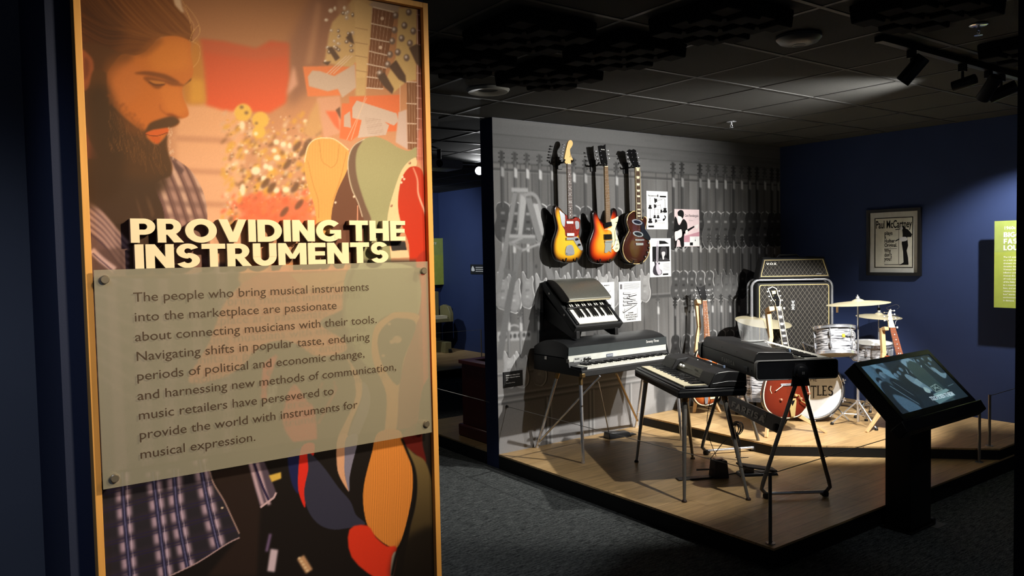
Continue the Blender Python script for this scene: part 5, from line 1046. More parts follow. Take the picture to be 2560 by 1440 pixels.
b = MB(); ink(b, smooth_poly([(X(p[0]), Zz(p[1])) for p in [(.30, .66), (.42, .68), (.40, .74), (.52, .86), (.50, .92), (.38, .94), (.28, .80)]], 3), d - .0018); ink(b, [(X(.29), Zz(.66)), (X(.38), Zz(.66)), (X(.40), Zz(.10)), (X(.42), Zz(.05)), (X(.36), Zz(.06)), (X(.30), Zz(.20))], d - .0016)
b.build('guitar_neck_artwork', mat('lilac_print_ink', (202, 196, 208), .5), t, smooth=False)
b = MB().box((X(.315), d - .0026, Zz(.62)), (X(.37), d - .0022, Zz(.2)))
for k in range(6): b.box((X(.62), d - .0006, Zz(.66 + .035 * k)), (X(.92), d, Zz(.655 + .035 * k)))
b.build('printed_lines', M_GREYINK, t, smooth=False)
# harmonica keyboard advertisement
t, w, h, d = on_wall('keyboard_stack_advertisement', 'white advertisement print with a tilted stack of drawn keyboards', 'poster', ((1546.5, 705), (1603, 802)), PG)
b = MB()
for u_, v_, ww, hh, r_ in ((.36, .30, .34, .05, -.10), (.62, .34, .36, .06, .12), (.34, .40, .28, .05, .02), (.56, .43, .40, .05, -.2), (.40, .48, .42, .05, .02), (.60, .53, .46, .06, -.03), (.38, .57, .40, .05, .02), (.48, .66, .66, .05, .38)):
    b.at(Matrix.Translation((X(u_), 0, Zz(v_))) @ Matrix.Rotation(-r_, 4, 'Y')); b.box((-ww * w / 2, d - .0006, -hh * h / 2), (ww * w / 2, d, -hh * h / 5)).box((-ww * w / 2, d - .0006, -hh * h / 2), (-ww * w / 2 + .006, d, hh * h / 2)).box((-ww * w / 2, d - .0006, hh * h * .42), (ww * w / 2, d, hh * h / 2))
b.at(Matrix.Identity(4))
for u_ in (.24, .82): b.box((X(u_), d - .0006, Zz(.90)), (X(u_) + .002, d, Zz(.66)))
b.build('printed_artwork', M_INK, t, smooth=False)
b = MB()
for k in range(6): b.box((X(.22), d - .0006, Zz(.058 + .026 * k)), (X(.94 - .08 * (k == 5)), d, Zz(.052 + .026 * k)))
b.box((X(.06), d - .0006, Zz(.18)), (X(.15), d, Zz(.06))); b.build('printed_lines', M_GREYINK, t, smooth=False)
for i, s in enumerate(('HOHNER.', 'MORE THAN JUST', "THE WORLD'S BEST", 'HARMONICAS.')): text('printed_text', s, T3(t, X(.56 if 0 else (.40, .30, .28, .34)[i]), Zz(.79 + .055 * i), d), .016, M_INK, t, width=w * (.25, .50, .54, .42)[i], bold=.02)
# half hidden advertisement
t, w, h, d = on_wall('half_hidden_advertisement', 'white advertisement print half hidden behind the silver-topped keyboard', 'poster', ((1483, 707.5), (1537, 801)), PG)
b = MB(); mini_guitar(b, X(.62), Zz(.33), h * .18, d, .9); mini_guitar(b, X(.8), Zz(.62), h * .10, d, .5); b.build('printed_artwork', M_INK, t, smooth=False)
text('printed_text', 'expert', T3(t, X(.5), Zz(.09), d), .014, M_INK, t, width=w * .26, bold=.02)
# caption plate
t, w, h, d = on_wall('caption_plate', 'small black caption plate with white lines at the left end of the mural wall', 'label', ((1258.5, 931), (1307.5, 963)), None, M_BLACK)
for i, s in enumerate(('Instruments on display at Guitar', 'Center, Hollywood, California,', '1970', 'Photo by Baron Wolman')): text('printed_text', s, T3(t, -w * .38, h * (.74 - .15 * i - .04 * (i == 3)), d), .013 if i < 3 else .010, M_WHITE, t, width=w * (.72, .72, .11, .46)[i], bold=.015 if i < 3 else 0)
# ------------------------------------------------------------------ framed poster on the blue wall
def on_blue(px0, px1, z): return None
fr = thing('framed_poster', 'black framed black-and-white concert style poster hung on the blue wall', 'framed poster', (XB - .001, 3.68, 1.385), PI / 2)
w, h = .500, .606      # local x runs towards the camera side, front faces -x of the room
FM = lambda x, z, dd: (x, dd, z)
# local frame: +x = towards smaller y, front = -y local
fr.matrix_basis = Matrix.Translation((XB - .001, 3.68, 1.385)) @ Matrix.Rotation(-PI / 2, 4, 'Z'); fr.rotation_euler = (0, 0, -PI / 2)
MB().strip(round_rect(-w / 2, 0, w / 2, h, .001, 1), round_rect(-w / 2 + .028, .028, w / 2 - .028, h - .028, .001, 1), -.030, 0).build('frame', M_BLKMETAL, fr, bevel=.002)
MB().box((-w / 2 + .0285, -.012, .0285), (w / 2 - .0285, -.002, h - .0285)).build('mat_board', mat('grey_mat_board', (206, 206, 200), .6), fr, smooth=False)
pw, ph = w - .056, h - .056; X = lambda u_: -pw / 2 + u_ * pw; Zz = lambda v_: .028 + (1 - v_) * ph
MB().box((X(.10), -.0135, Zz(.92)), (X(.90), -.012, Zz(.09))).build('poster_sheet', mat('ivory_poster', (216, 214, 200), .6), fr, smooth=False)
b = MB().strip([(X(.10), Zz(.92)), (X(.90), Zz(.92)), (X(.90), Zz(.09)), (X(.10), Zz(.09))], [(X(.118), Zz(.908)), (X(.882), Zz(.908)), (X(.882), Zz(.103)), (X(.118), Zz(.103))], -.0142, -.0135)
for L in ([(.66, .25), (.72, .23), (.75, .28), (.80, .30), (.88, .38), (.86, .42), (.78, .42), (.80, .56), (.77, .64), (.80, .76), (.81, .87), (.70, .87), (.62, .88), (.71, .83), (.70, .66), (.67, .52), (.69, .38), (.68, .30)], [(.54, .285), (.66, .275), (.66, .29), (.54, .30)]): b.prism([(X(p[0]), Zz(p[1])) for p in L], -.0142, -.0135)
b.box((X(.605), -.0142, Zz(.86)), (X(.612), -.0135, Zz(.29))); b.box((X(.31), -.0142, Zz(.608)), (X(.57), -.0135, Zz(.603))); b.box((X(.31), -.0142, Zz(.872)), (X(.80), -.0135, Zz(.864)))
b.prism([(X(.54), Zz(.47)), (X(.62), Zz(.44)), (X(.62), Zz(.46)), (X(.54), Zz(.49))], -.0142, -.0135); b.build('printed_artwork', M_INK, fr, smooth=False)
b = MB().prism(smooth_poly([(X(p[0]), Zz(p[1])) for p in [(.62, .45), (.66, .42), (.76, .42), (.78, .47), (.70, .49), (.64, .48)]], 3), -.0150, -.0142).prism(smooth_poly([(X(p[0]), Zz(p[1])) for p in [(.64, .26), (.68, .25), (.69, .29), (.65, .30)]], 3), -.0150, -.0142); b.build('pale_artwork', mat('light_print_ink', (214, 214, 216), .5), fr, smooth=False)
T4 = lambda u_, v_: fr.matrix_basis @ Matrix.Translation((X(u_), -.0144, Zz(v_))) @ Matrix.Rotation(PI / 2, 4, 'X')
text('printed_text', 'Paul McCartney', T4(.125, .262), .098, M_INK, fr, width=pw * .75, bold=.022)
for s, v_, wd in (('plays', .375, .17), ('a', .435, .035), ('Hofner', .505, .22), ('Original.', .575, .265), ('Why', .665, .14), ("don't", .735, .155), ('you?', .80, .155)): text('printed_text', s, T4(.31, v_), .048, M_INK, fr, width=pw * wd, bold=.02)
# ------------------------------------------------------------------ lime sign on the blue wall
M_LIME = mat('lime_sign_face', (176, 190, 84), .5); M_LIMETOP = mat('lime_sign_head', (166, 182, 96), .5); M_BONE = mat('white_lettering', (244, 246, 226), .5)
def lime_sign(M, label, w, h, lines_big, top_line, small, cat='sign'):
    t = thing('lime_sign', label, cat, M=M)
    MB().box((0, -.012, 0), (w, 0, h * .64)).build('lower_board', M_LIME, t, smooth=False); MB().box((0, -.0121, h * .6402), (w, 0, h)).build('upper_board', M_LIMETOP, t, smooth=False)
    for x in (.15, w - .15): MB().tube([(x, .0002, h * .5), (x, .11, h * .5)], .012).build('stand_off', M_STEEL, t)
    P = lambda x, z: M @ Matrix.Translation((x, -.0125, z)) @ Matrix.Rotation(PI / 2, 4, 'X')
    zz = h * .90; x0 = .115 * min(w, .5) + .01
    if top_line: text('small_heading', top_line, P(x0, zz), .036, M_BONE, t, bold=.02); zz -= .062
    else: zz -= .03
    for s in lines_big: mb = MB(); heavy(mb, s, Matrix.Translation((x0, -.0122, zz)) @ Matrix.Rotation(PI / 2, 4, 'X'), .040, 0, .001, gap=.06); mb.build('heading', M_BONE, t, smooth=False); zz -= .052
    for i, s in enumerate(small): text('body_line', s, P(x0, h * .575 - i * .0248), .0185, M_BONE, t, bold=.02)
    return t
p = PX(2488, 553, XB - .118); q_ = PX(2482, 768, XB - .118)
lime_sign(Matrix.Translation((XB - .118, p.y, q_.z)) @ Matrix.Rotation(-PI / 2, 4, 'Z'), 'lime green text sign lit brightly at the right end of the blue wall', .55, p.z - q_.z, ('BIGGER', 'FASTER', 'LOUDER'), '1960s to 1970s',
          ('The US entered the 1960s', 'on a high note, but', 'dramatic shifts marked', 'decades: the war in', 'Vietnam War, rising', 'inflation and more.', 'Against this backdrop', 'of rock music, fans', 'of the Baby Boom led', 'to a massive surge in', 'bass, and amps. Music', 'retailers moved to "big', 'box" stores and retail', 'environments to keep', 'in demand.'))
# ------------------------------------------------------------------ keyboards
M_IVORY = mat('ivory_key', (240, 238, 226), .3); M_AGED = mat('aged_ivory_key', (232, 222, 188), .3); M_EBONY = mat('ebony_key', (16, 16, 17), .25)
M_SPARK = mat('silver_sparkle', (150, 150, 140), .34, .75, noise=(420, .35)); M_ALU = mat('pale_aluminium_rail', (226, 228, 220), .35, .15)
M_GREYM = mat('dark_grey_rail', (72, 78, 80), .4, .3, noise=(10, .12))
M_BRASS = mat('worn_brass', (170, 140, 92), .4, 1.); M_ABS = mat('black_textured_plastic', (27, 27, 28), .5, noise=(240, .2), bump=(420, .25))
M_PLASTIC = mat('black_smooth_plastic', (20, 21, 24), .34); M_TRIM = mat('silver_trim_line', (168, 168, 166), .3, .6)
def keybed(root, M, L, n_white, first, depth, z, m_white, h=.018, front=.012, bl=.62, zb=.010):
    """white and black keys in the frame M (x along the keys, y away from the player); first: index of the lowest key in C D E F G A B"""
    kb = MB().at(M).box((0, .004, z - h - .012), (L, depth, z - h - .002)).build('keybed', M_EBONY, root, smooth=False)
    w = L / n_white; wm = MB().box((.0006, 0, -h), (w - .0006, depth, 0)).box((.0006, -.003, -.006), (w - .0006, .0, 0)); bm_ = MB().hexa([(-w * .29, 0, 0), (w * .29, 0, 0), (w * .29, depth * bl, 0), (-w * .29, depth * bl, 0), (-w * .22, .012, zb), (w * .22, .012, zb), (w * .22, depth * bl, zb), (-w * .22, depth * bl, zb)])
    W0 = B0 = None
    for i in range(n_white):
        T = M @ Matrix.Translation((i * w, 0, z))
        if W0 is None: W0 = wm.build('white_key', m_white, kb, smooth=False); W0.matrix_basis = T
        else: o = W0.copy(); COL.objects.link(o); o.matrix_basis = T
        if (first + i) % 7 not in (2, 6) and i < n_white - 1:
            T = M @ Matrix.Translation(((i + 1) * w, depth * (1 - bl), z))
            if B0 is None: B0 = bm_.build('black_key', M_EBONY, kb, smooth=False); B0.matrix_basis = T
            else: o = B0.copy(); COL.objects.link(o); o.matrix_basis = T
    return kb
# --- stage piano with silver and black front, on four chrome legs
RX0, RX1 = 3.715, 4.79
rh = thing('stage_piano', 'long black stage piano with pale front rail and domed lid on chrome legs', 'electric piano', (4.25, 4.55, ZP))
tub = MB().prism([(4.26, .744), (4.835, .744), (4.835, .862), (4.432, .862), (4.40, .80), (4.26, .792)], RX0, RX1, 'YZ').build('lower_case', M_TAPE, rh, True, bevel=.006)
for x in (RX0, RX1 - .012): MB().prism([(4.2605, .7925), (4.40, .8005), (4.43, .90), (4.44, .90), (4.46, .8625), (4.40, .8)], x, x + .012, 'YZ').build('side_trim', M_PLASTIC, rh, True, smooth=False)
lid = MB().prism(smooth_poly([(4.428, .8635, 1), (4.418, .946, 1), (4.47, .972), (4.56, .990), (4.66, .988), (4.76, .962), (4.835, .925, 1), (4.835, .8635, 1)], 5), RX0 + .004, RX1 - .022, 'YZ').build('lid', mat('glossy_black_tolex', (30, 31, 32), .34, noise=(4, .25), bump=(300, .12)), rh, True, bevel=.006)
def slab(z0, z1, nm, m, y0=4.425, dy=.0): return MB().hexa([(RX0 + .006, 4.4275 - (z0 - .80) * .09 - .004, z0), (RX1 - .012, 4.4275 - (z0 - .80) * .09 - .004, z0), (RX1 - .012, 4.4275, z0), (RX0 + .006, 4.4275, z0), (RX0 + .004, 4.4275 - (z1 - .80) * .09 - .004, z1), (RX1 - .022, 4.4275 - (z1 - .80) * .09 - .004, z1), (RX1 - .022, 4.4275, z1), (RX0 + .004, 4.4275, z1)]).build(nm, m, rh, True, smooth=False)
rail_ = slab(.812, .884, 'name_rail', M_ALU); up_ = slab(.8843, .948, 'upper_rail', M_GREYM)
yf = lambda z: 4.4275 - (z - .80) * .09 - .0045
FR = lambda x, z: Matrix.Translation((x, yf(z) - .0016, z)) @ Matrix.Rotation(PI / 2, 4, 'X')
MB().box((3.775, yf(.845) - .002, .820), (3.945, yf(.845) + .004, .868)).build('control_plate', mat('silver_plate', (206, 208, 206), .35, .4), rail_, True, smooth=False)
text('plate_name', 'Rhodes', Matrix.Translation((3.782, yf(.855) - .0024, .852)) @ Matrix.Rotation(PI / 2, 4, 'X'), .014, M_INK, rail_, width=.045, bold=.02)
for x in (3.882, 3.920): MB().lathe([(0, -.022), (.0085, -.022), (.010, -.004), (.0125, -.002), (.0125, 0), (0, 0)], (x, yf(.85) - .002, .848), 'Y', 18).build('knob', M_BLKGLOSS, rail_, True)
MB().lathe([(0, -.006), (.004, -.006), (.004, 0), (0, 0)], (3.847, yf(.84) - .002, .843), 'Y', 12).build('jack', M_BLKGLOSS, rail_, True)
MB().box((4.105, yf(.85) - .004, .842), (4.172, yf(.85) + .004, .866)).build('name_badge', mat('slate_badge', (104, 112, 128), .4), rail_, True, smooth=False)
text('badge_name', 'RHODES', Matrix.Translation((4.110, yf(.85) - .0046, .849)) @ Matrix.Rotation(PI / 2, 4, 'X'), .014, M_WHITE, rail_, width=.056)
text('model_script', 'Seventy Three', FR(4.535, .915), .030, M_WHITE, up_, width=.145, bold=.006)
for a, b in ((RX0 + .012, 3.785), (4.728, RX1 - .012)): MB().box((a, 4.282, .772), (b, 4.424, .812)).build('cheek_block', M_PLASTIC, rh, True, bevel=.003)
keybed(rh, Matrix.Translation((3.788, 4.284, 0)) @ Matrix.Identity(4) if False else rh.matrix_basis.inverted() @ Matrix.Translation((3.788, 4.284, 0)), .938, 43, 2, .138, .812, M_IVORY)
for x in (RX0 - .002, RX1 - .03): MB().box((x, 4.256, .742), (x + .032, 4.285, .772)).build('corner_guard', M_BRASS, rh, True, bevel=.003)
for y in (4.40, 4.66): MB().box((RX0 - .006, y, .835), (RX0 + .001, y + .03, .862)).build('latch', M_STEEL, rh, True, bevel=.002)
def rleg(top, foot, nm='leg'):
    top, foot = Vector(top), Vector(foot); d = (foot - top).normalized()
    l = MB().tube([top, foot - d * .0], .0125, 14).build(nm, M_CHROME, rh, True)
    MB().tube([top + d * .0, top + d * .06], .016, 14).build('leg_collar', M_BRASS, l, True); MB().tube([foot - d * .16, foot - d * .155], .0155, 14).tube([foot - d * .012, foot], .0145, 14).build('leg_tip', M_CHROME, l, True); return l
rleg((3.735, 4.30, .744), (3.714, 4.262, ZP))
bl_ = rleg((3.79, 4.62, .744), (3.735, 4.842, ZP)); rleg((4.755, 4.30, .744), (4.775, 4.262, ZP))
br_t, br_f = Vector((4.735, 4.62, .744)), PY(1590, 1062, 4.835); br_f.z = ZP; rleg(br_t, br_f)
c1 = Vector((3.739, 4.826, .155)); t1 = PZ(1500, 940, .744); MB().tube([c1, t1], .008, 10).build('brace', M_CHROME, rh, True)
c2 = br_f + Vector((0, -.02, .06)); t2 = PZ(1541, 935, .744); MB().tube([c2, t2], .009, 10).build('brace', M_BRASS, rh, True)
MB().lathe([(.0165, -.012), (.0165, .012)], (c1.x, c1.y, c1.z), 'Z', 14).build('brace_clamp', M_CHROME, rh, True)
# sustain pedal of the stage piano
pd = PZ(1545, 1092, ZP); ps = thing('sustain_pedal', 'black sustain pedal box on the stage under the stage piano', 'pedal', (pd.x, pd.y, ZP), -.18)
MB().hexa([(-.115, -.05, 0), (.105, -.05, 0), (.105, .05, 0), (-.115, .05, 0), (-.11, -.04, .055), (.09, -.04, .038), (.09, .04, .038), (-.11, .04, .055)]).build('housing', M_PLASTIC, ps, bevel=.005)
MB().hexa([(.09, -.035, .012), (.165, -.03, .004), (.165, .03, .004), (.09, .035, .012), (.09, -.035, .02), (.165, -.03, .012), (.165, .03, .012), (.09, .035, .02)]).build('treadle', M_BLKMETAL, ps, bevel=.002)
rt = PZ(1496, 955, .744) - Vector((pd.x, pd.y, ZP)); r0 = Matrix.Rotation(.18, 4, 'Z') @ rt
MB().tube([(-.09, .0, .05), (r0.x, r0.y, r0.z)], .0045, 8).build('lift_rod', M_STEEL, ps)
# --- 32-note bass keyboard with silver sparkle lid, on a wall bracket
tb = math.radians(41.7); BO = Vector((3.834, 4.457, 1.085)); v_ = Vector((0, math.cos(tb), math.sin(tb))); n_ = Vector((0, -math.sin(tb), math.cos(tb)))
BM = Matrix(((1, v_.x, n_.x, BO.x), (0, v_.y, n_.y, BO.y), (0, v_.z, n_.z, BO.z), (0, 0, 0, 1)))     # x right, y up the slope, z out of the face
bk = thing('bass_keyboard', 'short silver-topped keyboard tilted on a black wall bracket', 'electric piano', M=BM)
WB, DB = .493, .515
MB().box((0, 0, -.055), (WB, DB, -.004)).build('lower_case', M_TAPE, bk, bevel=.006)
MB().strip([(0, 0), (WB, 0), (WB, DB), (0, DB)], [(.018, .024), (WB - .018, .024), (WB - .018, DB - .012), (.018, DB - .012)], -.0038, .006, 'XY').build('case_rim', M_TAPE, bk, bevel=.002)
keybed(bk, Matrix.Translation((.048, .030, 0)), .402, 19, 2, .150, .012, M_IVORY, h=.014)
for a, b in ((.0185, .046), (.452, WB - .0185)): MB().box((a, .03, -.0035), (b, .19, .014)).build('cheek_block', M_PLASTIC, bk, bevel=.002)
MB().box((.02, .183, .0), (WB - .02, .197, .026)).build('felt_bar', M_EBONY, bk, bevel=.002)
am = MB(); ad = MB()
for i in range(19):
    x = .05 + i * .0212; (am if i % 3 else ad).box((x, .199, .0), (x + .015, .262, .012)); ad.box((x + .0152, .199, .0), (x + .0205, .25, .016))
am.build('key_tail_row', M_IVORY, bk, smooth=False); ad.build('damper_row', M_EBONY, bk, smooth=False)
LP = smooth_poly([(.27, .014, 1), (.222, .052, 1), (.214, .078, 1), (.23, .088), (.34, .088), (.44, .072), (.512, .022, 1), (.512, .008, 1)], 4)
lb = MB().prism(LP, .030, WB - .030, 'YZ'); lb.build('sparkle_lid', M_SPARK, bk, bevel=.003)
LS = [(p[0] if p[0] > .27 else .2685, p[1]) for p in LP]
MB().prism(LP, .0265, .0298, 'YZ').build('lid_side', mat('dark_brown_lid_side', (52, 44, 38), .5), bk, smooth=False); MB().prism(LP, WB - .0298, WB - .0265, 'YZ').build('lid_side', mat('dark_brown_lid_side', (52, 44, 38), .5), bk, smooth=False)
MB().box((.031, .2125, .064), (WB - .031, .2145, .078)).build('lid_lip', M_CREAM, bk, bevel=.001)
for y in (.16, .40): MB().lathe([(0, -.004), (.008, -.004), (.008, 0), (0, 0)], (-.0005, y, -.02), 'X', 12).build('side_screw', M_STEEL, bk)
for x in (3.86, 4.262):
    br = thing('wall_bracket', 'black wall bracket arm under the left end of the silver-topped keyboard' if x < 4 else 'black wall bracket arm under the right end of the silver-topped keyboard', 'bracket', (x, YM - .0015, 1.0))
    q0 = BO - n_ * .058; MB().prism([(q0.y - .012 - YM, q0.z + .012 - 1.0), (q0.y - .012 - YM, q0.z - .045 - 1.0), (q0.y + .04 - YM, q0.z - .045 - 1.0), (-.004, .13), (-.004, .31), (q0.y + v_.y * .02 - YM, q0.z + v_.z * .02 - 1.0)], 0, .035, 'YZ').build('bracket_arm', M_BLKMETAL, br, bevel=.002)
    MB().box((-.01, -.0038, .06), (.045, 0, .36)).build('bracket_plate', M_BLKMETAL, br, smooth=False)
# --- electric piano with moulded black lid (far end at the left, player side towards the intro panel)
A_, B_ = Vector((4.149, 4.158, .72)), Vector((3.709, 3.331, .72)); wx = (B_ - A_).normalized(); wy = Vector((-wx.y, wx.x, 0)) * -1.
wy = Vector((wx.y * -1, wx.x, 0));  wy = wy if wy.x > 0 else -wy
WM = Matrix(((wx.x, wy.x, 0, A_.x), (wx.y, wy.y, 0, A_.y), (0, 0, 1, 0), (0, 0, 0, 1)))
wu = thing('electric_piano', 'compact black electric piano with moulded lid and four tapered chrome legs', 'electric piano', M=WM)
LW, DW, Z0 = .937, .455, .72
MB().prism([(0, Z0), (DW - .01, Z0), (DW, Z0 + .03), (DW, Z0 + .058), (.012, Z0 + .058), (0, Z0 + .05)], 0, LW, 'YZ').build('base_tray', M_PLASTIC, wu, bevel=.006)
for z in (.0345, .041): MB().strip(round_rect(-.0012, -.0012, LW + .0012, DW + .0012, .008), round_rect(.003, .003, LW - .003, DW - .003, .006), Z0 + z, Z0 + z + .0022, 'XY').build('trim_line', M_TRIM, wu, smooth=False)
keybed(wu, Matrix.Translation((.03, .048, 0)), LW - .06, 38, 5, .15, Z0 + .076, M_AGED, h=.016)
MB().box((.004, .012, Z0 + .0585), (LW - .004, .0475, Z0 + .0665)).build('key_slip', M_PLASTIC, wu, bevel=.003)
for a, b in ((.004, .0275), (LW - .0275, LW - .004)): MB().box((a, .047, Z0 + .0585), (b, .20, Z0 + .074)).build('cheek_block', M_PLASTIC, wu, bevel=.004)
prof = [(.200, .060), (.205, .080), (.240, .146), (.255, .152), (.33, .160), (.40, .155), (.452, .138), (.456, .060)]
P_ = [(p[0], Z0 + p[1]) for p in prof]
for a, b, in ((.0, .235), (.735, LW)): MB().prism(P_, a + .002, b, 'YZ').build('lid_end', M_ABS, wu, bevel=.006)
MB().prism([(.238, Z0 + .060), (.246, Z0 + .080), (.276, Z0 + .132), (.31, Z0 + .140), (.33, Z0 + .160), (.40, Z0 + .155), (.452, Z0 + .138), (.456, Z0 + .060)], .2352, .7348, 'YZ').build('lid_middle', M_ABS, wu, bevel=.004)
MB().prism([(.218, Z0 + .062), (.2375, Z0 + .062), (.2375, Z0 + .074), (.222, Z0 + .074)], .2354, .7346, 'YZ').build('panel_ledge', M_PLASTIC, wu, smooth=False)
ta = math.atan2(.052, .030); CP = Matrix.Translation((.2354, .2455, Z0 + .0795)) @ Matrix.Rotation(ta, 4, 'X')
cpn = MB().at(CP).box((0, 0, .0), (.499, .060, .004)).build('control_panel', mat('olive_grey_panel', (96, 94, 78), .4, .3), wu, smooth=False)
for x in (.055, .105): MB().at(CP @ Matrix.Translation((x, .032, .004))).lathe([(0, .016), (.010, .016), (.0125, .003), (.0125, 0), (0, 0)][::-1], n=18).build('volume_knob', M_WHITE, cpn); MB().at(CP @ Matrix.Translation((x, .032, .0202))).lathe([(0, 0), (.006, 0), (.006, .001), (0, .001)][::-1], n=12).build('knob_cap', M_BLKGLOSS, cpn)
text('panel_lettering', 'Wurlitzer', wu.matrix_basis @ CP @ Matrix.Translation((.30, .034, .0046)), .018, M_INK, cpn, width=.07); text('panel_lettering', 'electronic piano', wu.matrix_basis @ CP @ Matrix.Translation((.34, .012, .0046)), .011, M_INK, cpn, width=.11)
MB().at(CP).box((.14, .028, .0042), (.28, .0292, .0047)).box((.38, .028, .0042), (.48, .0292, .0047)).build('panel_line', M_INK, cpn, smooth=False)
for x in (.38, .62): MB().lathe([(0, 0), (.006, 0), (.004, .003), (0, .003)], (x, .345, Z0 + .159), 'Z', 12).build('lid_screw', M_STEEL, wu)
for z_, p_ in ((.155, ((.262, .1525), (.33, .1605), (.40, .1555), (.450, .139))), (.10, ((.225, .085), (.33, .098), (.455, .092)))):
    MB().tube([(LW + .0008, p[0], Z0 + p[1]) for p in p_], .0016, 6).build('end_piping', M_TRIM, wu)
MB().box((.60, .2, .0), (.601, .201, .001)) if False else None
def wleg(top, foot):
    i = wu.matrix_basis.inverted(); a, b = i @ Vector(top), i @ Vector(foot); d = (b - a).normalized()
    l = MB().tube([a, a + d * .1, b - d * .02, b], [.017, .0165, .0095, .0095], 14).build('leg', mat('smoked_chrome', (150, 146, 138), .24, .6), wu)
    MB().tube([a - d * .004, a + d * .035], .0205, 14).build('leg_socket', M_BRASS, l); MB().lathe([(0, 0), (.016, 0), (.016, .008), (.010, .016), (0, .016)], (b.x, b.y, b.z - .0), 'Z', 14).build('leg_foot', mat('brown_rubber', (58, 42, 34), .6), l)
for (tx, ty), (fx, fy) in (((1607, 945), (1591, 1155)), ((1709, 1000), (1711, 1255)), ((1838, 1000), (1871, 1250)), ((1730, 1000), (1732, 1147))):
    f = PZ(fx, fy, ZP); t_ = PZ(tx, ty, Z0 - .002); l = WM.inverted() @ t_; l.x = min(max(l.x, .06), LW - .06); l.y = min(max(l.y, .06), DW - .06); wleg(WM @ l, f)
# price-tag sized exhibit tags (blue-white cubes) clipped on the keyboards
def tagcube(p, label, s=.018, m=None):
    return tag(MB().cbox((0, 0, s / 2), (s, s * .5, s)).build('exhibit_tag', m or mat('pale_blue_tag', (150, 172, 206), .4), None, bevel=.002), label, 'tag', 'small pale exhibit tags')
t_ = tagcube(None, 'small pale blue tag on the lid of the compact electric piano'); t_.location = WM @ Vector((.80, .36, Z0 + .1605))
# --- organ with long flat lid on tubular A-frame stand
FO = Vector((4.19, 2.81, 0)) + Vector((.858, -.514, 0)) * .258; fx_ = Vector((.514, .858, 0)); fy_ = Vector((-.858, .514, 0))
FM_ = Matrix(((fx_.x, fy_.x, 0, FO.x), (fx_.y, fy_.y, 0, FO.y), (0, 0, 1, 0), (0, 0, 0, 1)))       # x towards the far end, y from the keys to the back
fa = thing('combo_organ', 'long flat black organ with rounded end panels, seen from its back', 'organ', M=FM_)
FL, FD = 1.03, .52
for x, nm in ((-.012, 'end_panel'), (FL - .018, 'end_panel')):
    e = MB().strip(round_rect(0, .852, FD, .974, .022), round_rect(.006, .858, FD - .006, .968, .018), x, x + .034, 'YZ').build(nm, mat('grey_edge_trim', (104, 104, 102), .35), fa, bevel=.002)
    MB().prism(round_rect(.0062, .8582, FD - .0062, .9678, .018), x + .003, x + .030, 'YZ').build('end_face', M_PLASTIC, e, smooth=False)
MB().box((.0225, .02, .862), (FL - .0185, FD - .012, .950)).build('body', M_ABS, fa, bevel=.004)
cov = MB().prism([(.235, .9505), (.245, .962), (.262, 1.006), (.28, 1.012), (.478, 1.018), (.49, 1.010), (.507, .968), (.507, .9505)], .05, FL - .03, 'YZ').build('lid', M_ABS, fa, bevel=.004)
MB().tube([(.0495, .262, 1.007), (.0495, .30, 1.013), (.0495, .478, 1.0185), (.0495, .492, 1.008)], .0016, 6).build('lid_piping', M_TRIM, cov)
keybed(fa, Matrix.Translation((.06, .025, 0)), .90, 36, 0, .155, .972, M_IVORY, h=.018)
BF = lambda x, z, dz=0: FM_ @ Matrix.Translation((x, FD - .0112, z)) @ Matrix.Rotation(PI, 4, 'Z') @ Matrix.Rotation(PI / 2, 4, 'X')
mb = MB(); heavy(mb, 'FARFISA', BF(.60, .888), .030, 0, .0012, gap=.16, width=.235); mb.build('maker_lettering', mat('dull_silver_lettering', (136, 134, 128), .4, .4), fa, True, smooth=False)
text('model_lettering', 'VIP 345', FM_ @ Matrix.Translation((.95, .5035, .976)) @ Matrix.Rotation(PI, 4, 'Z') @ Matrix.Rotation(PI / 2 - .38, 4, 'X'), .030, mat('dull_silver_lettering', (136, 134, 128), .4, .4), cov, width=.115, bold=.015)
for x, z in ((.09, .90), (.35, .985), (.62, .985)): MB().lathe([(0, 0), (.004, 0), (.004, .003), (0, .003)], (x, FD - .0118 if z < .95 else .4995, z), 'Y', 10).build('screw', M_BLKMETAL, fa)
MB().box((FL + .0165, FD - .07, .875), (FL + .030, FD + .004, .972)).build('hinge_plate', M_STEEL, fa, bevel=.002)
MB().box((.145, FD - .0118, .885), (.20, FD - .008, .915)).build('vent_slot', M_EBONY, fa, smooth=False)
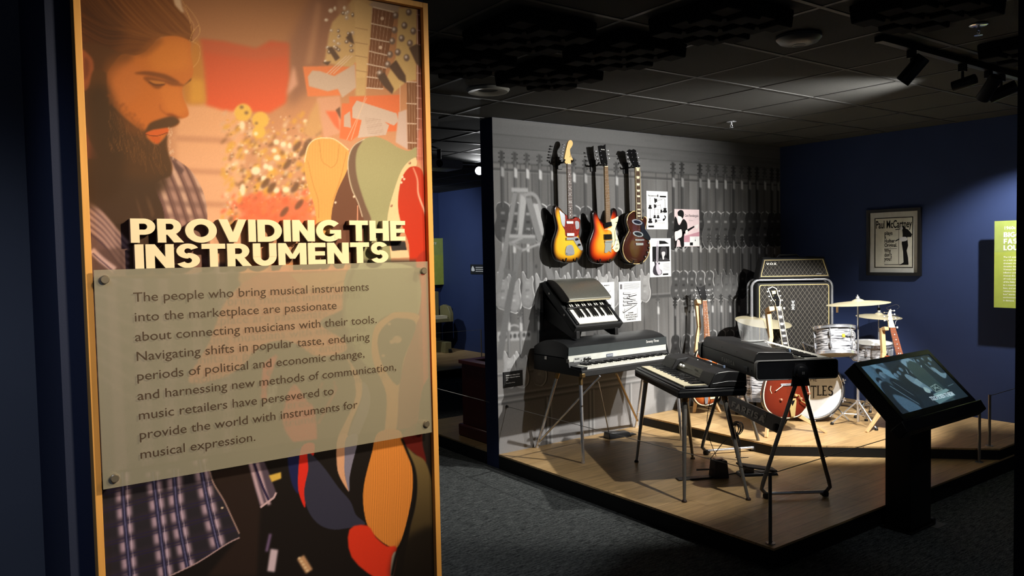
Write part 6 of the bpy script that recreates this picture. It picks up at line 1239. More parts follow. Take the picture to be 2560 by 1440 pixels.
# music rest: clear sheet on a bent wire
mr = thing('music_rest', 'clear acrylic music rest on a bent wire, standing on the organ lid', 'music stand', M=FM_ @ Matrix.Translation((0, 0, 1.018)))
def glassy():
    m = bpy.data.materials.new('clear_acrylic'); m.use_nodes = True; nt = m.node_tree; b = nt.nodes['Principled BSDF']; b.inputs['Base Color'].default_value = (.9, .93, .95, 1); b.inputs['Roughness'].default_value = .04; b.inputs['Transmission Weight'].default_value = .0; b.inputs['Specular IOR Level'].default_value = .9
    t = nt.nodes.new('ShaderNodeBsdfTransparent'); g = nt.nodes.new('ShaderNodeBsdfGlossy'); g.inputs['Roughness'].default_value = .06; x = nt.nodes.new('ShaderNodeMixShader')
    nz = nt.nodes.new('ShaderNodeTexNoise'); nz.inputs['Scale'].default_value = 3; r = nt.nodes.new('ShaderNodeMapRange'); r.inputs['To Min'].default_value = .20; r.inputs['To Max'].default_value = .34; nt.links.new(nz.outputs['Fac'], r.inputs['Value'])
    out = [n for n in nt.nodes if n.type == 'OUTPUT_MATERIAL'][0]; nt.links.new(r.outputs['Result'], x.inputs[0]); nt.links.new(t.outputs[0], x.inputs[1]); nt.links.new(g.outputs[0], x.inputs[2]); nt.links.new(x.outputs[0], out.inputs['Surface']); return m
# plane above the lid: sheet corners from the photograph on a plane along the organ
G0 = FM_ @ Vector((.30, .36, 1.018)); gn = Vector((.858, -.514, -.18)).normalized()
cs = [PP(*p, G0, gn) for p in ((1842, 797), (1853, 853), (1929, 869), (1908, 800))]; inv = mr.matrix_basis.inverted(); th = gn * .0025
MB().hexa([inv @ (c - th) for c in cs] + [inv @ (c + th) for c in cs]).build('acrylic_sheet', glassy(), mr, smooth=False)
wr = [PP(*p, G0 - gn * .006, gn) for p in ((1854, 852), (1880, 856), (1900, 854), (1914, 852), (1919, 856), (1921, 864), (1928, 868))]
MB().tube([inv @ p for p in wr], .0028, 8).build('wire_rest', M_WHITE, mr)
t_ = tagcube(None, 'small pale blue tag on the lid of the black organ'); t_.location = FM_ @ Vector((.075, .27, 1.0105)); t_.rotation_euler = (0, 0, 1)
# A-frame stand with name board
st = thing('organ_stand', 'tubular A-frame stand with a black name board under the organ', 'stand', (4.47, 3.28, ZP))
M_SMOKE = mat('smoked_tube', (112, 110, 106), .28, .5); M_RUB = mat('black_rubber', (15, 15, 15), .6)
def aframe(piv, fl, frt, nm):
    piv, fl, frt = Vector(piv), Vector(fl), Vector(frt); up = Vector((0, 0, 1)); a = MB()
    for f, o in ((fl, frt), (frt, fl)):
        inw = (o - f).normalized(); bend = f - inw * .03 + up * .07
        leg = MB().tube([piv + (f - piv).normalized() * .03, piv + (bend - piv) * .6, bend + (piv - bend).normalized() * .03, bend - up * .01, f + up * .025, f + inw * .03 + up * .022], .0125, 12).build('leg', M_SMOKE, st, True)
        MB().lathe([(0, 0), (.020, .004), (.022, .02), (.018, .036), (0, .042)], (f.x, f.y, f.z), 'Z', 14).build('leg_foot', M_RUB, leg, True)
    MB().tube([fl + up * .03, frt + up * .03], .010, 12).build('cross_bar', M_CHROME, st, True)
    c = MB().at(frame(piv, (frt - fl), fx_))
    c = MB(); n0 = -fx_ if nm == 'near' else fx_
    K_ = Matrix.Translation(piv + n0 * .026) @ n0.to_track_quat('Z', 'Y').to_matrix().to_4x4()
    MB().at(K_).lathe([(0, -.014), (.05, -.014), (.052, -.008), (.05, 0), (.038, .004), (.034, .022), (.022, .026), (0, .026)], n=28).build('pivot_knob', M_PLASTIC, st, True)
    b = MB().at(K_ @ Matrix.Translation((0, 0, -.016)))
    b.prism([(-.06, -.085), (-.035, .055), (.035, .055), (.06, -.085)], -.0, .004, 'XY').build('pivot_plate', M_BLKMETAL, st, True, smooth=False)
    if nm == 'near': b = MB().at(K_ @ Matrix.Translation((0, 0, .0262))); [b.prism(round_rect(x - .0032, y - .0032, x + .0032, y + .0032, .001, 1), 0, .0008, 'XY') for x in (-.0045, .0045) for y in (-.0045, .0045)]; b.build('knob_mark', M_TRIM, st, True, smooth=False)
near_p = FM_ @ Vector((-.012, .262, .905)); far_p = FM_ @ Vector((FL + .016, .262, .905))
nL, nR, fL_, fR_ = PZ(1916, 1246, ZP), PZ(2063, 1241, ZP), PZ(1765, 1137, ZP), PZ(1888, 1128, ZP)
aframe(near_p - fx_ * .03, nL, nR, 'near'); aframe(far_p + fx_ * .03, fL_, fR_, 'far')
ld = ((near_p - fx_ * .03) - nL).normalized(); bn = fx_.cross(ld).normalized(); bn = bn if bn.dot(nL - CAM) > 0 else -bn
bp0 = nL + ld * .05 + bn * .018
ca = [PP(*p, bp0, bn) for p in ((1962, 1049), (1943, 1084))]; far_end = (fL_ - nL).length
dirb = (PP(1830, 990, bp0, bn) - ca[0]).normalized(); dirc = (PP(1844, 1033, bp0, bn) - ca[1]).normalized()
cb = [ca[0] + dirb * 1.02, ca[1] + dirc * 1.04]
board = MB().hexa([cb[1], ca[1], ca[1] + bn * .02, cb[1] + bn * .02, cb[0], ca[0], ca[0] + bn * .02, cb[0] + bn * .02]).build('name_board', M_PLASTIC, st, True, smooth=False, bevel=.003)
bx = ((ca[1] + ca[0]) / 2 - (cb[0] + cb[1]) / 2).normalized(); by = (ca[0] - ca[1]).normalized(); bw = (ca[0] - ca[1]).length
mb = MB(); o_ = PP(1829, 1017, bp0, bn) - bn * .0012; e_ = PP(1914, 1044, bp0, bn)
heavy(mb, 'FARFISA', frame(o_, bx, by), bw * .36, 0, .001, gap=.14, width=(e_ - o_).dot(bx)); mb.build('board_lettering', mat('silver_lettering', (176, 176, 172), .4, .3), board, True, smooth=False)
mo = PP(1906, 1053, bp0, bn) - bn * .0012; MK = frame(mo, bx, by); k_ = bw * .52; mb = MB().at(MK @ Matrix.Diagonal((k_, k_, 1, 1))); mb.strip(_r(0, 0, .62, 1), _r(.05, .05, .57, .95), 0, .001, 'XY')
for r_ in (_r(.12, .12, .2, .52), _r(.12, .44, .34, .52), _r(.28, .3, .36, .52), _r(.28, .3, .5, .38), _r(.42, .5, .5, .88), _r(.26, .8, .5, .88), _r(.26, .62, .34, .88), _r(.12, .62, .34, .70), _r(.12, .62, .2, .88)): mb.prism(r_, 0, .001, 'XY')
mb.build('board_mark', mat('silver_lettering', (176, 176, 172), .4, .3), board, True, smooth=False)
kp = PP(1951, 1071, bp0, bn) - bn * .030; KM = Matrix.Translation(kp) @ (-bn).to_track_quat('Z', 'Y').to_matrix().to_4x4()
MB().at(KM).lathe([(0, -.012), (.024, -.012), (.026, 0), (.022, .014), (0, .017)], n=22).build('clamp_knob', M_RUB, st, True)
# pedals and leads under the organ
def pedal(name, label, px, py, rz, L, w, h0, h1, plate=True):
    p = PZ(px, py, ZP); t = thing(name, label, 'pedal', (p.x, p.y, ZP), rz)
    MB().hexa([(-L / 2, -w / 2, 0), (L / 2, -w / 2, 0), (L / 2, w / 2, 0), (-L / 2, w / 2, 0), (-L / 2 + .01, -w / 2 + .006, h0), (L / 2 - .01, -w / 2 + .006, h1), (L / 2 - .01, w / 2 - .006, h1), (-L / 2 + .01, w / 2 - .006, h0)]).build('housing', M_PLASTIC, t, bevel=.004)
    return t
p = pedal('swell_pedal', 'black upright pedal box in front of the coiled cables', 1797, 1192, -.45, .105, .10, .118, .118)
MB().box((-.30, -.03, 0), (-.054, .03, .010)).build('base_bar', M_BLKMETAL, p, bevel=.003); MB().tube([(-.05, .02, .05), (-.14, .05, .044)], .006, 8).build('side_lever', M_STEEL, p)
MB().box((-.03, -.02, .1185), (.02, .02, .126)).build('top_plate', M_STEEL, p, bevel=.002)
p = pedal('expression_pedal', 'black wedge expression pedal beside the pedal box', 1892, 1186, -.55, .27, .10, .02, .02)
MB().hexa([(-.13, -.044, .066), (.128, -.044, .024), (.128, .044, .024), (-.13, .044, .066), (-.13, -.044, .08), (.128, -.044, .034), (.128, .044, .034), (-.13, .044, .08)]).build('treadle', M_RUB, p, bevel=.003); MB().box((-.09, -.03, .0205), (-.03, .03, .064)).build('hinge_block', M_BLKMETAL, p, bevel=.002)
cb_ = thing('cable_bundle', 'black coiled leads hanging in a bundle under the organ', 'cable', tuple(PZ(1855, 1150, ZP)))
kc = hat_ = None
base = PZ(1855, 1150, ZP); rC = PP(1842, 1085, base, (.588, .808, 0)); rr2 = random.Random(4); loops = MB()
for k in range(9):
    c0 = rC + CR * rr2.uniform(-.012, .012); w_ = rr2.uniform(.018, .042); hh = rr2.uniform(.055, .085)
    loops.tube([c0 + CR * (w_ * math.sin(a) * (1 - .25 * math.cos(a))) + Vector((0, 0, 1)) * (hh * (.55 - math.cos(a) * .6)) + _F * (.006 * math.sin(2 * a + k)) for a in np.linspace(0, 2 * PI, 22)], .0028, 6)
loops.build('lead_loops', M_RUB, cb_, True)
d = PP(1846, 1128, base, (.588, .808, 0)); tl_ = MB()
for k in range(7): o = CR * (.004 * (k - 3)); tl_.tube([rC + o * .6, (rC + d) / 2 + o * 1.6 + Vector((0, 0, .0)), d + o * 1.2 + Vector((0, 0, -.05)), base + o * 4 + Vector((0, 0, .02))], .0028, 6)
tl_.build('lead_tails', M_RUB, cb_, True)
MB().tube([rC + Vector((0, 0, -.035)), rC + Vector((0, 0, -.055))], .013, 10).build('cable_tie', M_RUB, cb_, True)
def lead(label, pts, r=.0032): 
    P3 = smooth3(pts); o = MB().tube([p - P3[0] for p in P3], r, 6).build('lead', M_RUB, None); o.location = P3[0]; return tag(o, label, 'cable')
def smooth3(pts, n=6):
    pts = [Vector(p) for p in pts]; out = []
    for i in range(len(pts) - 1):
        p0, p1, p2, p3 = pts[max(i - 1, 0)], pts[i], pts[i + 1], pts[min(i + 2, len(pts) - 1)]
        for j in range(n): t = j / n; out.append(.5 * (2 * p1 + (p2 - p0) * t + (2 * p0 - 5 * p1 + 4 * p2 - p3) * t * t + (3 * p1 - p0 - 3 * p2 + p3) * t ** 3))
    return out + [pts[-1]]
PQ = lambda px, py: PP(px, py, base, (.588, .808, 0))
lead('black lead running from the cable bundle down to the pedal box', [rC + Vector((0, 0, -.04)), PQ(1815, 1100), PQ(1790, 1130), PP(1776, 1150, PZ(1797, 1192, ZP), (.588, .808, 0)) + Vector((0, 0, .01))])
lead('thin black lead hanging down the far left stand leg to the pedal box', [PP(1776, 1000, fL_, (.588, .808, 0)), PP(1768, 1045, fL_, (.588, .808, 0)), PP(1772, 1090, PZ(1797, 1170, ZP), (.588, .808, 0)), PP(1790, 1140, PZ(1797, 1185, ZP), (.588, .808, 0))], .0026)
lead('black lead lying on the stage between the two pedals', [PZ(1822, 1186, ZP + .004), PZ(1840, 1182, ZP + .004), PZ(1850, 1176, ZP + .004), PZ(1866, 1178, ZP + .004)])
# ------------------------------------------------------------------ guitar amplifier: cabinet in a chrome trolley with a head on top
def grill(name, dx, dz):
    m = bpy.data.materials.new(name); m.use_nodes = True; nt = m.node_tree; b = nt.nodes['Principled BSDF']; b.inputs['Roughness'].default_value = .8
    tc = nt.nodes.new('ShaderNodeTexCoord'); sp = nt.nodes.new('ShaderNodeSeparateXYZ'); nt.links.new(tc.outputs['Object'], sp.inputs[0])
    def mth(op, a, b_): n = nt.nodes.new('ShaderNodeMath'); n.operation = op; [nt.links.new(q, n.inputs[i]) if not isinstance(q, (int, float)) else setattr(n.inputs[i], 'default_value', q) for i, q in enumerate((a, b_))]; return n.outputs[0]
    u, v = mth('DIVIDE', sp.outputs['X'], dx), mth('DIVIDE', sp.outputs['Z'], dz); L = []
    for w in (mth('ADD', u, v), mth('SUBTRACT', u, v)):
        f = mth('FRACT', mth('ADD', w, 100.0), 0.0); L.append(mth('ABSOLUTE', mth('SUBTRACT', f, .5), 0.0))
    mn = mth('MAXIMUM', L[0], L[1]); gt_ = mth('GREATER_THAN', mn, .462)
    x = nt.nodes.new('ShaderNodeMix'); x.data_type = 'RGBA'; x.inputs['A'].default_value = rgb((27, 24, 21)); x.inputs['B'].default_value = rgb((118, 114, 104)); nt.links.new(gt_, x.inputs['Factor'])
    nt.links.new(x.outputs['Result'], b.inputs['Base Color']); return m
AR = Vector((.75, -.66, 0)).normalized(); AB = Vector((.66, .75, 0)).normalized()
AO = Vector((6.30, 4.28, ZU)); AM = Matrix(((AR.x, AB.x, 0, AO.x), (AR.y, AB.y, 0, AO.y), (0, 0, 1, AO.z), (0, 0, 0, 1)))
M_PIPE = mat('gold_piping', (206, 186, 128), .5)
def px_on(px, py): q = AM.inverted() @ PP(px, py, AO, AB); return q.x, q.z
cl, cz1 = px_on(1893, 708); crr, _ = px_on(2077, 706)
am = thing('speaker_cabinet', 'tall black speaker cabinet with diamond grille in a chrome trolley frame', 'amplifier', M=AM)
zb = .22
MB().box((cl, .004, zb), (crr, .26, cz1)).build('cabinet', M_TAPE, am, bevel=.012)
MB().prism(round_rect(cl + .022, zb + .022, crr - .022, cz1 - .022, .02), -.0005, .004).build('grille_cloth', grill('diamond_grille_cloth', .040, .058), am, smooth=False)
MB().strip(round_rect(cl + .016, zb + .016, crr - .016, cz1 - .016, .024), round_rect(cl + .0225, zb + .0225, crr - .0225, cz1 - .0225, .02), -.004, .0045).build('gold_piping', M_PIPE, am)
bx_, bz_ = px_on(1982, 763); lg = MB().box((bx_ - .026, -.006, bz_ - .052), (bx_ + .026, -.0008, bz_ + .052)).build('logo_plate', mat('charcoal_plate', (44, 42, 40), .5), am, bevel=.001)
for i, c in enumerate('VOX'):
    mb = MB(); heavy(mb, c, AM @ Matrix.Translation((bx_ - .014, -.0062, bz_ + .018 - .029 * i)) @ Matrix.Rotation(PI / 2, 4, 'X'), .024, 0, .002, width=.028); mb.build('logo_letter', M_WHITE, lg, True, smooth=False)
fl_, fz = px_on(1882, 701); fr_, _ = px_on(2084, 700)
for y, nm in ((.05, 0), (.21, 1)):
    r = .07; ar = [(fl_, y, .05), (fl_, y, fz - r)] + [(fl_ + r - r * math.cos(a), y, fz - r + r * math.sin(a)) for a in np.linspace(.2, PI / 2, 6)] + [(fr_ - r + r * math.sin(a), y, fz - r + r * math.cos(a)) for a in np.linspace(0, PI / 2 - .2, 6)] + [(fr_, y, fz - r), (fr_, y, .05)]
    MB().tube(ar, .0125, 14).build('trolley_hoop', M_CHROME, am)
for x in (fl_, fr_):
    MB().tube([(x, -.06, .05), (x, .32, .05)], .0125, 12).build('trolley_foot', M_CHROME, am)
    for y in (-.05, .31): MB().lathe([(0, -.012), (.024, -.010), (.025, 0), (.024, .010), (0, .012)], (x, y, .0255), 'X', 18).build('caster', M_RUB, am)
    s_ = 1 if x > 0 else -1; MB().lathe([(0, -.012), (.018, -.012), (.018, .012), (0, .012)], (x + s_ * .016, .13, bz_ - .1), 'X', 16).build('pivot_knob', M_BLKGLOSS, am)
    MB().tube([(x, .05, bz_ - .1), (x, .21, bz_ - .1)], .010, 10).build('trolley_strut', M_CHROME, am)
hl0, hz0 = px_on(1897, 697); hr0, _ = px_on(2077, 692); hl1, hz1 = px_on(1908, 645); hr1, _ = px_on(2064, 640)
hz0 = fz + .0135
hd_ = thing('amplifier_head', 'black wedge-shaped amplifier head with diamond grille on top of the trolley', 'amplifier', M=AM @ Matrix.Translation((0, 0, hz0)))
H_ = hz1 - hz0
MB().hexa([(hl0, .012, 0), (hr0, .012, 0), (hr0, .25, 0), (hl0, .25, 0), (hl1, .03, H_), (hr1, .03, H_), (hr1, .22, H_), (hl1, .22, H_)]).build('case', M_TAPE, hd_, bevel=.01)
TQ = lambda k: [(hl0 + k, k), (hr0 - k, k), (hr1 - k * .9, H_ - k), (hl1 + k * .9, H_ - k)]
sh = Matrix.Identity(4); sh[1][2] = .018 / H_
MB().at(Matrix.Translation((0, .010, 0)) @ sh).prism(TQ(.024), -.002, .003).build('grille_cloth', grill('diamond_grille_cloth_head', .035, .050), hd_, smooth=False)
MB().at(Matrix.Translation((0, .010, 0)) @ sh).strip(TQ(.018), TQ(.0245), -.005, .003).build('gold_piping', M_PIPE, hd_)
mb = MB(); heavy(mb, 'VOX', AM @ Matrix.Translation((hl1 + .03, .0060 + .018 * .7, hz0 + H_ - .066)) @ Matrix.Rotation(PI / 2, 4, 'X'), .020, 0, .003, gap=.14, width=.094); mb.build('logo_lettering', M_WHITE, hd_, True, smooth=False)
MB().box((hr0 - .125, .006, .036), (hr0 - .08, .012, .042)).build('model_badge', M_TRIM, hd_, smooth=False)
MB().tube([(-.10, .12, H_), (-.08, .12, H_ + .022), (.08, .12, H_ + .022), (.10, .12, H_)], .010, 10).build('handle', M_RUB, hd_)
for x in (-.20, .20): MB().box((x - .04, .10, H_ - .0), (x + .04, .14, H_ + .006)).build('vent', M_BLKMETAL, hd_, bevel=.002)

# ------------------------------------------------------------------ drum kit
KR = Vector((.707, -.707, 0)); KB = Vector((.707, .707, 0))
def pearl():
    m = bpy.data.materials.new('oyster_black_pearl'); m.use_nodes = True; nt = m.node_tree; b = nt.nodes['Principled BSDF']
    tc = nt.nodes.new('ShaderNodeTexCoord'); mp = nt.nodes.new('ShaderNodeMapping'); mp.inputs['Scale'].default_value = (5, 5, 62); nt.links.new(tc.outputs['Object'], mp.inputs['Vector'])
    n = nt.nodes.new('ShaderNodeTexNoise'); n.inputs['Scale'].default_value = 1.6; n.inputs['Detail'].default_value = 3; n.inputs['Distortion'].default_value = 1.1; nt.links.new(mp.outputs['Vector'], n.inputs['Vector'])
    r = nt.nodes.new('ShaderNodeValToRGB'); r.color_ramp.elements[0].position = .40; r.color_ramp.elements[0].color = rgb((34, 36, 42)); r.color_ramp.elements[1].position = .62; r.color_ramp.elements[1].color = rgb((232, 232, 236))
    nt.links.new(n.outputs['Fac'], r.inputs['Fac']); nt.links.new(r.outputs['Color'], b.inputs['Base Color']); b.inputs['Roughness'].default_value = .22; b.inputs['Coat Weight'].default_value = .4
    return m
M_PEARLW = pearl(); M_HEAD = mat('white_drum_head', (226, 224, 216), .6); M_CYM = mat('aged_bronze_cymbal', (216, 206, 172), .36, .35, noise=(40, .06)); M_BONEW = mat('bone_white_head', (236, 238, 238), .5)
M_CLEARH = mat('grey_film_head', (140, 134, 118), .4)
def drum(name, label, M, R, H, lugs=6, badge=False, head=M_HEAD, bottom=None):
    """upright drum: M places the centre of the bottom head, z up"""
    t = thing(name, label, 'drum', M=M)
    MB().lathe([(R * .96, .012), (R, .012), (R, H - .012), (R * .96, H - .012)], n=48).build('shell', M_PEARLW, t)
    for z, s in ((.0, -1), (H, 1)):
        MB().lathe([(R + .003, z - .012), (R + .013, z - .012), (R + .013, z + .010), (R + .018, z + .012 * s), (R + .004, z + .012), (R + .003, z - .012)], n=48).build('hoop', M_CHROME, t)
        MB().lathe([(0, z + .003 * s), (R * .97, z + .003 * s), (R + .002, z), (R + .002, z - .006 * s), (0, z - .006 * s)][::s], n=48).build('drum_head', head if s > 0 else (bottom or M_CLEARH), t)
    for k in range(lugs):
        a = 2 * PI * (k + .35) / lugs; c, s = math.cos(a), math.sin(a); p = (R + .010)
        for z in ((.28, .72) if H > .15 else (.5,)): MB().at(Matrix.Rotation(a, 4, 'Z')).cbox((R + .008, 0, H * z), (.018, .018, .05)).build('lug', M_CHROME, t, bevel=.004)
        MB().tube([(p * c, p * s, .004), (p * c, p * s, H - .004)], .003, 6).build('tension_rod', M_CHROME, t)
    if badge: MB().at(Matrix.Rotation(math.radians(-122), 4, 'Z')).cbox((R + .0022, 0, H * .62), (.004, .024, .028)).build('badge', mat('yellow_badge', (226, 178, 40), .4), t, bevel=.002)
    return t
# bass drum
bc = PD(2030, 974, 6.53); BDm = Matrix(((KR.x, KB.x, 0, bc.x), (KR.y, KB.y, 0, bc.y), (0, 0, 1, bc.z), (0, 0, 0, 1))); RB = .243
bd = thing('bass_drum', 'bass drum with white lettered front head at the back of the stage', 'drum', M=BDm)
MB().lathe([(RB * .97, .02), (RB, .02), (RB, .36), (RB * .97, .36)], axis='Y', n=56).build('shell', M_PEARLW, bd)
for y, m_ in ((0, 'front'), (.38, 'back')): MB().lathe([(RB - .006, y - .018), (RB + .015, y - .018), (RB + .015, y + .022), (RB - .006, y + .022)] + [(RB - .006, y - .018)], axis='Y', n=56).build('hoop', mat('dark_striped_hoop', (46, 46, 48), .25, coat=.4), bd)
MB().lathe([(RB - .0065, -.020), (RB - .002, -.022), (RB + .003, -.0185), (RB - .0065, -.0185), (RB - .0065, -.020)], axis='Y', n=56).build('hoop_rim', M_CHROME, bd)
MB().lathe([(0, -.002), (RB - .0065, -.002), (RB - .0065, .006), (0, .006)], axis='Y', n=56).build('front_head', M_BONEW, bd)
MB().lathe([(0, .386), (RB - .0065, .386), (RB - .0065, .376), (0, .376)][::-1], axis='Y', n=56).build('back_head', M_BONEW, bd)
def serif(mb, ch, x, w, z, h, M):
    """drawn display capitals with light serifs"""
    t = h * .17; P = lambda *q: mb.prism([(x + a * w, z + b * h) for a, b in q], 0, .0012, 'XY')
    mb.at(M)
    if ch == 'T': P((.42, -.28), (.60, -.28), (.60, .98), (.42, .98)); P((0, .88), (1, .88), (1, 1), (0, 1)); P((0, .78), (.10, .88), (0, .9)); P((1, .78), (1, .9), (.9, .88))
    elif ch == 'L': P((.1, 0), (.36, 0), (.36, 1), (.1, 1)); P((0, 0), (.95, 0), (.98, .2), (.80, .10), (0, .1)); P((0, .94), (.48, .94), (.48, 1), (0, 1))
    elif ch == 'E': P((.1, 0), (.36, 0), (.36, 1), (.1, 1)); P((0, 0), (.95, 0), (1, .22), (.86, .10), (0, .1)); P((0, .9), (.84, .9), (.92, .80), (.92, 1), (0, 1)); P((.3, .46), (.72, .46), (.72, .56), (.3, .56))
    elif ch == 'S':
        o, i = _arc(.5, .73, .44, .27, .20, .14, 25, 265, 16); mb.strip([(x + a * w, z + b * h) for a, b in o], [(x + a * w, z + b * h) for a, b in i], 0, .0012, 'XY', closed=False)
        o, i = _arc(.5, .27, .47, .29, .20, .15, -155, 85, 16); mb.strip([(x + a * w, z + b * h) for a, b in o], [(x + a * w, z + b * h) for a, b in i], 0, .0012, 'XY', closed=False)
    elif ch == 'B': P((.1, 0), (.34, 0), (.34, 1), (.1, 1)); [mb.strip([(x + a * w, z + b * h) for a, b in o], [(x + a * w, z + b * h) for a, b in i], 0, .0012, 'XY', closed=False) for o, i in (_arc(.3, .76, .5, .25, .28, .15, -90, 90, 14), _arc(.3, .27, .62, .28, .38, .17, -90, 90, 14))]
    elif ch == 'A': P((0, 0), (.12, 0), (.56, 1), (.44, 1)); P((.72, 0), (1, 0), (.62, 1), (.42, 1)); P((.2, .3), (.8, .3), (.8, .38), (.2, .38))
FW = BDm @ Matrix.Translation((0, -.0024, 0)) @ Matrix.Rotation(PI / 2, 4, 'X'); M_LOGO = mat('black_drum_lettering', (24, 26, 34), .5)
qx = lambda px, py: (lambda p: (p.x, p.z))(BDm.inverted() @ PP(px, py, bc, KB))
(xt_, z0_), (xs_, z1_) = qx(2026, 990), qx(2089, 990); zt_ = qx(2030, 964)[1]; zb_ = qx(2060, 989)[1]; hh = zt_ - zb_; ww = (xs_ - xt_) / 4.05
xx = xt_
for ch, k in (('T', 1.05), ('L', .82), ('E', .90), ('S', 1.0)): mb = MB(); serif(mb, ch, xx, ww * k * .92, zb_, hh, FW); mb.build('head_letter', M_LOGO, bd, True, smooth=False); xx += ww * k
xx = xt_ - ww * .98
for ch, k in (('A', 1.0), ('E', .86), ('B', 1.05)): mb = MB(); serif(mb, ch, xx, ww * k * .9, zb_, hh * (1 if ch != 'B' else 1.0), FW); mb.build('head_letter', M_LOGO, bd, True, smooth=False); xx -= ww * (.9 if ch == 'A' else 1.0)
th0, thz = qx(2018, 952), 0
text('head_lettering', 'THE', FW @ Matrix.Translation((qx(2016, 953)[0], qx(2016, 953)[1], .001)), .055, M_LOGO, bd, width=qx(2042, 953)[0] - qx(2016, 953)[0])
for k in range(10):
    a = 2 * PI * (k + .5) / 10; c, s = math.cos(a), math.sin(a); r_ = RB + .014
    cl_ = MB().tube([(r_ * c, -.02, r_ * s), (r_ * c, .05, r_ * s), (r_ * c, .33, r_ * s), (r_ * c, .40, r_ * s)], .004, 6).build('tension_rod', M_CHROME, bd)
    MB().tube([((r_ - .008) * c, -.030, (r_ - .008) * s), (r_ * c, -.022, r_ * s), ((r_ + .02) * c, -.020, (r_ + .02) * s)], .006, 8).tube([(r_ * c - .022 * s, -.034, r_ * s + .022 * c), (r_ * c, -.024, r_ * s), (r_ * c + .022 * s, -.034, r_ * s - .022 * c)], .0045, 8).build('claw_hook', M_CHROME, cl_)
for s in (-1, 1): MB().tube([(s * RB * .8, .10, -RB * .55), (s * (RB + .06), .03, -(bc.z - ZU) + .004)], .006, 8).build('spur', M_CHROME, bd)
def stand_base(par, x, y, z0, r=.22, h=.24, rot=0., tubes=M_CHROME):
    """three splayed legs with rubber feet around a post (parent frame)"""
    for k in range(3):
        a = rot + 2 * PI * k / 3; c, s = math.cos(a), math.sin(a)
        l = MB().tube([(x + .014 * c, y + .014 * s, z0 + h), (x + r * .75 * c, y + r * .75 * s, z0 + .06), (x + r * c, y + r * s, z0 + .012)], .006, 8).build('tripod_leg', tubes, par)
        MB().tube([(x + .01 * c, y + .01 * s, z0 + .09), (x + r * .6 * c, y + r * .6 * s, z0 + .095)], .004, 6).build('leg_brace', tubes, l)
        MB().lathe([(0, 0), (.014, 0), (.014, .014), (.007, .022), (0, .022)], (x + r * c, y + r * s, z0), 'Z', 12).build('rubber_foot', M_RUB, l)
def cymbal(name, label, p, R, M_tilt, cup=.06, th=.03):
    t = thing(name, label, 'cymbal', M=Matrix.Translation(p) @ M_tilt)
    MB().lathe([(0, .030), (R * .10, .030), (R * .17, .022), (R * .20, .016), (R * .45, .010), (R * .75, .003), (R, -.008), (R, -.010), (R * .75, .001), (R * .45, .008), (R * .2, .013), (R * .16, .019), (0, .027)][::-1], n=64).build('cymbal_plate', M_CYM, t)
    MB().lathe([(0, .030), (.018, .030), (.018, .037), (.012, .040), (.014, .050), (.006, .054), (.005, .066), (0, .066)][::-1], n=18).build('wing_nut', M_CHROME, t)
    return t
def cym_stand(name, label, p, zc, rot=.4, tilt_off=(0, 0), r=.2):
    t = thing(name, label, 'cymbal stand', (p.x, p.y, ZU))
    H_ = zc - ZU
    MB().tube([(0, 0, .03), (0, 0, H_ * .48)], .0105, 12).build('lower_tube', M_CHROME, t); MB().tube([(0, 0, H_ * .46), (0, 0, H_ * .995)], .0072, 12).build('upper_tube', M_CHROME, t)
    MB().lathe([(0, -.02), (.016, -.02), (.016, .02), (0, .02)], (0, 0, H_ * .47), 'Z', 14).build('height_clamp', M_CHROME, t); MB().tube([(.012, 0, H_ * .47), (.035, 0, H_ * .47)], .005, 8).build('wing_screw', M_CHROME, t)
    MB().lathe([(0, -.018), (.018, -.018), (.018, .018), (0, .018)], (0, 0, .19), 'Z', 14).build('leg_collar', M_CHROME, t)
    stand_base(t, 0, 0, 0, r, .19, rot); return t
# cymbals
c1 = PD(2145, 757, 6.33); cym_stand('cymbal_stand', 'thin chrome stand carrying the large pale cymbal at the right of the kit', c1, c1.z, 2.3)
roll = math.atan2(-10, 155); wv = lambda a, b: Matrix.Rotation(a, 4, CR) @ Matrix.Rotation(b, 4, _F)
crash = cymbal('crash_cymbal', 'large pale bronze cymbal at the right, highest of the kit', c1, .243, wv(-.02, -.06))
tgp = PD(2093, 766, 6.3); 
MB().at(crash.matrix_basis.inverted()).box((tgp.x - .006, tgp.y - .006, tgp.z - .05), (tgp.x + .006, tgp.y + .006, tgp.z + .004)).build('paper_tag', M_MAPLE, crash)
c2 = PD(2197, 790, 6.95); hs = cym_stand('hi_hat_stand', 'chrome hi-hat stand behind the headstock at the right', c2, c2.z + .01, 1.2)
MB().tube([(0, 0, c2.z - ZU), (0, 0, c2.z - ZU + .14)], .003, 8).build('pull_rod', M_CHROME, hs); MB().lathe([(0, 0), (.012, 0), (.014, .03), (0, .03)], (0, 0, c2.z - ZU + .045), 'Z', 14).build('clutch', M_BLKGLOSS, hs)
cymbal('hi_hat_cymbal', 'smaller darker cymbal behind the pale headstock', c2, .19, wv(.05, .03))
c3 = PD(1908, 803, 7.15); cym_stand('cymbal_stand', 'chrome stand carrying the tilted cymbal before the speaker cabinet', c3 - Vector((0, 0, .01)), c3.z - .01, .2)
cymbal('ride_cymbal', 'tilted bronze cymbal in front of the speaker cabinet', c3, .25, wv(.15, .08))
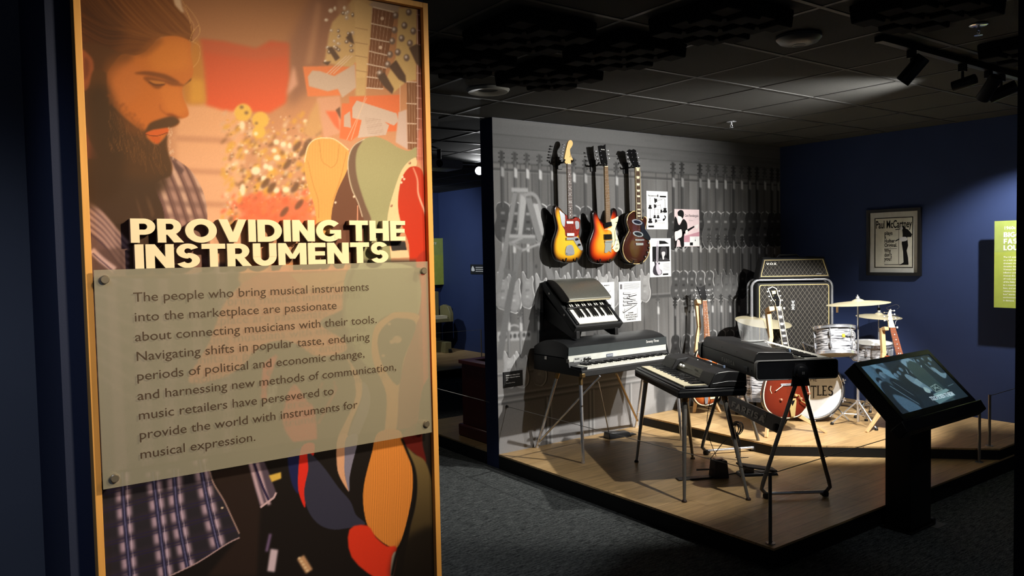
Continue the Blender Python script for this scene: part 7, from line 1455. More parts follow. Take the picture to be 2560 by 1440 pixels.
# drums
t1 = PD(2089, 884, 6.28); tom = drum('rack_tom', 'black oyster tom drum raised above the white bass drum head', Matrix.Translation(t1) @ Matrix.Rotation(-.24, 4, CR) @ Matrix.Rotation(.03, 4, _F), .150, .205, 6, True)
i_ = tom.matrix_basis.inverted(); bt = Vector((bc.x, bc.y, bc.z + RB)) + KB * .12
mt = MB().tube([i_ @ (bt + Vector((0, 0, -.004))), i_ @ (bt + Vector((-.05, .02, .14))), i_ @ PD(2052, 872, 6.34)], .009, 10).build('tom_mount', M_CHROME, tom)
MB().cbox(i_ @ PD(2050, 872, 6.33), (.03, .03, .045)).build('mount_bracket', M_CHROME, mt, bevel=.004)
s1 = PD(2178, 892, 6.72); sn = drum('snare_drum', 'black oyster snare drum on a stand beside the pale headstock', Matrix.Translation(s1) @ Matrix.Rotation(.06, 4, CR), .158, .115, 8)
MB().cbox((-.02, -.172, .058), (.03, .02, .06)).build('strainer', M_CHROME, sn, bevel=.003)
ss = thing('snare_stand', 'chrome tripod stand under the snare drum', 'drum stand', (s1.x, s1.y, ZU))
MB().tube([(0, 0, .05), (0, 0, s1.z - ZU - .06)], .010, 12).build('post', M_CHROME, ss)
for k in range(3): a = 2.1 * k + .3; MB().tube([(0, 0, s1.z - ZU - .06), (.15 * math.cos(a), .15 * math.sin(a), s1.z - ZU - .028), (.178 * math.cos(a), .178 * math.sin(a), s1.z - ZU + .012)], .005, 8).build('basket_arm', M_CHROME, ss)
stand_base(ss, 0, 0, 0, .2, .18, .9)
f1 = PD(1899, 992, 6.9); ft = drum('floor_tom', 'black oyster floor tom half hidden behind the organ', Matrix.Translation((f1.x, f1.y, max(f1.z, ZU + .13))), .185, .34, 8)
zf = ft.location.z if False else max(f1.z, ZU + .13)
for k in range(3):
    a = 2.1 * k + .5; x, y = .198 * math.cos(a), .198 * math.sin(a); l = MB().tube([(x, y, .25), (x, y, .0), (x * 1.06, y * 1.06, -(zf - ZU) + .012)], .0055, 8).build('leg', M_CHROME, ft); MB().lathe([(0, 0), (.014, 0), (.013, .02), (0, .024)], (x * 1.06, y * 1.06, -(zf - ZU)), 'Z', 12).build('rubber_foot', M_RUB, l)

# ------------------------------------------------------------------ guitars on wooden stands
def tripod_wood(pl, label, head_y, q, foot_px, post=True):
    """folded oak guitar stand: kinked upright with a yoke block, cradle and splayed feet"""
    s = thing('guitar_stand', label, 'guitar stand', M=pl.M, group='oak guitar stands on the upper stage')
    return s
# red double-cutaway hollow body
p0 = Vector((5.40, 3.62, ZU + .12)); gr = Vector((.93, -.38, 0)).normalized(); gb = Vector((.38, .93, 0)).normalized()
pl = Pl(p0, gr, Vector((0, 0, 1)) * math.cos(.26) + gb * math.sin(.26)); q = pl.many
g2 = thing('hollow_body_guitar', 'red-brown hollow-body guitar with gold tailpiece on an oak stand before the bass drum', 'guitar', M=pl.M)
out = smooth_poly(q([(1948, 868), (1930, 880), (1922, 905), (1924, 930), (1914, 955), (1908, 990), (1916, 1022), (1940, 1041), (1970, 1046), (2000, 1038), (2020, 1012), (2025, 985), (2018, 955), (2004, 932), (2004, 905), (1998, 884), (1986, 874), (1978, 880)]), 5)
body_mesh(out, .055, [(1., (48, 16, 11)), (.93, (84, 28, 17)), (.75, (98, 34, 19)), (0, (110, 40, 22))], q([(1968, 985)])[0], dome=.010).build('body', M_LACQ, g2, vcol=True, angle=50)
cc = q([(1968, 985)])[0]; MB().strip([(cc[0] + (p[0] - cc[0]) * .999, cc[1] + (p[1] - cc[1]) * .999) for p in out], [(cc[0] + (p[0] - cc[0]) * .965, cc[1] + (p[1] - cc[1]) * .97) for p in out], -.0014, .008).build('binding', M_CREAM, g2)
for L in ([(1926, 965), (1924, 975), (1928, 984)],): a = q(L); MB().tube([(p[0], -.008, p[1]) for p in a], .0025, 6).build('sound_hole_line', M_CREAM, g2)
a = q([(1936, 978), (1953, 965)]); MB().tube([(a[0][0], -.022, a[0][1]), (a[1][0], -.022, a[1][1])], .003, 8).build('selector_arm', M_CREAM, g2)
for p in ((1950, 1000), (2000, 997), (2020, 984)): a = q([p])[0]; MB().lathe([(0, -.028), (.009, -.026), (.011, -.012), (.011, -.006), (0, -.006)], (a[0], 0, a[1]), 'Y', 16).build('knob', mat('rose_gold_knob', (226, 160, 130), .3, .7), g2)
tp = flat('tailpiece', pl, q([(1969, 998), (1986, 996), (1988, 1002), (1984, 1042), (1975, 1042), (1968, 1006)]), M_GOLD, g2, -.020, -.014, 0, .001)
flat('tailpiece_inset', pl, q([(1972, 1003), (1984, 1001), (1978, 1016)]), M_BLKGLOSS, tp, -.0215, -.0201)
a = q([(1984, 990), (1992, 988), (1998, 1003), (2008, 1009), (2016, 1013)]); MB().tube([(p[0], -.030, p[1]) for p in a], .0045, 8).build('vibrato_arm', M_GOLD, g2)
a = q([(1985, 989)])[0]; MB().lathe([(0, -.034), (.011, -.034), (.012, -.014), (0, -.012)], (a[0], 0, a[1]), 'Y', 14).build('arm_pivot', M_GOLD, g2)
for y0, y1 in ((905, 916), (958, 966)): A = q([(1950, y1), (1984, y0)]); MB().box((A[0][0], -.018, A[0][1]), (A[1][0], -.006, A[1][1])).build('pickup', M_CHROME, g2, bevel=.002)
tl, tr, bl, br = q([(1939, 770), (1950, 767), (1960, 905), (1976, 905)])
neck_parts(pl, g2, tl, tr, bl, br, -.014, mat('ebony_board', (40, 38, 38), .3), 22, (1, 3, 5, 7, 9, 12, 15, 17, 19), M_PEARL, block=True, binding=M_CREAM, back_m=mat('dark_maple_neck', (120, 70, 40), .35))
hd = flat('headstock', pl, q([(1939, 770), (1936, 757), (1928, 748), (1922, 733), (1917, 722), (1923, 720), (1928, 717), (1934, 719), (1940, 722), (1944, 738), (1950, 750), (1949, 768)]), M_BLKGLOSS, g2, -.010, .006, 0, .001)
ho = q([(1939, 770), (1936, 757), (1928, 748), (1922, 733), (1917, 722), (1923, 720), (1928, 717), (1934, 719), (1940, 722), (1944, 738), (1950, 750), (1949, 768)]); hc = (sum(p[0] for p in ho) / len(ho), sum(p[1] for p in ho) / len(ho))
MB().strip([p[:2] for p in ho], [(hc[0] + (p[0] - hc[0]) * .84, hc[1] + (p[1] - hc[1]) * .93) for p in ho], -.0112, -.0095).build('headstock_edge', M_CREAM, hd)
flat('gold_crown', pl, q([(1928, 728), (1937, 727), (1938, 735), (1929, 737)]), M_GOLD, hd, -.0115, -.010)
for (x, y), s in (((1927, 729), -1), ((1931, 741), -1), ((1936, 751), -1), ((1939, 728), 1), ((1942, 740), 1), ((1946, 751), 1)): a = q([(x, y)])[0]; tuner(hd, a[0] + s * .008, a[1], -.012, s, M_PEARL, M_GOLD, .006)
strings(pl, g2, (tl, tr), q([(1966, 985), (1984, 983)]), -.020, -.024)
def oak_stand(label, pl, up_px, yoke_px, feet, cradle_px, rear=None):
    """up_px: kinked upright outline points (left edge then right edge) in the guitar's plane, set behind it"""
    s = thing('guitar_stand', label, 'guitar stand', M=pl.M, group='oak guitar stands on the upper stage'); q = pl.many; i = pl.M.inverted()
    A = q(up_px); n = len(A) // 2
    for j in range(n - 1): MB().prism([A[j], A[j + 1], A[2 * n - 2 - j], A[2 * n - 1 - j]], .052, .082).build('upright', M_MAPLE, s, bevel=.002)
    y = q(yoke_px); MB().prism(y, .008, .055).build('neck_yoke', M_MAPLE, s, bevel=.003)
    c = q(cradle_px); MB().prism(c, .045, .088).build('cradle_block', M_MAPLE, s, bevel=.003)
    for f in feet:
        P = i @ PZ(f[0], f[1], ZU); a = q([f[2]])[0]; top = Vector((a[0], f[3] if len(f) > 3 else .06, a[1])); d = (P - top); sd = d.cross(Vector((0, 0, 1))); sd = sd.normalized() * .012 if sd.length > 1e-4 else Vector((.012, 0, 0)); e = sd.cross(d).normalized() * .018; zf_ = Vector((0, 0, 0))
        MB().hexa([top - sd - e, top + sd - e, top + sd + e, top - sd + e, P - sd - e * .5 + d.normalized() * 0, P + sd - e * .5, P + sd + e * .5, P - sd + e * .5]).build('foot_leg', M_MAPLE, s, bevel=.002)
    return s
oak_stand('kinked oak stand holding the red-brown hollow-body guitar', pl, [(1925, 768), (1933, 840), (1929, 868), (1924, 905), (1932, 905), (1937, 868), (1943, 842), (1936, 768)], [(1924, 766), (1940, 765), (1942, 775), (1926, 778)],
          [(1915, 1094, (1936, 1010)), (2067, 1082, (1996, 1030)), (1963, 1056, (1964, 1020), .09)], [(1930, 1012), (2008, 1030), (2006, 1040), (1930, 1026)])
t_ = tagcube(None, 'small white tag beside the nut of the red-brown hollow-body guitar', .016, M_WHITE); t_.location = PP(1960, 773, p0, pl.n)
# violin-shaped bass
p1 = Vector((5.47, 4.50, ZU + .12)); pl = Pl(p1, gr, Vector((0, 0, 1)) * math.cos(.2) + gb * math.sin(.2)); q = pl.many
g3 = thing('violin_bass', 'bass guitar with black headstock and copper strings standing against the mural wall', 'bass guitar', M=pl.M)
out = smooth_poly(q([(1762, 868), (1748, 872), (1740, 890), (1744, 915), (1750, 935), (1740, 955), (1732, 985), (1744, 1008), (1764, 1014), (1788, 1006), (1802, 982), (1796, 955), (1788, 935), (1794, 912), (1796, 888), (1784, 872)]), 5)
body_mesh(out, .05, [(1., (40, 16, 10)), (.92, (110, 46, 20)), (.7, (186, 96, 40)), (0, (206, 120, 52))], q([(1767, 960)])[0], dome=.010).build('body', M_LACQ, g3, vcol=True, angle=50)
cc = q([(1767, 960)])[0]; MB().strip([(cc[0] + (p[0] - cc[0]) * .999, cc[1] + (p[1] - cc[1]) * .999) for p in out], [(cc[0] + (p[0] - cc[0]) * .955, cc[1] + (p[1] - cc[1]) * .965) for p in out], -.0014, .008).build('binding', M_CREAM, g3)
flat('control_plate', pl, q([(1772, 975), (1792, 972), (1790, 996), (1774, 998)]), M_MINT, g3, -.014, -.008); flat('tailpiece', pl, q([(1758, 985), (1770, 985), (1767, 1010), (1761, 1010)]), M_CHROME, g3, -.018, -.012)
for z in (900, 948): A = q([(1754, z + 8), (1778, z)]); MB().box((A[0][0], -.016, A[0][1]), (A[1][0], -.006, A[1][1])).build('pickup', M_CHROME, g3, bevel=.002)
tl, tr, bl, br = q([(1755, 752), (1765, 751), (1760, 880), (1776, 880)])
neck_parts(pl, g3, tl, tr, bl, br, -.012, mat('brown_board', (150, 100, 62), .35), 22, (3, 5, 7, 9, 12, 15), M_PEARL)
hd = flat('headstock', pl, q([(1755, 752), (1749, 740), (1746, 728), (1741, 716), (1746, 718), (1752, 719), (1758, 715), (1762, 713), (1762, 726), (1766, 740), (1765, 751)]), M_BLKGLOSS, g3, -.008, .006, 0, .001)
for (x, y), s in (((1748, 726), -1), ((1750, 738), -1), ((1761, 726), 1), ((1763, 738), 1)): a = q([(x, y)])[0]; tuner(hd, a[0] + s * .012, a[1], -.010, s, M_PEARL, M_CHROME, .008)
cps = MB(); 
for k in range(4): a = q([(1756.5 + 2.4 * k, 752), (1762 + 3.6 * k, 960)]); cps.tube([(a[0][0], -.018, a[0][1]), (a[1][0], -.020, a[1][1])], .0018, 6)
cps.build('string_set', mat('copper_string', (206, 128, 72), .3, 1.), g3)
oak_stand('kinked oak stand holding the violin-shaped bass by the mural wall', pl, [(1745, 750), (1752, 815), (1748, 838), (1744, 880), (1751, 880), (1755, 838), (1760, 815), (1754, 750)], [(1742, 748), (1756, 750), (1757, 760), (1745, 758)],
          [(1735, 1032, (1750, 980)), (1800, 1030, (1784, 985)), (1770, 1012, (1768, 985), .09)], [(1744, 982), (1796, 982), (1796, 994), (1744, 994)])
t_ = tagcube(None, 'small white tag beside the nut of the violin-shaped bass', .016, M_WHITE); t_.location = PP(1772, 753, p1, pl.n)
# pale-headed guitar mostly behind the touch-screen kiosk
p2 = Vector((5.93, 3.22, ZU + .12)); pl = Pl(p2, Vector((.88, -.475, 0)), Vector((0, 0, 1)) * math.cos(.2) + Vector((.475, .88, 0)) * math.sin(.2)); q = pl.many
g4 = thing('solid_body_guitar', 'guitar with pale curved headstock and rosewood neck rising behind the kiosk', 'guitar', M=pl.M)
out = smooth_poly(q([(2246, 905), (2228, 890), (2216, 892), (2220, 925), (2212, 960), (2206, 1000), (2224, 1034), (2260, 1042), (2292, 1022), (2300, 985), (2288, 950), (2290, 915), (2284, 895), (2268, 905)]), 5)
body_mesh(out, .04, [(1., (120, 40, 14)), (.8, (190, 90, 30)), (0, (206, 110, 40))], q([(2254, 970)])[0]).build('body', M_LACQ, g4, vcol=True, angle=50)
flat('pickguard', pl, q([(2256, 905), (2284, 905), (2284, 960), (2292, 1000), (2262, 1016), (2258, 960)]), M_WHITE, g4, -.004, .0005, 3)
for z in (925, 965): A = q([(2246, z + 10), (2268, z)]); MB().box((A[0][0], -.010, A[0][1]), (A[1][0], 0, A[1][1])).build('pickup', M_CHROME, g4, bevel=.002)
tl, tr, bl, br = q([(2223, 819), (2236, 818), (2246, 915), (2264, 915)])
neck_parts(pl, g4, tl, tr, bl, br, -.008, mat('red_rosewood_board', (150, 84, 58), .4), 21, (3, 5, 7, 9, 12, 15, 17), M_PEARL)
hd = flat('headstock', pl, q([(2223, 819), (2221, 808), (2219, 795), (2220, 785), (2224, 776), (2227, 773), (2228, 780), (2230, 795), (2234, 808), (2236, 818)]), mat('pale_maple_head', (232, 220, 180), .3), g4, -.004, .008, 4, .001)
for (x, y), s in (((2219, 781), -1), ((2219, 791), -1), ((2220, 801), -1), ((2228, 777), 1), ((2229, 786), 1), ((2231, 796), 1)): a = q([(x, y)])[0]; tuner(hd, a[0] + s * .004, a[1], -.008, s, M_PEARL, M_CHROME, .004)
for L in ([(2222, 776), (2214, 770), (2230, 764), (2240, 762), (2246, 768), (2240, 773)], [(2230, 795), (2240, 788), (2246, 795), (2238, 803), (2236, 812)]):
    P_ = q(smooth_poly(L, 5, closed=False)); MB().tube([(p[0], -.012, p[1]) for p in P_], .0011, 5).build('string_end', M_STRING, hd)
strings(pl, g4, (tl, tr), q([(2250, 985), (2266, 984)]), -.014, -.018)
oak_stand('kinked oak stand holding the pale-headed guitar behind the kiosk', pl, [(2213, 818), (2216, 880), (2214, 905), (2212, 935), (2220, 935), (2223, 905), (2226, 880), (2222, 818)], [(2213, 816), (2224, 817), (2224, 826), (2214, 825)],
          [(2166, 1081, (2226, 1010)), (2288, 1072, (2276, 1010)), (2240, 1040, (2250, 1010), .09)], [(2214, 1004), (2292, 1012), (2292, 1024), (2214, 1018)])
t_ = tagcube(None, 'small white tag beside the nut of the pale-headed guitar', .016, M_WHITE); t_.location = PP(2243, 821, p2, pl.n)
# ------------------------------------------------------------------ touch-screen kiosk
ki = thing('touch_kiosk', 'black touch-screen kiosk with a tilted glowing screen on a square post', 'kiosk', (4.54, 2.305, 0))
kt = math.radians(44.65); kc_ = Vector((4.528, 2.253, .862)); KU = Vector((0, math.cos(kt), math.sin(kt))); KN = Vector((0, -math.sin(kt), math.cos(kt)))
KM_ = ki.matrix_basis.inverted() @ Matrix(((1, KU.x, KN.x, kc_.x), (0, KU.y, KN.y, kc_.y), (0, KU.z, KN.z, kc_.z), (0, 0, 0, 1)))
M_KIOSK = mat('black_kiosk_metal', (13, 13, 14), .42, spec=.4)
MB().box((4.42, 2.23, .012), (4.66, 2.38, .82)).build('post', M_KIOSK, ki, True, bevel=.004)
MB().box((4.40, 2.215, 0), (4.68, 2.40, .0118)).build('base_plate', M_KIOSK, ki, True, bevel=.002)
MB().at(KM_).box((-.421, -.200, -.085), (.421, .200, .0)).build('screen_case', M_KIOSK, ki, bevel=.006)
MB().at(KM_).strip(round_rect(-.421, -.2, .421, .2, .008), round_rect(-.386, -.163, .386, .1665, .004), .0002, .004, 'XY').build('bezel', mat('black_bezel_glass', (8, 8, 9), .25), ki, smooth=False)
MB().at(KM_).hexa([(-.452, -.262, -.075), (.478, -.262, -.075), (.478, -.2005, -.085), (-.452, -.2005, -.085), (-.452, -.262, -.008), (.478, -.262, -.008), (.478, -.2005, .006), (-.452, -.2005, .006)]).build('front_lip', M_KIOSK, ki, bevel=.005)
def screen_paint():
    c = Canvas(0, 0, 772, 330, 1., (40, 52, 64)); r = random.Random(9)
    c.poly([(0, 0), (772, 0), (772, 330), (0, 330)], ((62, 84, 102), (40, 60, 74)))
    c.poly([(0, 0), (90, 0), (60, 330), (0, 330)], (70, 104, 128), blur=30); c.poly([(90, 0), (150, 0), (330, 130), (240, 150)], (98, 138, 162), blur=6); c.poly([(200, 0), (250, 0), (330, 60), (300, 80)], (84, 118, 140), blur=5)
    c.poly([(230, 0), (420, 0), (470, 330), (250, 330)], (34, 46, 56), blur=18); c.poly([(560, 0), (772, 0), (772, 330), (620, 330)], (36, 50, 60), blur=20)
    for x, y, s in ((130, 70, 30), (60, 120, 26), (255, 90, 22), (300, 80, 20), (350, 60, 20), (690, 60, 16), (600, 26, 14), (735, 30, 20), (660, 20, 14)):      # heads
        c.dot(x, y, s * .8, s, (96, 126, 146), blur=4); c.poly([(x - s, y - s * .1), (x - s * .9, y - s), (x, y - s * 1.4), (x + s * .9, y - s), (x + s * .8, y - s * .3), (x, y - s * .6)], (28, 36, 44), blur=3, smooth=4); c.dot(x + s * .35, y + s * .3, s * .5, s * .6, (70, 96, 114), blur=5, alpha=.6)
    for L in ([(20, 150), (110, 120), (150, 200), (140, 330), (0, 330)], [(150, 120), (240, 130), (280, 220), (250, 330), (150, 330)], [(270, 130), (340, 110), (360, 200), (300, 240)]): c.poly(L, (30, 40, 50), blur=6, smooth=3)
    for L in ([(420, 10), (520, 0), (560, 60), (530, 120), (470, 110), (430, 60)],): c.poly(L, (116, 150, 168), blur=4, smooth=3)
    for k in range(16): x, y = r.uniform(400, 600), r.uniform(0, 90); c.line([(x, y), (x + r.uniform(-26, 26), y + r.uniform(10, 36))], r.uniform(3, 9), r.choice([(150, 184, 200), (60, 84, 98), (104, 138, 156)]), blur=2)
    c.poly([(430, 60), (560, 40), (610, 330), (470, 240)], (52, 72, 76), blur=6, smooth=3)
    for k in range(5): c.line([(470 + 22 * k, 80), (520 + 20 * k, 260)], 3, (38, 54, 58), blur=2)
    c.poly([(330, 110), (380, 110), (470, 220), (440, 240), (350, 170)], (104, 134, 150), blur=5, smooth=3); c.poly([(360, 160), (420, 140), (440, 180), (380, 200)], (120, 152, 166), blur=3)
    c.poly([(660, 90), (700, 100), (720, 140), (770, 150), (720, 180), (690, 170), (670, 130)], (110, 142, 158), blur=5, smooth=3); c.line([(640, 60), (662, 130)], 5, (120, 150, 166), blur=2)
    for a, b in (((480, 214), (560, 204)), ((480, 214), (490, 252)), ((560, 204), (580, 246)), ((490, 252), (580, 246)), ((500, 230), (560, 226)), ((500, 215), (570, 245)), ((490, 250), (545, 206))): c.line([a, b], 4, (150, 178, 176), blur=1.5)
    c.poly([(440, 262), (620, 246), (640, 262), (460, 290)], (120, 156, 160), blur=2); c.poly([(410, 205), (450, 225), (430, 250), (392, 236)], (150, 182, 186), blur=3, smooth=3)
    c.line([(170, 130), (250, 240)], 2, (140, 170, 184), blur=1); c.line([(110, 150), (230, 300)], 6, (104, 136, 156), blur=3); c.poly([(60, 210), (150, 240), (220, 330), (80, 330)], (72, 100, 122), blur=8, smooth=3)
    c.poly([(400, 296), (640, 276), (660, 300), (420, 330)], (96, 130, 138), blur=3); c.line([(660, 235), (740, 228)], 3, (110, 140, 150), blur=2)
    for _ in range(40): x, y = r.uniform(0, 772), r.uniform(0, 330); c.dot(x, y, r.uniform(1, 3), r.uniform(1, 3), (128, 160, 176), blur=1.5, alpha=.6)
    c.grain(.05, 1, 4); return c
sc_ = screen_paint(); nx, ny = 386, 165; u, v = np.meshgrid(np.linspace(0, 772, nx + 1), np.linspace(330, 0, ny + 1))
def screen_mat():
    m = bpy.data.materials.new('glowing_screen'); m.use_nodes = True; nt = m.node_tree; b = nt.nodes['Principled BSDF']; a = nt.nodes.new('ShaderNodeAttribute'); a.attribute_name = 'Col'
    b.inputs['Base Color'].default_value = (.01, .01, .01, 1); b.inputs['Roughness'].default_value = .3; nt.links.new(a.outputs['Color'], b.inputs['Emission Color']); b.inputs['Emission Strength'].default_value = .8; return m
KW = ki.matrix_basis @ KM_; o3 = KW @ Vector((-.386, -.163, .0012)); 
scr = print_mesh('screen', screen_mat(), ki, o3, KW.to_3x3() @ Vector((.772, 0, 0)), KW.to_3x3() @ Vector((0, .3295, 0)), nx, ny, lin_np(sc_.sample(u, v)))
scr['label'] = 'glowing blue screen showing a dim crowd picture and white lettering'
mb = MB(); x = -.02
TW = KW @ Matrix.Translation((-.010, -.132, .0022))
cu_m = mat('glowing_lettering', (230, 244, 250), .5, emit=((214, 238, 250), .8))
text('screen_lettering', 'TOUCH SCREEN TO BEGIN', TW, .038, cu_m, scr, width=.27, bold=.012)
MB().box((4.69, 2.33, .0), (4.73, 2.36, .03)).build('floor_plug', M_BLKMETAL, tag(bpy.data.objects.new('floor_socket', None), 'small black floor socket with plug at the right of the kiosk base', 'socket'), bevel=.003) if False else None
fs = thing('floor_socket', 'small black plug in a floor plate at the right of the kiosk base', 'socket', tuple(PZ(2337, 1310, 0)))
MB().box((-.07, -.05, 0), (.05, .05, .003)).build('floor_plate', mat('grey_floor_plate', (84, 86, 86), .5, .4), fs, bevel=.001); MB().lathe([(0, .003), (.014, .003), (.014, .032), (.010, .036), (0, .036)], (0, .01, 0), 'Z', 14).build('plug', M_RUB, fs)
# ------------------------------------------------------------------ barrier posts and wires
def barrier(name, label, p, h, grp='steel barrier posts along the stage edge'):
    t = thing(name, label, 'barrier post', (p[0], p[1], p[2]), 0, grp)
    MB().lathe([(0, .0042), (.0095, .0042), (.0095, h), (0, h)], n=18).build('post', mat('satin_post', (122, 118, 110), .4, .3), t); MB().lathe([(0, 0), (.026, 0), (.026, .004), (0, .004)], n=20).build('foot_plate', M_STEEL, t)
    for a in (0, 2.1, 4.2): MB().lathe([(0, .004), (.0035, .004), (.003, .006), (0, .006)], (.018 * math.cos(a), .018 * math.sin(a), 0), 'Z', 8).build('screw', M_CHROME, t)
    return Vector(p) + Vector((0, 0, h - .008))
def wire(label, a, b, r=.0022, sag=.0):
    a, b = Vector(a), Vector(b); o = MB().tube([(b - a) * t + Vector((0, 0, -sag * 4 * t * (1 - t))) for t in (0, .25, .5, .75, 1)], r, 6).build('barrier_wire', mat('grey_wire', (140, 138, 132), .45, .2), None); o.location = a; return tag(o, label, 'wire', 'thin barrier wires')
f_ = barrier('barrier_post', 'steel barrier post at the front corner of the stage', (3.437, 2.466, ZP), .376)
r_ = barrier('barrier_post', 'steel barrier post at the right tip of the lower stage', (5.865, 2.475, ZP), .376)
u_ = barrier('barrier_post', 'steel barrier post on the right end of the upper stage', (6.06, 2.49, ZU), .374)
wc = PY(1266, 1016, YM); ck = thing('wire_clip', 'small black wire clip on the mural wall by the caption plate', 'clip', (wc.x, YM - .0018, wc.z)); MB().lathe([(0, -.016), (.009, -.016), (.011, -.004), (.011, 0), (0, 0)], axis='Y', n=16).build('knob', M_BLKMETAL, ck)
ends = Vector((wc.x, YM - .02, wc.z))
wire('thin wire from the mural wall clip to the front corner post', ends, f_ + Vector((-.01, .012, 0))); wire('thin wire from the front corner post to the right post', f_ + Vector((.012, 0, 0)), r_ + Vector((-.012, 0, 0)))
wire('thin wire from the upper stage post to the right wall side', u_ + Vector((.012, 0, 0)), (XB - .002, 2.50, ZU + .366))
# ------------------------------------------------------------------ things on the ceiling
GC = 'black foam blocks on the ceiling'
foam = None
def foam_mesh(t):
    MB().box((-.22, -.22, -.028), (.22, .22, 0)).build('backing', M_FOAM, t, smooth=False, bevel=.004)
    for i in range(4):
        for j in range(4): x, y = -.165 + .11 * i, -.165 + .11 * j; d = .060 + .018 * ((i + j) % 2); MB().hexa([(x - .05, y - .05, -d), (x + .05, y - .05, -d), (x + .05, y + .05, -d), (x - .05, y + .05, -d), (x - .0548, y - .0548, -.028), (x + .0548, y - .0548, -.028), (x + .0548, y + .0548, -.028), (x - .0548, y + .0548, -.028)]).build('foam_cell', M_FOAM, t, bevel=.006)
gx = lambda k: 2.493 + .5985 * (k + .5); gyy = lambda k: 1.948 + .5985 * (k + .5)
FL_ = [(0, 0, 'nearest the light track'), (0, 1, 'behind the nearest block'), (-1, 1, 'left of the middle block'), (-1, 2, 'at the left, third row from the track'), (0, 2, 'third row from the track, beside the round vent'), (1, -1, 'at the top right edge of the view'), (-2, 3, None), (-1, 4, None), (3, -1, None), (-2, 2, None), (0, 5, None)]
for i, j, s in FL_:
    x, y = gx(i), gyy(j); M = Matrix.Translation((x, y, ZC - .0038)); pxx, pyy = to_px(np.array([[x, y, ZC - .05]])); lb = 'black foam waffle block on the ceiling, ' + (s or 'about %s the frame' % ('at the far left of' if i < 0 else 'at the right edge of'))
    if foam is None: foam = thing('acoustic_block', lb, 'acoustic block', M=M, group=GC); foam_mesh(foam)
    else: dup(foam, M, lb, GC)
v = thing('ceiling_vent', 'round ceiling air outlet with a pale ring near the mural wall', 'vent', (2.80, 4.06, ZC - .0038)); MB().lathe([(.062, -.004), (.088, -.016), (.125, -.018), (.136, -.004), (.136, 0), (.062, 0), (.062, -.004)], n=40).build('vent_ring', mat('pale_grey_ring', (168, 168, 160), .5), v); MB().lathe([(0, -.003), (.0615, -.003), (.0615, 0), (0, 0)], n=30).build('vent_throat', M_BLACK, v)
v = thing('access_point', 'round dark grey disc device on the ceiling', 'ceiling device', (3.41, 2.27, ZC - .0038)); MB().lathe([(0, -.044), (.02, -.044), (.045, -.042), (.09, -.030), (.106, -.012), (.106, 0), (0, 0)], n=44).build('disc', mat('grey_device_plastic', (96, 96, 94), .4), v); MB().lathe([(.026, -.0455), (.030, -.0455), (.030, -.0425), (.026, -.0425), (.026, -.0455)], n=36).build('ring_mark', M_TRIM, v)
for (x, y), s in (((3.972, 1.693), 'at the upper right'), ((5.20, 4.08), 'above the mural corner')):
    v = thing('sprinkler', 'small chrome fire sprinkler on the ceiling, ' + s, 'sprinkler', (x, y, ZC - .0038), 0, 'chrome ceiling sprinklers')
    MB().lathe([(0, -.004), (.032, -.006), (.040, -.002), (.040, 0), (0, 0)], n=28).build('escutcheon', M_CHROME, v); MB().tube([(0, 0, -.004), (0, 0, -.026)], .007, 10).build('body', M_CHROME, v)
    MB().tube([(-.010, 0, -.024), (-.014, 0, -.036), (0, 0, -.048), (.014, 0, -.036), (.010, 0, -.024)], .0028, 6).build('yoke', M_CHROME, v); MB().lathe([(0, -.050), (.019, -.049), (.019, -.047), (0, -.047)], n=12).build('deflector', M_CHROME, v)
# ------------------------------------------------------------------ gallery seen through the gap
lp = PX(1088, 594, 6.62); 
pA, pB = PY(1040, 596, 11.2), PY(1112, 711, 11.2)
lime_sign(Matrix.Translation((pA.x, 11.2, pB.z)), 'lime green text sign on the far gallery wall seen through the gap', pB.x - pA.x, pA.z - pB.z, ('CREATIVITY',), None, ('is rooted in experience for', 'musicians young and', 'listening and', 'makers large and', 'and the 1900s', 'for thousands of', 'customers, and', 'communities of', 'equal opportunity', 'for both young', 'makers around', 'new times', 'for business'))
up = PY(1095, 903, 10.75); up.z = .11
olive = mat('olive_cabinet_paint', (128, 122, 84), .45); pn = thing('upright_piano', 'small olive green upright piano on the far platform', 'piano', (PY(1060, 903, 10.75).x, 10.75, .11))
def fp(px, py, y=10.5): return PY(px, py, y) - Vector((PY(1060, 903, 10.75).x, 10.75, .11))
xr = fp(1119, 850, 10.6).x; xl = -1.25 + xr
zz = lambda py, y=10.5: PY(1100, py, y).z - .11
MB().box((xl, .02, zz(806)), (xr - .04, .32, zz(731))).build('case', olive, pn, bevel=.01); MB().box((xl, -.02, .02), (xr - .05, .30, zz(806))).build('lower_panel', mat('dark_olive_panel', (70, 66, 46), .5), pn, bevel=.008)
MB().box((xl, -.28, zz(806)), (xr + .03, .02, zz(797))).build('key_bed', olive, pn, bevel=.006); MB().box((xl, -.26, zz(797)), (xr - .06, -.10, zz(790))).build('key_row', M_AGED, pn, smooth=False)
MB().prism([(-.29, zz(806)), (-.29, zz(785)), (-.22, zz(768)), (-.08, zz(764)), (.02, zz(768)), (.02, zz(806))], xr - .03, xr + .035, 'YZ').build('key_cheek', olive, pn, bevel=.006)
MB().box((xr - .14, -.30, .0), (xr - .02, -.0, .17)).build('leg_block', olive, pn, bevel=.006); MB().lathe([(0, -.02), (.03, -.02), (.03, .02), (0, .02)], (xr - .06, -.31, .032), 'X', 14).build('caster', M_RUB, pn)
cbm = mat('mahogany_cabinet', (96, 34, 26), .35, noise=(8, .15), stretch=(1, 1, .2)); a = PZ(1158, 1087, .11); cab = thing('record_cabinet', 'dark red-brown wooden cabinet with open top on the rear platform', 'cabinet', (a.x, a.y, .11))
ztop = hat_z = PP(1156, 899, a, (.588, .808, 0)).z - .11
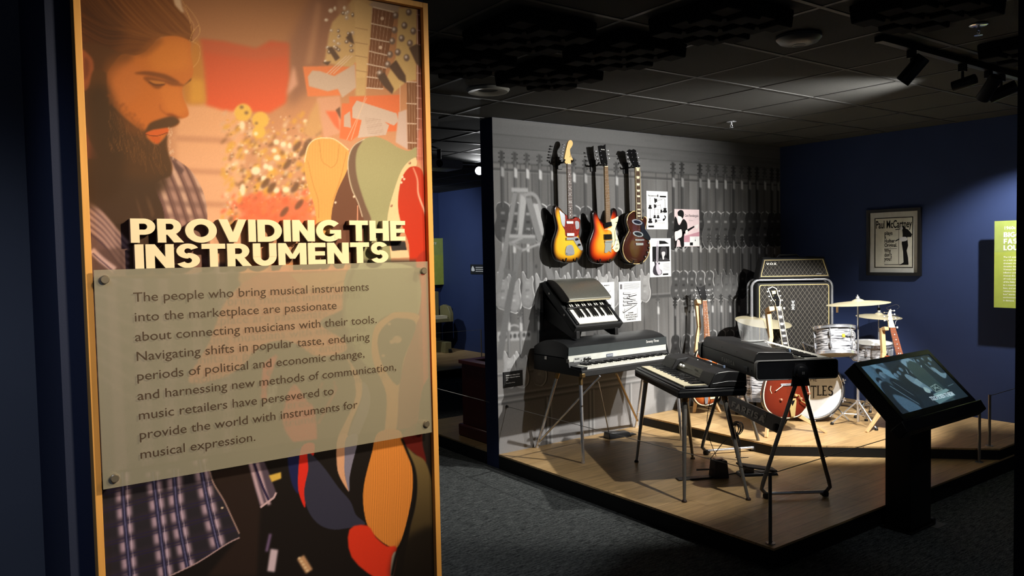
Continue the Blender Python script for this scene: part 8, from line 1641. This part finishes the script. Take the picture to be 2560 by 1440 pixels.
MB().box((.0, -.55, .10), (.62, 0, ztop - .03)).build('carcass', cbm, cab, bevel=.004); MB().strip([(-.02, -.57), (.64, -.57), (.64, .02), (-.02, .02)], [(.08, -.47), (.54, -.47), (.54, -.08), (.08, -.08)], ztop - .0298, ztop, 'XY').build('top_rim', mat('mahogany_rim', (150, 74, 66), .35), cab, bevel=.003)
MB().prism([(-.03, -.58), (.65, -.58), (.65, .03), (-.03, .03)], 0, .10, 'XY').build('plinth', cbm, cab, bevel=.012); MB().box((-.004, -.40, .25), (-.0005, -.36, ztop - .3)).build('side_slot', M_BLACK, cab, smooth=False)
for y in (-.30, -.20): MB().lathe([(0, 0), (.018, 0), (.018, .02), (0, .02)], (.2, y, ztop - .03), 'Z', 12).build('knob', M_CREAM, cab)
pb = PX(1195, 674, 6.72); t = thing('wall_label', 'small black label with white lines on the far blue wall', 'label', (6.735, pb.y, pb.z - .07)); t.matrix_basis = Matrix.Translation((6.7345, pb.y, pb.z - .07)) @ Matrix.Rotation(-PI / 2, 4, 'Z'); t.rotation_euler = (0, 0, -PI / 2)
MB().box((-.22, -.012, 0), (.22, 0, .15)).build('board', mat('black_label', (30, 32, 38), .5), t, smooth=False); b = MB()
for k in range(3): b.box((-.07, -.0128, .04 + .03 * k), (.18, -.012, .05 + .03 * k))
b.build('printed_lines', M_WHITE, t, smooth=False); MB().prism(smooth_poly([(-.19, .05), (-.10, .05), (-.12, .10), (-.15, .125), (-.18, .10)], 3), -.0128, -.012).build('bird_mark', M_WHITE, t, smooth=False)
# far barrier, lamp and projector
q1, q2 = PZ(1203, 905, .11), PZ(1203, 845, .11); fb_ = barrier('barrier_post', 'steel barrier post on the far platform seen through the gap', (PZ(1204, 893, .11).x, PZ(1204, 893, .11).y, .11), .42)
wire('thin wire on the far platform running left from its post', fb_, fb_ + Vector((-1.6, .0, .02)))
wire('thin wire across the rear platform in front of the red-brown cabinet', PP(1080, 968, Vector((3.40, 5.0, 0)), (.588, .808, 0)) , PP(1226, 1006, Vector((3.45, 4.95, 0)), (.588, .808, 0)))
g = PY(1198, 427, 7.4); lt = thing('gallery_spotlight', 'bright white spotlight on the far ceiling seen through the gap', 'spotlight', (g.x, g.y, g.z))
dirv = (CAM - g).normalized(); LM = dirv.to_track_quat('Z', 'Y').to_matrix().to_4x4()
MB().at(LM).lathe([(0, -.10), (.048, -.10), (.052, .02), (.046, .02), (.046, .0), (0, .0)], n=24).build('can', M_BLKMETAL, lt); MB().at(LM).lathe([(0, .004), (.045, .004), (.045, .008), (0, .008)], n=24).build('lamp_face', mat('bright_lamp', (255, 255, 255), .5, emit=((240, 248, 255), 30.)), lt, smooth=False)
MB().tube([(0, 0, .05), (0, 0, ZC - g.z - .028)], .008, 8).build('stem', M_BLKMETAL, lt); MB().box((-.5, -.018, ZC - g.z - .028), (.5, .018, ZC - g.z - .003)).build('track_section', M_BLKMETAL, lt, smooth=False)
l = bpy.data.lights.new('gallery_beam', 'SPOT'); l.energy = 25; l.spot_size = math.radians(70); l.spot_blend = .6; l.shadow_soft_size = .04
o = bpy.data.objects.new('gallery_beam', l); COL.objects.link(o); o.parent = lt; o.matrix_basis = Matrix.Translation(dirv * .03) @ dirv.to_track_quat('-Z', 'Y').to_matrix().to_4x4()
g = PY(1098, 413, 6.6); pj = thing('projector', 'white ceiling projector seen through the gap beside the panel', 'projector', (g.x, g.y, g.z)); MB().prism(round_rect(-.19, -.045, .19, .045, .03), -.14, .14).build('housing', mat('white_projector_shell', (206, 208, 208), .4), pj, bevel=.01); MB().lathe([(0, -.145), (.035, -.145), (.038, -.14), (0, -.14)], (-.08, 0, 0), 'Y', 20).build('lens', M_BLKGLOSS, pj); MB().tube([(0, 0, .045), (0, 0, ZC - g.z - .004)], .02, 12).build('ceiling_mount', M_BLKMETAL, pj)
